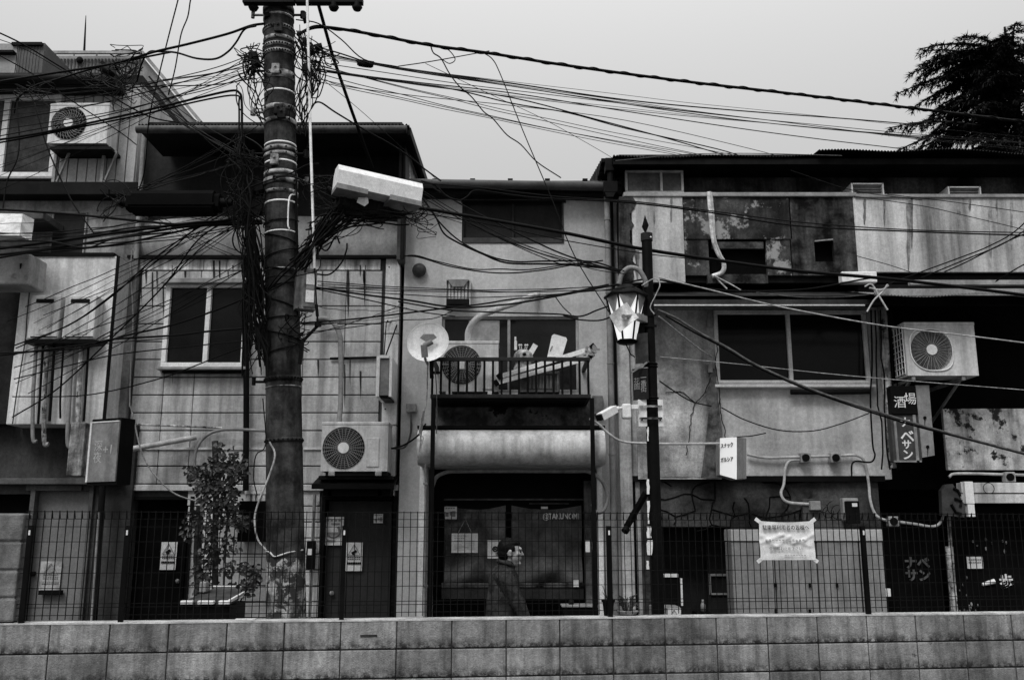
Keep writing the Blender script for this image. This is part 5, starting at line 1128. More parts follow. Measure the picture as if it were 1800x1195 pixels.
# tangles of thin drop wires: nobody could count them
def wig(a, b, n=9, amp=.06, sd0=0):
    a, b = Vector(a), Vector(b); o = []; fq = .8 + (a - b).length * 1.1
    for i in range(n + 1):
        u = i / n; e = math.sin(math.pi * u) ** .5 if 0 < u < 1 else 0
        o.append(a + (b - a) * u + Vector((noise.noise(Vector((u * fq, sd0, 0))), noise.noise(Vector((u * fq, sd0, 7))) * .6, noise.noise(Vector((u * fq, sd0, 3))) * .6)) * amp * 2 * e)
    return smoothpts(o, 3)
def tangle(name, label, starts, count, amp, rr):
    mb = MB()
    for k in range(count):
        (ax_, ay_), (bx_, by_) = rnd.choice(starts); j = lambda s: rnd.uniform(-s, s); Y_ = rnd.uniform(7.85, 8.35)
        mb.tube(wig(P(ax_ + j(9), ay_ + j(16), Y_), P(bx_ + j(9), by_ + j(22), Y_ + j(.08)), 8, amp * rnd.uniform(.4, 1.4), rnd.uniform(0, 99)), rnd.choice(rr), 4)
    o = tag(obj(name, mb, m_cable), label, "wire tangle"); struct(o, "stuff"); return o
tangle("wire_tangle", "dense tangle of thin black wires along the pole's left side", [((425, 300), (440, 400)), ((430, 360), (452, 520)), ((440, 400), (462, 640)), ((410, 270), (460, 300)), ((400, 330), (470, 380)), ((440, 480), (466, 600)), ((445, 520), (440, 640)), ((420, 250), (420, 400)), ((440, 400), (462, 560))], 105, .15, (.004, .005, .007))
tangle("wire_tangle", "bunch of looping wires left of the pole top", [((436, 95), (470, 130)), ((440, 90), (440, 130)), ((425, 105), (462, 95)), ((440, 130), (464, 200)), ((420, 130), (462, 210))], 46, .12, (.004, .006))
tangle("wire_tangle", "looping wires dropping down right of the pole top", [((530, 60), (545, 160)), ((536, 90), (575, 110)), ((540, 120), (530, 220)), ((560, 110), (540, 190)), ((532, 150), (536, 240)), ((545, 75), (590, 95)), ((520, 60), (560, 130))], 60, .12, (.004, .006))
tangle("wire_tangle", "wires curling out below the splice box toward the pole", [((600, 372), (545, 400)), ((620, 376), (520, 470)), ((585, 370), (530, 440)), ((640, 380), (560, 420)), ((610, 380), (680, 385)), ((540, 340), (590, 330)), ((600, 385), (720, 375))], 60, .12, (.004, .005, .008))
tangle("wire_tangle", "loose knot of wires on the pole face below the junction box", [((495, 560), (530, 600)), ((500, 590), (540, 570)), ((495, 600), (535, 610)), ((520, 545), (500, 610))], 26, .16, (.004, .006))
tangle("wire_tangle", "knotted wires at the far left under the dark roof edge", [((150, 145), (240, 160)), ((185, 130), (215, 170)), ((200, 100), (245, 110)), ((230, 110), (200, 175)), ((60, 150), (80, 170)), ((185, 330), (225, 350)), ((180, 380), (210, 350))], 40, .16, (.004, .006))
tangle("wire_tangle", "small coil of wires under the white cable cover's right end", [((720, 375), (752, 385)), ((725, 385), (750, 372)), ((735, 370), (735, 400)), ((730, 400), (770, 410))], 16, .16, (.003, .004))

tangle("wire_bundle", "bundle of drop cables running down close along the pole's left side", [((438, 385), (462, 560)), ((444, 400), (464, 640)), ((434, 300), (440, 420)), ((432, 440), (434, 640)), ((440, 420), (446, 600))], 26, .045, (.008, .010, .006))
tangle("wire_bundle", "bundle of cables dropping from the splice box down the pole's right side", [((600, 375), (528, 460)), ((575, 385), (520, 480)), ((590, 380), (545, 440)), ((610, 376), (470, 500))], 22, .05, (.008, .010))
def web(name, label, sets, rr):                                       # fine sagging service wires, too many to count
    mb = MB()
    for (x0, y0, jx0, jy0), (x1, y1, jx1, jy1), cnt, sag, Ya, Yb_ in sets:
        for _ in range(cnt):
            u = lambda s: rnd.uniform(-s, s); a = (x0 + u(jx0), y0 + u(jy0)); b = (x1 + u(jx1), y1 + u(jy1)); sg = sag * rnd.uniform(.3, 1.3); n_ = 10
            pts = [(a[0] + (b[0] - a[0]) * i / n_, a[1] + (b[1] - a[1]) * i / n_ + sg * 4 * (i / n_) * (1 - i / n_) + u(1.2)) for i in range(n_ + 1)]
            mb.tube(smoothpts(pxpts(pts, Ya + u(.15), Yb_ + u(.3)), 3), rnd.choice(rr), 4)
    return struct(tag(obj(name, mb, m_cable), label, "wire web"), "stuff")
web("wire_web", "web of fine sagging wires between the pole and the left facades", [((445, 120, 12, 25), (-30, 250, 5, 110), 9, 10, 8.15, 9), ((440, 370, 12, 30), (-30, 420, 5, 30), 9, 14, 8.15, 8.8), ((450, 360, 10, 30), (60, 580, 50, 60), 8, 8, 8.15, 9.2), ((462, 480, 6, 60), (40, 650, 20, 60), 5, 8, 8.15, 9.2), ((440, 250, 15, 40), (215, 345, 10, 15), 7, 4, 8.1, 8.3), ((250, 150, 25, 15), (440, 300, 15, 40), 7, 10, 9, 8.3), ((190, 340, 15, 10), (430, 420, 10, 40), 6, 10, 8.6, 8.2)], (.003, .004, .005))
web("wire_web", "web of fine wires fanning right from the pole over the sky and stucco house", [((550, 110, 10, 25), (1860, 250, 0, 40), 6, 12, 8.2, 12), ((560, 130, 10, 20), (1330, 290, 60, 4), 5, 8, 8.2, 12), ((560, 500, 6, 8), (1130, 500, 10, 12), 4, 26, 8.1, 8.7), ((740, 350, 10, 20), (1100, 480, 5, 6), 4, 20, 8.3, 8.6), ((545, 340, 6, 40), (600, 350, 12, 20), 9, 8, 8.1, 8.0), ((535, 560, 6, 30), (705, 545, 10, 20), 4, 6, 8.1, 10)], (.003, .004, .0045))
web("wire_loop_cluster", "loops of slack wire hanging under the far left roof beside the air conditioner", [((205, 112, 12, 8), (245, 118, 8, 10), 12, 26, 8.8, 9.0), ((150, 130, 12, 6), (196, 125, 10, 6), 8, 20, 8.8, 9.0), ((80, 150, 12, 6), (30, 160, 10, 6), 4, 20, 9, 9.2)], (.004, .006))
# ------------------------------------------------------------------ overhead cables, each its own
def cable(label, pts, Ya, Yb_, r, m_=None, n=5, spiral=0.0, name="overhead_cable", group="overhead cables", jit=0.0):
    q = smoothpts(pxpts([(x + rnd.uniform(-jit, jit), y + rnd.uniform(-jit, jit)) for x, y in pts], Ya, Yb_), n)
    mb = MB(); mb.tube(q, r, 6)
    if spiral:
        sp = []; L = 0
        dense = []
        for a, b in zip(q, q[1:]):
            m = max(1, int((b - a).length / .018))
            for i in range(m): dense.append(a + (b - a) * i / m)
        for i, p in enumerate(dense):
            g_ = i * .35; sp.append(p + Vector((0, math.cos(g_), math.sin(g_))) * (r + .003))
        mb.tube(sp, spiral, 4)
    o = obj(name, mb, m_ or m_cable); tag(o, label, "cable", group); return o
cable("thick spiral-wrapped cable sweeping from the pole top right toward the cedar", [(522, 62), (548, 50), (580, 49), (650, 60), (757, 80), (860, 94), (1000, 116), (1200, 143), (1400, 166), (1600, 190), (1860, 222)], 8.1, 10, .015, spiral=.006)
cable("cable crossing the sky just below the thick spiral one", [(655, 113), (760, 128), (900, 147), (1100, 176), (1300, 195), (1500, 210), (1640, 222)], 8.4, 13, .008)
cable("thin sky cable from the pole meeting the right roof near the cedar", [(565, 92), (700, 122), (900, 152), (1200, 198), (1400, 222), (1640, 244)], 8.2, 13, .006)
cable("thin cable sagging from the pole to the middle of the right roof edge", [(560, 122), (700, 143), (800, 158), (900, 182), (1000, 199), (1100, 226), (1260, 262), (1330, 284)], 8.2, 11.8, .007)
cable("second thin cable close under it ending at the same roof edge", [(590, 128), (740, 150), (900, 172), (1040, 208), (1160, 240), (1250, 266), (1310, 284)], 8.2, 11.8, .007)
cable("uppermost of the paired cables fanning low over the right roof", [(575, 126), (740, 146), (900, 164), (1100, 196), (1300, 226), (1450, 246), (1600, 264), (1720, 284)], 8.2, 13, .006)
cable("faint lowest sky cable dipping from the pole to the right roof's left part", [(570, 140), (607, 152), (740, 170), (900, 186), (1100, 212), (1320, 262), (1400, 284)], 8.2, 12, .004)
cable("hair-thin wire from the pole side down over the stucco roof", [(555, 130), (640, 200), (750, 300), (770, 318)], 8.2, 10.6, .003)
cable("hair-thin wire slanting over the sky toward the right roof's left corner", [(748, 112), (870, 170), (960, 212), (1070, 274), (1090, 290)], 8.5, 11, .003)
cable("kinked twisted wire hanging from the spiral cable down to the stucco roof", [(757, 80), (762, 94), (775, 103), (790, 130), (808, 152), (830, 172), (850, 196), (868, 210), (890, 238), (915, 255), (945, 285), (985, 312)], 8.6, 10.7, .007, jit=1.2)
cable("small loop of wire hooked on the spiral cable", [(757, 80), (785, 86), (800, 104), (790, 112), (776, 104)], 8.55, 8.6, .005)
cable("flat wire running from the pole bundle up to the spiral cable's hook", [(700, 117), (760, 108), (860, 90)], 8.3, 8.7, .005)
cable("long straight wire slanting from the sky to the street lantern", [(851, 94), (866, 105), (880, 132), (920, 232), (970, 350), (1010, 450), (1070, 548)], 8.7, 8.5, .0055)
cable("left one of two wires dropping from the top edge over the far left roof", [(322, -40), (313, 0), (300, 50), (280, 130), (262, 210), (254, 300), (238, 350)], 8.6, 9.9, .007)
cable("right one of two wires dropping from the top edge over the far left roof", [(345, -40), (335, 0), (330, 30), (318, 62), (308, 120), (296, 167)], 8.6, 9.9, .007)
cable("thick dark cable from the pole top down to the left roof", [(465, 42), (440, 46), (400, 60), (330, 78), (270, 92), (200, 112), (100, 128), (-40, 150)], 8.1, 8.8, .012)
cable("wavy slack cable looping under the thick one left of the pole", [(450, 46), (430, 52), (415, 75), (400, 92), (378, 104), (345, 103), (310, 93), (280, 91), (262, 92), (250, 110), (240, 145)], 8.1, 8.8, .010)
cable("cable hugging the thick left cable in a lazy curve", [(300, 92), (240, 104), (160, 122), (100, 140), (60, 152), (30, 175), (25, 200)], 8.5, 8.9, .010)
for k, (y0, y1, sag) in enumerate(((95, 195, 6), (104, 215, 4), (112, 172, 6), (121, 240, 5), (128, 225, 8), (138, 150, 9))):
    cable(["highest", "second highest", "third", "fourth", "fifth", "lowest"][k] + " of the fine wires fanning left from the pole top", [(446, y0), (380, y0 + (y1 - y0) * .18 + sag), (300, y0 + (y1 - y0) * .38 + sag), (180, y0 + (y1 - y0) * .66 + sag), (-30, y1 + sag)], 8.15, 8.9, .0045 + .001 * (k % 2))
cable("upper of two parallel thick cables bent over a stand left of the pole", [(425, 250), (425, 180), (420, 163), (405, 160), (350, 172), (250, 196), (150, 218), (60, 236), (-40, 252)], 8.3, 8.6, .012)
cable("lower of two parallel thick cables bent over a stand left of the pole", [(420, 250), (420, 185), (414, 168), (350, 178), (250, 202), (150, 222), (60, 240), (-40, 258)], 8.32, 8.62, .009)
cable("dark cable cutting across the photo's upper left corner", [(-30, 45), (40, 78), (110, 120), (180, 160), (262, 205), (330, 218)], 8.5, 9.8, .008)
cable("thinner cable under the corner one at upper left", [(-30, 82), (60, 132), (130, 180), (210, 232), (240, 255)], 8.5, 9.8, .006)
cable("third fine cable at the upper left corner", [(-30, 60), (50, 90), (150, 150), (240, 205)], 8.6, 9.8, .004)
cable("wire hanging before the far left window", [(50, 160), (60, 180), (66, 200), (80, 250), (100, 300), (130, 360), (165, 410)], 9.5, 9.3, .008)
cable("second wire hanging before the far left window with a kink", [(35, 165), (30, 190), (34, 240), (30, 280), (12, 320), (5, 370)], 9.6, 9.4, .009)
for k, pts in enumerate(([(-40, 442), (100, 424), (200, 410), (330, 393), (400, 388), (460, 376)], [(-40, 452), (60, 441), (150, 428), (300, 402), (380, 394), (460, 388)], [(-40, 460), (80, 440), (190, 432), (300, 410), (460, 372)], [(-40, 366), (60, 372), (140, 378), (240, 388), (340, 396), (460, 393)], [(-40, 436), (60, 430), (170, 410), (260, 398), (370, 396), (462, 366)], [(-40, 425), (80, 424), (150, 436), (200, 420), (300, 408)])):
    cable(["thick main", "second thick", "lower thick", "dipping upper", "wavering", "short sagging"][k] + " cable of the bundle running left under the black closure", pts, 8.6, 8.1, (.014, .012, .010, .012, .008, .008)[k])
for k, (pts, r) in enumerate((([(25, 607), (120, 572), (200, 518), (262, 462), (330, 412), (400, 372)], .007), ([(28, 612), (130, 566), (210, 508), (290, 448), (350, 396), (380, 378)], .006), ([(22, 733), (100, 684), (190, 600), (290, 500), (350, 420), (430, 370)], .007),
        ([(170, 596), (230, 560), (290, 500), (360, 430), (440, 380)], .006), ([(-30, 628), (150, 606), (200, 596), (300, 590), (370, 582), (468, 574)], .010), ([(-30, 622), (140, 612), (220, 590), (300, 572), (380, 545), (460, 512)], .009), ([(25, 666), (130, 640), (200, 624), (300, 612), (462, 596)], .006), ([(22, 697), (130, 696), (200, 686), (285, 664), (340, 644), (400, 620), (460, 600)], .006), ([(25, 646), (100, 622), (180, 605), (300, 594)], .005))):
    cable("wire over the siding house, " + ["topmost slanting one reaching the meter boxes", "twin just under the topmost slanting one", "long slant ending low at the far left bay", "short steep one starting below the meter boxes", "flat thick one at the window's middle", "gently rising thick one across the window", "flat thin one crossing below the middle of the window", "lowest one curving under the window sill", "short fine one on the far left bay"][k], pts, 9.2, 8.2, r)
cable("heavy cable from the splice box sweeping right past the lantern to the right edge", [(690, 376), (720, 366), (760, 369), (800, 376), (900, 393), (1000, 411), (1120, 436), (1250, 456), (1400, 476), (1560, 490), (1700, 506), (1860, 526)], 8.2, 9.4, .017)
cable("thin cable riding just under the heavy one", [(715, 372), (800, 384), (900, 403), (1000, 424), (1150, 448), (1300, 463), (1420, 482)], 8.2, 9.2, .005)
cable("cable from the white cover, dipping before the shuttered window and running on right", [(740, 318), (765, 326), (785, 345), (808, 352), (822, 345), (838, 335), (900, 343), (960, 349), (1100, 356), (1250, 374), (1400, 397), (1600, 407), (1860, 416)], 8.4, 9.6, .008)
cable("companion of the dipping cable running slightly above it to the right", [(745, 322), (850, 331), (980, 346), (1110, 354), (1250, 371), (1420, 392), (1620, 405), (1860, 410)], 8.4, 9.6, .006)
for k, pts in enumerate(([(742, 348), (765, 380), (780, 410), (806, 427), (845, 445), (890, 462), (960, 464), (1030, 466), (1095, 478)], [(745, 350), (772, 390), (810, 425), (860, 450), (905, 460), (960, 459), (1040, 460), (1098, 478)], [(760, 330), (830, 370), (880, 395), (930, 420), (985, 445), (1035, 462), (1098, 480)], [(800, 380), (880, 420), (960, 455), (1000, 466), (1090, 474)])):
    cable(["lower hanging", "upper hanging", "straight slanting", "thin middle"][k] + " wire from the white cover to the lantern arm", pts, 8.6, 8.55, (.009, .008, .008, .005)[k])
cable("upper dark wire draped on the stucco wall over the round lamp", [(703, 450), (735, 452), (790, 468), (850, 478), (900, 480), (960, 474), (1010, 465), (1060, 458)], 10.6, 10.4, .008)
cable("lower dark wire draped on the stucco wall over the round lamp", [(703, 452), (730, 449), (770, 460), (830, 473), (880, 473), (930, 474), (990, 466), (1040, 460)], 10.6, 10.4, .007)
cable("cable from the junction box across the hood vent to the lantern", [(555, 505), (640, 518), (720, 528), (780, 538), (830, 540), (900, 534), (960, 524), (1060, 505), (1135, 490)], 8.1, 8.6, .009)
cable("thin companion of the hood vent cable sagging lower to the right", [(557, 508), (650, 528), (740, 548), (800, 556)], 8.1, 9.6, .006)
cable("cable rising slowly from the pole below the hood vent to the balcony window head", [(530, 568), (620, 561), (700, 552), (780, 542), (850, 534), (900, 526), (975, 519), (1070, 500)], 8.1, 8.6, .008)
cable("thin wire below it fading toward the satellite dish", [(540, 584), (620, 575), (700, 563), (760, 560), (800, 545)], 8.1, 9.6, .005)
cable("long dark wire along the balcony window head ending in a curl by the lantern", [(700, 530), (790, 545), (850, 548), (900, 550), (980, 552), (1020, 556), (1050, 545), (1080, 536), (1090, 545), (1060, 562), (1020, 562), (990, 554)], 9.6, 8.6, .008)
cable("branch wire off the hood vent cable hooking down", [(975, 520), (990, 540), (1004, 553)], 9.9, 10.2, .006)
cable("pale cable from the lamp post sagging to the right edge over the big window", [(1158, 488), (1250, 510), (1330, 530), (1400, 545), (1550, 572), (1700, 590), (1860, 610)], 8.6, 9.0, .007, m_cable_l)
cable("pale thin line from the lamp post bracket across below the big window", [(1160, 627), (1300, 640), (1500, 661), (1860, 690)], 8.6, 9.0, .0035, m_cable_l)
cable("heavy grey cable swinging from the lamp post down across the hanging bar sign", [(1156, 545), (1190, 560), (1230, 585), (1280, 612), (1330, 642), (1420, 682), (1500, 710), (1600, 742), (1700, 770), (1860, 812)], 8.6, 8.9, .012, m_cable_g)
cable("black cable strapped to the heavy grey one", [(1170, 555), (1220, 584), (1270, 610), (1330, 645), (1420, 685), (1500, 714), (1600, 746), (1700, 772), (1860, 814)], 8.62, 8.92, .008)
cable("short pale cable from the lamp post to the big window's left corner", [(1158, 556), (1200, 590), (1228, 612), (1253, 628)], 8.6, 10.4, .008, m_cable_l)
cable("pale loop of wire tied around the lamp post neck", [(1128, 502), (1150, 490), (1160, 500), (1152, 520), (1143, 540), (1150, 552)], 8.5, 8.5, .006, m_cable_l)
for k, pts in enumerate(([(1860, 330), (1790, 402), (1740, 432), (1690, 452), (1600, 485), (1560, 500)], [(1860, 365), (1770, 425), (1700, 455), (1620, 488)], [(1860, 390), (1780, 420), (1700, 460), (1660, 478)], [(1860, 440), (1800, 465), (1750, 495)])):
    cable(["uppermost", "second", "third", "shortest, low"][k] + " of the wires curving up to the right edge past the white parapet", pts, 9.2, 9.9, .007)
for k, pts in enumerate(([(1500, 345), (1620, 362), (1700, 380), (1860, 418)], [(1560, 342), (1680, 356), (1860, 382)], [(1390, 300), (1500, 335), (1620, 352)], [(1506, 450), (1560, 465), (1600, 478)])):
    cable("fine wire on the upper right wall, " + ["slanting across the white parapet", "close to the parapet coping", "over the dark top wall", "at the white parapet's lower left"][k], pts, 9.6, 9.9, .004)
cable("thin wire lying along the right roof's eave", [(1082, 283), (1200, 272), (1320, 270), (1480, 274)], 10.1, 10.1, .005, m_cable_g)
cable("cable following the ledge under the parapets to the white box", [(1160, 492), (1250, 508), (1330, 512), (1420, 508), (1500, 494), (1545, 486)], 9.6, 9.9, .010)
cable("pale cable drooping under the window eave", [(1330, 514), (1400, 522), (1480, 522), (1540, 516)], 9.6, 9.9, .005, m_cable_g)
cable("cable sagging under the big window on the grey wall", [(1268, 716), (1310, 738), (1370, 756), (1430, 757), (1480, 744), (1528, 726)], 10.55, 10.55, .007)
cable("black wire from the lamp post across the cracked stucco", [(1160, 670), (1180, 684), (1215, 705), (1250, 714)], 8.7, 10.5, .007)
cable("short black wire above the lit box sign with a plug end", [(1290, 768), (1320, 766), (1346, 761)], 10.3, 10.55, .007)
cable("black cable dropping right of the door awning to the siding house pilaster", [(748, 745), (735, 765), (710, 782), (688, 788)], 10.0, 10.4, .010)
cable("pale conduit-like cable from the balcony past the lamp post to the lit box sign", [(1036, 736), (1052, 745), (1070, 762), (1095, 776), (1140, 779), (1200, 780), (1265, 779)], 10.1, 10.2, .014, m_pipe)
cable("black vertical cable bundle rising on the siding house right of the pole", [(545, 400), (560, 430), (575, 440), (590, 415), (597, 428)], 8.4, 8.3, .008)
cable("dark curved drooping wire beside the junction box", [(556, 482), (580, 482), (600, 462), (609, 440), (610, 428)], 8.2, 8.4, .008)
cable("pale wire trailing down the white corner pilaster into the shrub", [(232, 440), (230, 480), (234, 560), (230, 640), (228, 715)], 10.6, 10.6, .008, m_pipeg)
cable("pale ragged wire hanging from the pilaster down to the left door", [(229, 714), (236, 745), (250, 800), (275, 838), (310, 868), (360, 882)], 10.3, 10.6, .009, m_cable_l, jit=1.5)
cable("pale wire hanging down the pole's left side to its foot", [(475, 775), (482, 800), (470, 840), (455, 880), (449, 910), (452, 945), (469, 968)], 7.95, 7.95, .008, m_cable_l, jit=1.5)
cable("thin dark wire hanging left of the pole's lower part", [(462, 700), (467, 780), (450, 800), (446, 840), (452, 870)], 8.0, 8.0, .005)
cable("thick bent cable rising right of the pole top then down behind the white cover", [(538, 215), (548, 188), (562, 180), (590, 198), (640, 228), (700, 262), (750, 300), (775, 318)], 8.3, 10.2, .009)
cable("cable bridging from the pole top box to the sky lines", [(520, 35), (560, 42), (600, 70), (640, 105), (700, 118)], 8.1, 8.3, .006)
cable("cable from the pole's right face to the small dark closure", [(525, 65), (550, 80), (600, 95), (650, 112)], 8.1, 8.3, .007)
cable("dark cable drawn up across the pole from the left tangle to the upper right", [(425, 335), (470, 318), (510, 305), (540, 290), (560, 288)], 7.98, 7.98, .007)
cable("dark cable crossing the pole and dropping to the splice box", [(480, 310), (520, 312), (560, 335), (590, 350)], 7.99, 7.9, .009)
# ------------------------------------------------------------------ street lantern post
YL = 8.6
zl = lambda py: Z(py, YL); lx = X(1147, 760, YL)
t = thing("street_lantern", "black street lantern post with spearhead tip and lit six-sided lamp", "street lamp", (lx, YL, 0))
mb = MB(); mb.cyl((lx, YL, 0), (lx, YL, zl(640)), .058, 20); mb.cyl((lx, YL, zl(640)), (lx, YL, zl(414)), .050, 20); obj("post", mb, m_black, t)
mb = MB(); mb.cyl((lx, YL, 0), (lx, YL, .25), .09, 16); obj("base", mb, m_black, t); mb = MB(); mb.cyl((lx, YL, zl(424)), (lx, YL, zl(411)), .057, 20); obj("collar", mb, M("post collar", .02, .4, .2, 9), t)
mb = MB(); mb.lathe((lx - .01, YL, zl(411)), [(.0, 0), (.022, .0), (.012, .02), (.042, .075), (.0, .19)], zf, 4); obj("spearhead", mb, m_black, t)
mb = MB(); p = P(1144, 417, YL - .056); mb.ball(p, .009); obj("bolt", mb, m_tape, t)
mb = MB(); mb.tube(smoothpts([Vector((lx - .02, YL - .03, zl(505))), P(1133, 490, YL - .05), P(1122, 474, YL - .05), P(1106, 471, YL - .05), P(1093, 482, YL - .05), P(1088, 500, YL - .05)], 6), .024, 10); obj("arm", mb, m_pipeg, t)
mb = MB()
for py in (640, 645, 700, 704): mb.ring((lx, YL, zl(py)), (0, 0, 1), .062, .008, 20, 5)
for py in (556, 575): mb.box(lx - .06, lx + .06, YL - .06, YL - .045, zl(py) - .01, zl(py) + .01)
obj("clamp", mb, m_black, t)
lc = P(1101, 560, YL - .05); lc.z = 0; hx = lambda r, z, k, off=0: Vector((lc.x + r * math.cos(math.pi / 3 * k + off), lc.y + r * math.sin(math.pi / 3 * k + off), z))
zt, zb = zl(524), zl(601); rt, rb = .185, .092
L_ = obj("lamp_body", (lambda b: (b.lathe((lc.x, lc.y, zl(526)), [(.205, 0), (.212, .012), (.205, .028), (.10, .10), (.055, .125), (0, .13)], zf, 6), b.lathe((lc.x, lc.y, zb - .03), [(.0, 0), (.075, 0), (.098, .02), (.098, .035), (0, .035)], zf, 6),
    [b.bar((lc.x + rt * math.cos(math.pi / 3 * k), lc.y + rt * math.sin(math.pi / 3 * k), zt), (lc.x + rb * math.cos(math.pi / 3 * k), lc.y + rb * math.sin(math.pi / 3 * k), zb), .016) for k in range(6)], b)[-1])(MB()), m_black, t)
mb = MB()
for k in range(6):
    a0, a1 = math.pi / 3 * k, math.pi / 3 * (k + 1); f_ = lambda r, a, z: Vector((lc.x + r * .97 * math.cos(a), lc.y + r * .97 * math.sin(a), z)); mb.add([f_(rt, a0, zt), f_(rt, a1, zt), f_(rb, a1, zb), f_(rb, a0, zb)], [(0, 1, 2, 3)])
obj("lit_pane", mb, m_lit, L_)
for k in range(6):                                                    # grey triangles added on the pane tops to dim their glow
    a0, a1 = math.pi / 3 * k, math.pi / 3 * (k + 1); f2 = lambda r, a, z: Vector((lc.x + r * math.cos(a), lc.y + r * math.sin(a), z)); m_a = (a0 + a1) / 2; q3 = zt - (zt - zb) * .45
    mb = MB(); mb.prism([f2(rt * .985, a0, zt), f2(rt * .985, a1, zt), f2(.150 * .875, m_a, q3)], Vector((math.cos(m_a), math.sin(m_a), 0)) * .004); obj("reflector", mb, m_signgrey, L_)
mb = MB(); mb.bar((lc.x + .1, lc.y, zl(556)), (lx, YL, zl(556)), .03); mb.box(lx - .11, lx - .05, YL - .05, YL + .02, zl(590), zl(560), .008); obj("lamp_bracket", mb, m_black, t)
mb = MB(); mb.tube([P(1100, 604, YL - .05), P(1108, 622, YL - .05), P(1133, 640, YL - .02)], .006, 5); obj("lamp_wire", mb, m_cable, t)
# warped square plate bracketed to the post
t = thing("warning_plate", "tilted warped grey plate on a short arm in front of the lit lantern", "plate", P(1096, 584, 8.25))
cs = [P(1071, 555, 8.22), P(1102, 531, 8.3), P(1123, 558, 8.3), P(1090, 584, 8.22)]; mb = MB(); n = 8; q = []
for j in range(n + 1):
    for i in range(n + 1):
        u, v = i / n, j / n; p = cs[0] * (1 - u) * (1 - v) + cs[1] * u * (1 - v) + cs[2] * u * v + cs[3] * (1 - u) * v; q.append(p + Vector((0, -.03 * math.sin(math.pi * u) + .02 * math.sin(math.pi * v), 0)))
m1 = len(q); fs = [(j * (n + 1) + i, (j + 1) * (n + 1) + i, (j + 1) * (n + 1) + i + 1, j * (n + 1) + i + 1) for j in range(n) for i in range(n)]
mb.add(q, fs, True); mb.add([p + Vector((0, .006, 0)) for p in q], fs, True); obj("plate", mb, M("warped plate", .5, .6, .3, 9, streak=.4), t)
mb = MB(); mb.bar(P(1096, 556, 8.17), P(1130, 554, 8.5), .022); mb.cyl(P(1096, 556, 8.16), P(1096, 556, 8.22), .02, 8); mb.bar(P(1118, 556, 8.4), P(1134, 562, 8.55), .05, .06); obj("arm", mb, m_pipeg, t)
# street name plate and upper plate
t = thing("street_name_plate", "dark vertical street name plate 花園一番街 clamped on the lantern post", "sign", P(1127, 706, 8.5))
u = Vector((math.cos(R(28)), -math.sin(R(28)), 0)); u = Vector((math.cos(R(30)), math.sin(-R(30)), 0)); nrm = Vector((-math.sin(R(30)), -math.cos(R(30)), 0))
c = P(1126, 675, 8.52); mb = MB(); mb.obox(c, u, nrm, zf, .075, .006, .145); obj("plate", mb, M("name plate", .015, .5, .2, 9), t)
mb = MB(); mb.obox(c - u * .076, u, nrm, zf, .004, .010, .145); mb.obox(c + zf * .146, u, nrm, zf, .075, .010, .004); obj("rim", mb, m_pipeg, t)
for s_, du, dz in (("花\n園", -.033, -.0), ("一\n番\n街", .033, .0)):
    q = c + u * du + zf * dz + nrm * .009; text("lettering", s_, q.x, q.y, q.z, .062, m_alu2, t, axes=(u, zf, u.cross(zf)), line=.85)
t = thing("sign_board", "plain dark board fixed above the street name plate on the lantern post", "sign board", P(1127, 640, 8.5))
mb = MB(); c = P(1128, 612, 8.52); mb.obox(c, u, nrm, zf, .062, .006, .14); obj("plate", mb, M("upper plate", .05, .5, .3, 9), t); mb = MB(); mb.obox(c - u * .063, u, nrm, zf, .003, .009, .14); mb.bar(P(1110, 655, 8.45), P(1140, 635, 8.5), .014); obj("rim", mb, m_pipeg, t)
# cctv camera
t = thing("cctv_camera", "white bullet security camera pointing down left from the lantern post", "security camera", P(1070, 738, 8.45))
mb = MB(); a, b = P(1055, 733, 8.3), P(1080, 719, 8.42); mb.bar(a, b, .075, .065); obj("housing", mb, m_white, t)
mb = MB(); d = (a - b).normalized(); mb.bar(a, a + d * .025, .06, .05); obj("lens", mb, m_black, t)
mb = MB(); mb.cyl(P(1079, 720, 8.43), P(1096, 716, 8.5), .013, 8); mb.ball(P(1086, 718, 8.45), .022); obj("neck", mb, m_white, t)
mb = MB(); mb.pb(1094, 709, 1110, 735, 8.46, .08, .014); mb.pb(1110, 711, 1122, 719, 8.48, .04, .004); obj("junction_box", mb, m_white, t)
t = thing("clamp_plate", "pair of white drilled plates clamped around the lantern post", "clamp plate", P(1144, 750, 8.5))
for a, b in ((1122, 1137), (1157, 1166)):
    mb = MB(); mb.pb(a, 702, b, 749, 8.52, .008); o = obj("plate", mb, m_white, t); k = MB()
    for py in (714, 738): p = P((a + b) / 2 - 1, py, 8.517); k.cyl(p, p + Vector((0, .004, 0)), .008, 8)
    obj("hole", k, m_black, o)
mb = MB()
for py in (714, 735): mb.bar(P(1124, py, 8.5), P(1164, py, 8.5), .012, .018)
obj("strap", mb, m_band, t)
t = thing("torn_sticker", "strip of torn white stickers down the lantern post's left edge", "sticker", P(1140, 1000, 8.5))
for y0, y1, px, w_ in ((750, 775, 1139, 3), (842, 868, 1139, 5), (880, 920, 1140, 4), (925, 945, 1141, 7), (949, 975, 1142, 9), (985, 1000, 1139, 4)):
    c = [(px - w_ / 2 + rnd.uniform(-1, 1), y0 + (y1 - y0) * k / 4) for k in range(5)] + [(px + w_ / 2 + rnd.uniform(-1, 1), y1 - (y1 - y0) * k / 4) for k in range(5)]
    mb = MB(); mb.prism([P(a, b, YL - .066) for a, b in c], (0, .004, 0)); obj("sticker_scrap", mb, m_paper, t)
mb = MB(); mb.bar(P(1136, 865, 8.7), P(1102, 925, 8.9), .05, .04); mb.cyl(P(1102, 928, 8.88), P(1098, 934, 8.86), .035, 8); tag(obj("folded_pole", mb, m_black), "dark folded arm leaning left below the lantern post's middle", "pole")

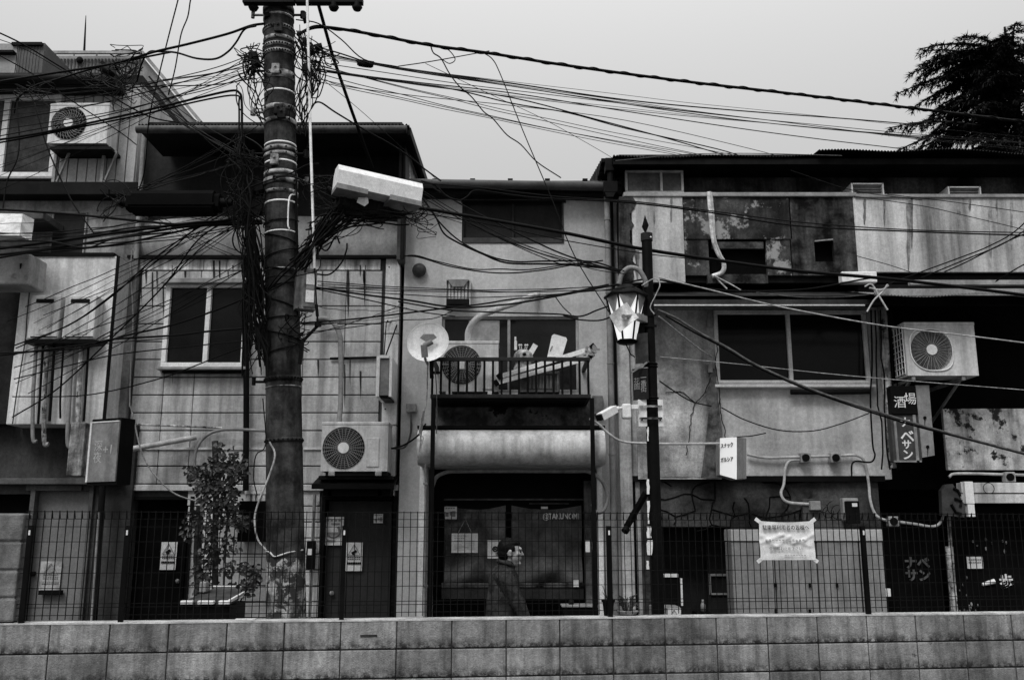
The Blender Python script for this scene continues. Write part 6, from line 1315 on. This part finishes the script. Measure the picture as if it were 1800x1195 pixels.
# ------------------------------------------------------------------ cedar beyond the right roof
YT = 16.0
base_t = Vector((P(1800, 300, YT).x, YT, 0)); ztop = Z(48, YT)
t = thing("cedar_tree", "dark layered cedar tree rising behind the right roof", "tree", base_t)
mb = MB(); mb.tube([base_t, base_t + Vector((.05, 0, 4)), Vector((base_t.x - .05, YT, ztop))], [.24, .17, .02], 10)
for dx in (-.45, .3): mb.tube([base_t + Vector((0, 0, 3.5)), base_t + Vector((dx, .1, 5.2)), base_t + Vector((dx * 1.2, .1, ztop - 1.2))], [.12, .09, .03], 8)
cr = MB(); br = random.Random(3)
def blade(p, d, L, wd_):
    d = d.normalized(); s_ = d.cross(Vector((br.uniform(-.3, .3), br.uniform(-.3, .3), 1))).normalized()
    cr.add([p - s_ * wd_, p + s_ * wd_, p + d * L], [(0, 1, 2)])
for i in range(92):
    z = Z(285, YT) - .6 + (ztop - Z(285, YT) + .3) * (int(br.random() ** .85 * 9) / 9 + br.uniform(0, .03)); f_ = (ztop - z) / (ztop - Z(285, YT)); a = br.uniform(0, 2 * math.pi)
    if i < 60: a = br.uniform(.62, 1.38) * math.pi
    L = (.55 + 1.95 * min(f_, 1.2) ** .36) * br.uniform(.62, 1.06); dr = Vector((math.cos(a), math.sin(a), 0)); rise = br.uniform(.02, .22)
    pts = [Vector((base_t.x, YT, z)) + dr * (L * u) + Vector((0, 0, L * (rise * u * 2 - .36 * u * u))) for u in [k / 12 for k in range(13)]]
    mb.tube(pts[::2], [.035 * (1 - k / 7) + .005 for k in range(7)], 5)
    side = Vector((-dr.y, dr.x, 0))
    for k in range(1, 13):
        u = k / 12; p = pts[k]; n_ = 3
        for s in (-1, 1):
            tw = (.16 + .42 * (1 - u)) * br.uniform(.5, 1.1) * min(1, L)
            dd = (side * s * br.uniform(.5, 1) + dr * br.uniform(.5, 1.0) + Vector((0, 0, br.uniform(-.55, -.05)))).normalized()
            m_ = max(3, int(tw / .045))
            for q in range(m_):
                e = p + dd * (tw * q / m_) + Vector((0, 0, -.10 * (q / m_) ** 2))
                for _ in range(7): blade(e, dd * .8 + Vector((br.uniform(-.7, .7), br.uniform(-.7, .7), br.uniform(-.7, .25))), br.uniform(.07, .16), .013)
        blade(p, dr + Vector((0, 0, -.3)), .16, .012)
obj("trunk", mb, m_bark, t); obj("crown", cr, m_cedar, t)

# ------------------------------------------------------------------ shrub at the siding house
def leafy(name, label, stems, blobs, n, size, Y_):
    p = P(stems[0][0][0], stems[0][0][1], Y_); t = thing(name, label, "shrub", (p.x, Y_, 0))
    b = MB()
    for s in stems:
        q = pxpts(s[:-1], Y_); q = [Vector((q[0].x, q[0].y, .02))] + q if s[0][1] >= 1040 else q; b.tube(smoothpts(q, 4), s[-1], 6)
    obj("stem", b, m_bark, t)
    for nm, m_, sh in (("leaves", m_leaf, .55), ("pale_leaves", m_leaf2, .45)):
        b = MB()
        for _ in range(int(n * sh)):
            bx, by, rx, ry, w_ = br.choices(blobs, [q[4] for q in blobs])[0]; a, r_ = br.uniform(0, 6.28), br.random() ** .5
            c = P(bx + rx * r_ * math.cos(a), by + ry * r_ * math.sin(a), Y_) + Vector((0, br.uniform(-.25, .2), 0))
            d = Vector((br.uniform(-1, 1), br.uniform(-.7, .3), br.uniform(-1, .5))).normalized(); s_ = d.cross(Vector((br.uniform(-.5, .5), -1, br.uniform(-.5, .5)))).normalized(); L = size * br.uniform(.6, 1.3); k = s_.cross(d) * L * .1
            b.add([c, c + d * L * .3 + s_ * L * .26 + k, c + d * L * .7 + s_ * L * .22 + k, c + d * L, c + d * L * .7 - s_ * L * .22 + k, c + d * L * .3 - s_ * L * .26 + k], [(0, 1, 2, 3), (0, 3, 4, 5)])
        obj(nm, b, m_, t)
    return t
leafy("climbing_shrub", "tall leafy shrub climbing the pole and wall between the black door and big pole", [[(378, 1085), (378, 960), (380, 860), (378, 775), .035], [(350, 1085), (347, 980), (352, 890), .045], [(392, 1080), (394, 1000), (396, 950), (402, 900), .012], [(378, 960), (360, 930), (340, 905), .012], [(380, 840), (400, 815), (420, 800), .01], [(380, 860), (358, 830), (342, 830), .01]],
      [(395, 830, 36, 26, 5), (385, 870, 34, 26, 4), (362, 845, 22, 22, 2), (415, 810, 16, 20, 1.3), (340, 828, 8, 10, .5), (388, 790, 8, 12, .5), (395, 905, 36, 22, 3), (428, 918, 12, 12, .6), (340, 925, 14, 28, 1), (372, 960, 14, 40, 2.4), (360, 1010, 14, 30, 1.6), (404, 955, 12, 18, .6), (408, 1000, 14, 14, .6), (405, 1030, 12, 8, .5)], 1500, .058, 10.25)
leafy("small_shrub", "small leafy shrub with drooping leaves beside the pole's foot", [[(420, 1085), (425, 1050), (438, 1020), (446, 1000), .008]], [(444, 1012, 16, 22, 3), (436, 1035, 9, 14, 1)], 130, .06, 9.6)
mb = MB(); mb.cyl((X(446, 1000, 10.0), 10.0, 0), P(378, 768, 10.3), .0, 4) if 0 else None
# ------------------------------------------------------------------ things on and behind the wall
t = thing("storage_box", "black storage box with three white lid bands standing behind the fence at the shrub", "storage box", (X(366, 1070, 9.2), 9.2, 0))
mb = MB(); x0, x1 = X(317, 1070, 9.2), X(404, 1070, 9.2); zt = Z(1062, 9.2); mb.box(x0, x1, 9.2, 9.75, 0, zt - .0, .02); obj("body", mb, m_black, t)
mb = MB(); mb.prism([(x0, 9.2, zt), (x1, 9.2, zt), (x1 + .06, 9.85, zt + .10), (x0 + .12, 9.85, zt + .10)], (0, 0, .02)); obj("lid", mb, M("trunk lid", .05, .4, .3, 9), t)
for a, b in ((317, 339), (347, 376), (384, 404)):
    mb = MB(); mb.box(X(a, 1060, 9.17), X(b, 1060, 9.17), 9.16, 9.22, Z(1062, 9.17), Z(1055, 9.17), .008); obj("lid_band", mb, m_alu, t)
mb = MB(); mb.bar((x1 - .01, 9.2, zt + .03), (x1 + .06, 9.85, zt + .13), .025); mb.bar((x0 + .1, 9.85, zt + .13), (x1 + .06, 9.85, zt + .13), .02); obj("rim", mb, m_alu, t)
mb = MB(); mb.box(X(352, 1044, 9.6), X(364, 1044, 9.6), 9.55, 9.65, zt + .09, zt + .19, .01); obj("latch", mb, m_alu2, t)
mb = MB(); c = WP(wall_s(428, 1085), .10, .992); mb.obox(c, wd, wn, zf, .07, .03, .003); tag(obj("paper_scrap", mb, m_paper), "flat white paper scrap on top of the block wall left of the pole", "paper")
t = thing("flower_pot", "small black plastic flower pot standing on the block wall", "flower pot", WP(wall_s(1076, 1080), .105, .989))
c = WP(wall_s(1076, 1080), .125, .989); mb = MB(); mb.lathe(c, [(0, 0), (.034, 0), (.044, .10), (.052, .10), (.053, .118), (.046, .118), (.042, .10), (0, .098)], zf, 24); obj("pot", mb, m_black, t)
mb = MB(); mb.tube([c + zf * .1, c + zf * .16 + Vector((-.02, 0, 0)), c + zf * .22 + Vector((-.04, 0, 0))], .003, 5)
for k in range(5): mb.tube([c + zf * .11, c + zf * .17 + Vector((.02 * (k - 2), .01, 0))], .002, 4)
obj("dry_stem", mb, m_bark, t)
t = thing("bowl_planter", "low oval planter with wiry plant standing on the wall beside the lantern post", "planter", WP(wall_s(1111, 1080), .12, .989))
c = WP(wall_s(1111, 1080), .14, .989); mb = MB(); mb.lathe(c, [(0, 0), (.06, 0), (.082, .028), (.088, .03), (.078, .034), (0, .028)], zf, 24); obj("bowl", mb, m_alu2, t)
mb = MB()
for k in range(46):
    a = br.uniform(0, 6.28); e = c + zf * .03; m_ = e + Vector((.05 * math.cos(a), .03 * math.sin(a), br.uniform(.04, .11))); mb.tube([e + Vector((.03 * math.cos(a), .02 * math.sin(a), 0)), m_, m_ + Vector((.03 * math.cos(a), 0, br.uniform(-.03, .02)))], .002, 4); mb.obox(m_, Vector((math.cos(a), 0, .5)), Vector((0, 1, 0)), Vector((-.5, 0, math.cos(a))), .012, .003, .006)
obj("foliage", mb, m_leaf2, t)
t = thing("planter_box", "black planter box with pale rim at the entrance's right side", "planter", (X(1020, 1070, 10.3), 10.3, 0))
mb = MB(); x0, x1 = X(989, 1070, 10.3), X(1050, 1070, 10.3); mb.box(x0, x1, 10.3, 10.6, 0, Z(1067, 10.3), .01); obj("box_body", mb, m_black, t); mb = MB(); mb.box(x0 - .01, x1 + .01, 10.28, 10.62, Z(1067, 10.3), Z(1063, 10.3), .008); obj("rim", mb, m_alu2, t); mb = MB(); mb.ball(P(1004, 1058, 10.4), .03, .03, .04); obj("knob", mb, m_roof, t)
t = thing("folding_stand", "dark folding stand with white edges beside the bar door", "stand", (X(1182, 1060, 10.2), 10.2, 0))
mb = MB(); mb.pb(1166, 1010, 1196, 1195, 10.2, .04, .004, True); obj("panel", mb, m_blackm, t)
for q in ((1163, 1008, 1166, 1064), (1197, 1016, 1200, 1064), (1167, 1008, 1192, 1014)): mb = MB(); mb.pb(*q, 10.185, .03); obj("edge_strip", mb, m_alu, t)
t = thing("carton", "pale carton with a printed triangle at the foot of the folding stand", "carton", (X(1175, 1070, 9.9), 9.9, 0))
mb = MB(); mb.pb(1150, 1066, 1198, 1195, 9.9, .3, .008, True); obj("box_body", mb, m_pipeg, t)
mb = MB(); mb.pb(1174, 1069, 1197, 1083, 9.892, .006); o = obj("label", mb, m_white, t); mb = MB(); tr = [P(1185, 1071, 9.885), P(1179, 1081, 9.885), P(1191, 1081, 9.885)]
for a, b in zip(tr, tr[1:] + tr[:1]): mb.bar(a, b, .007, .004)
obj("triangle", mb, m_inkg, o)
t = thing("bottle", "small pale bottle standing on a ledge by the bar door", "bottle", P(1236, 1075, 10.6))
mb = MB(); c = P(1236, 1074, 10.6); mb.lathe(c, [(0, 0), (.026, 0), (.026, .07), (.012, .10), (.012, .125), (0, .125)], zf, 14); obj("glass", mb, m_alu2, t)
mb = MB(); mb.box(X(1222, 1090, 10.55), X(1250, 1090, 10.55), 10.5, 10.75, 0, c.z - .002, .006); tag(obj("ledge_box", mb, m_blackm), "low black box under the pale bottle by the bar door", "box")
mb = MB(); mb.pb(1555, 1034, 1566, 1048, 10.45, .04, .004); tag(obj("mail_flyer", mb, m_paper), "white flyer sticking out at the service cabinet's right edge", "flyer")

# ------------------------------------------------------------------ person walking right between fence and houses
def remesh(name, caps, vox, mat, parent, smooth=6, disp=0.0, dens=26.0):
    """caps: tapered limbs (a, b, ra, rb[, flat]) and ellipsoids (c, (rx,ry,rz)); fused into one continuous skin"""
    mb = MB(); org = origin_of(parent)
    for c in caps:
        if len(c) == 2: mb.ball(c[0], *c[1], seg=24, rings=16); continue
        a, b, ra, rb = c; a, b = Vector(a), Vector(b)
        mb.ball(a, ra, seg=16, rings=10); mb.ball(b, rb, seg=16, rings=10); mb.cyl(a, b, ra, 16, rb)
    me = bpy.data.meshes.new("tmp"); me.from_pydata(mb.v, [], mb.f); o = bpy.data.objects.new("tmp", me); coll(o)
    r = o.modifiers.new("r", 'REMESH'); r.mode = 'VOXEL'; r.voxel_size = vox
    s = o.modifiers.new("s", 'SMOOTH'); s.iterations = smooth; s.factor = .5
    bpy.context.view_layer.update()
    m2 = bpy.data.meshes.new_from_object(o.evaluated_get(bpy.context.evaluated_depsgraph_get())); bpy.data.objects.remove(o)
    for v in m2.vertices:
        if disp: v.co += v.normal * disp * (abs(noise.noise(Vector((v.co.x * dens, v.co.y * dens, v.co.z * dens * .33)))) - .2)
        v.co -= org
    m2.polygons.foreach_set("use_smooth", [True] * len(m2.polygons)); m2.materials.clear(); m2.materials.append(mat); m2.name = name
    r = bpy.data.objects.new(name, m2); coll(r); r.parent = parent; return r
YPn = 8.15; hp = P(897, 971, YPn)          # head centre
bx = hp.x - .03
t = thing("person", "person in a grey jacket walking to the right behind the fence", "person", (bx, YPn, 0))
V = lambda x, y, z: Vector((bx + x, YPn + y, z))
hz_ = hp.z
arms = []
# right arm (camera side, y < 0): elbow bent forward; left arm behind
sh_r, el_r, wr_r = V(-.02, -.17, 1.245), V(.10, -.20, 1.03), V(.20, -.19, .82)
sh_l, el_l, wr_l = V(-.03, .17, 1.25), V(-.08, .21, .99), V(.02, .20, .78)
skin = [(V(-.01, 0, 1.27), V(.03, 0, hz_ - .06), .044, .047), (V(-.02, 0, 1.0), V(-.02, 0, 1.22), .105, .09), (V(-.02, 0, .86), (.12, .15, .11))]
skin += [(sh_r, el_r, .036, .034), (el_r, wr_r, .034, .025), (sh_l, el_l, .036, .034), (el_l, wr_l, .036, .025)]
for s_, (kx, ax_) in ((-1, (.16, .22)), (1, (-.02, -.26))):
    hip = V(-.02, s_ * .085, .82); kn = V(kx, s_ * .09, .45); an = V(ax_ if s_ < 0 else -.30, s_ * .09, .09 if s_ < 0 else .14); skin += [(hip, kn, .075, .05), (kn, an, .048, .033)]
# head built from several volumes, facing +x and turned a little to the camera
H = lambda x, y, z: V(.035 + x, y - x * .12, hz_ + z)
skin += [(H(-.01, 0, .022), (.090, .073, .088)), (H(.028, 0, -.030), (.058, .056, .068)), (H(.052, 0, -.082), H(.030, 0, -.075), .022, .038), (H(.079, 0, .030), (.016, .045, .016)),
         (H(.083, 0, .022), H(.100, 0, -.016), .008, .012), (H(.086, 0, -.018), (.012, .017, .009)), (H(.080, 0, -.044), (.013, .024, .007)), (H(.078, 0, -.056), (.012, .021, .007)), (H(.072, 0, -.088), (.016, .020, .014)),
         (H(.062, -.036, -.01), (.022, .022, .020)), (H(.062, .036, -.01), (.022, .022, .020)), (H(-.005, -.071, -.006), (.016, .009, .030)), (H(-.005, .071, -.006), (.016, .009, .030)), (H(-.004, -.078, .010), (.014, .008, .014))]
def hand(wr, d, s_, curl):
    d = d.normalized(); dn = Vector((0, 0, -1)); o = [(wr, wr + d * .075, .022, .030)]
    for k in range(4):
        off = Vector((0, 0, 0)) + d.cross(Vector((0, s_, 0))).normalized() * (.024 - .016 * k); b0 = wr + d * .08 + off; L = (.036, .041, .038, .030)[k]
        b1 = b0 + (d + dn * .2).normalized() * L; b2 = b1 + (d * (1 - curl) + dn * curl + Vector((0, -s_ * .3, 0))).normalized() * L * .7; b3 = b2 + (d * .1 + dn * curl + Vector((0, -s_ * .6, 0))).normalized() * L * .55
        o += [(b0, b1, .0095, .009), (b1, b2, .009, .0082), (b2, b3, .0082, .007)]
    th0 = wr + d * .025 + Vector((0, 0, .018)); th1 = th0 + (d * .7 + Vector((0, 0, .6))).normalized() * .038; o += [(th0, th1, .012, .010), (th1, th1 + d * .028, .010, .008)]; return o
skin += hand(wr_r, wr_r - el_r, -1, .6) + hand(wr_l, wr_l - el_l, 1, .5)
remesh("body", skin, .0065, m_skin, t, 4)
jk = [(V(-.03, 0, .84), V(-.02, 0, 1.06), .150, .150), (V(-.02, 0, 1.06), V(-.03, 0, 1.22), .150, .125), (V(-.03, -.11, .86), V(-.03, -.10, 1.16), .10, .095), (V(-.03, .11, .86), V(-.03, .10, 1.16), .10, .095), (V(-.03, -.15, 1.245), V(-.03, .15, 1.245), .072, .072), (V(-.045, 0, 1.16), (.11, .17, .13)),
      (V(-.025, -.05, 1.285), V(-.02, .05, 1.285), .062, .062), (V(-.03, 0, 1.28), V(.008, 0, 1.338), .075, .064),
      (sh_r, el_r + Vector((0, 0, 0)), .074, .060), (el_r, wr_r - (wr_r - el_r) * .12, .060, .044), (sh_l, el_l, .074, .060), (el_l, wr_l - (wr_l - el_l) * .12, .060, .044)]
remesh("jacket", jk, .009, m_jacket, t, 5, .022, 13)
tr = []
for s_, (kx, ax_, az) in ((-1, (.16, .22, .10)), (1, (-.02, -.29, .16))):
    tr += [(V(-.02, s_ * .08, .86), V(kx, s_ * .09, .45), .115, .075), (V(kx, s_ * .09, .45), V(ax_, s_ * .09, az), .072, .055)]
remesh("trousers", tr + [(V(-.02, 0, .88), (.135, .17, .10))], .010, m_trouser, t, 5, .016, 11)
hr = [(H(-.028, 0, .040), (.086, .080, .086)), (H(-.048, 0, -.002), (.066, .074, .070)), (H(.012, 0, .074), (.060, .064, .038)), (H(.034, 0, .078), (.042, .052, .020)), (H(-.058, 0, -.035), (.042, .058, .034)), (H(.012, -.062, .034), (.026, .014, .030)), (H(.012, .062, .034), (.026, .014, .030))]
remesh("hair", hr, .006, m_hair, t, 1, .012, 95)
cb = MB(); cb.tube(smoothpts([V(.055, -.015, 1.325), V(.03, -.062, 1.345), V(-.03, -.070, 1.362), V(-.075, 0, 1.372), V(-.03, .070, 1.362), V(.03, .062, 1.345), V(.055, .015, 1.325)], 5), .017, 8); obj("collar", cb, m_jacket, t)
cb = MB(); cb.tube(smoothpts([V(.07, -.155, 1.27), V(.03, -.215, 1.20), V(.06, -.235, 1.12), V(.12, -.232, 1.04)], 5), .004, 5); obj("sleeve_seam", cb, m_trouser, t)
for s_ in (-1, 1):
    mb = MB(); c = H(.083, s_ * .028, .008); mb.ball(c, .007, .010, .0055, 12, 8); obj("eye", mb, m_black, t)
    mb = MB(); mb.tube([H(.083, s_ * .012, .029), H(.085, s_ * .028, .033), H(.072, s_ * .044, .028)], .0035, 5); obj("eyebrow", mb, m_hair, t)
mb = MB(); mb.tube([H(.094, -.014, -.050), H(.096, 0, -.051), H(.094, .014, -.050)], .0025, 5); obj("mouth", mb, M("lips", .1, .5, .1, 9), t)
for s_, (ax_, az) in ((-1, (.22, .05)), (1, (-.29, .11))):
    mb = MB(); mb.box(bx + ax_ - .07, bx + ax_ + .17, YPn + s_ * .09 - .045, YPn + s_ * .09 + .045, az - .05, az + .035, .03); obj("shoe", mb, m_black, t)
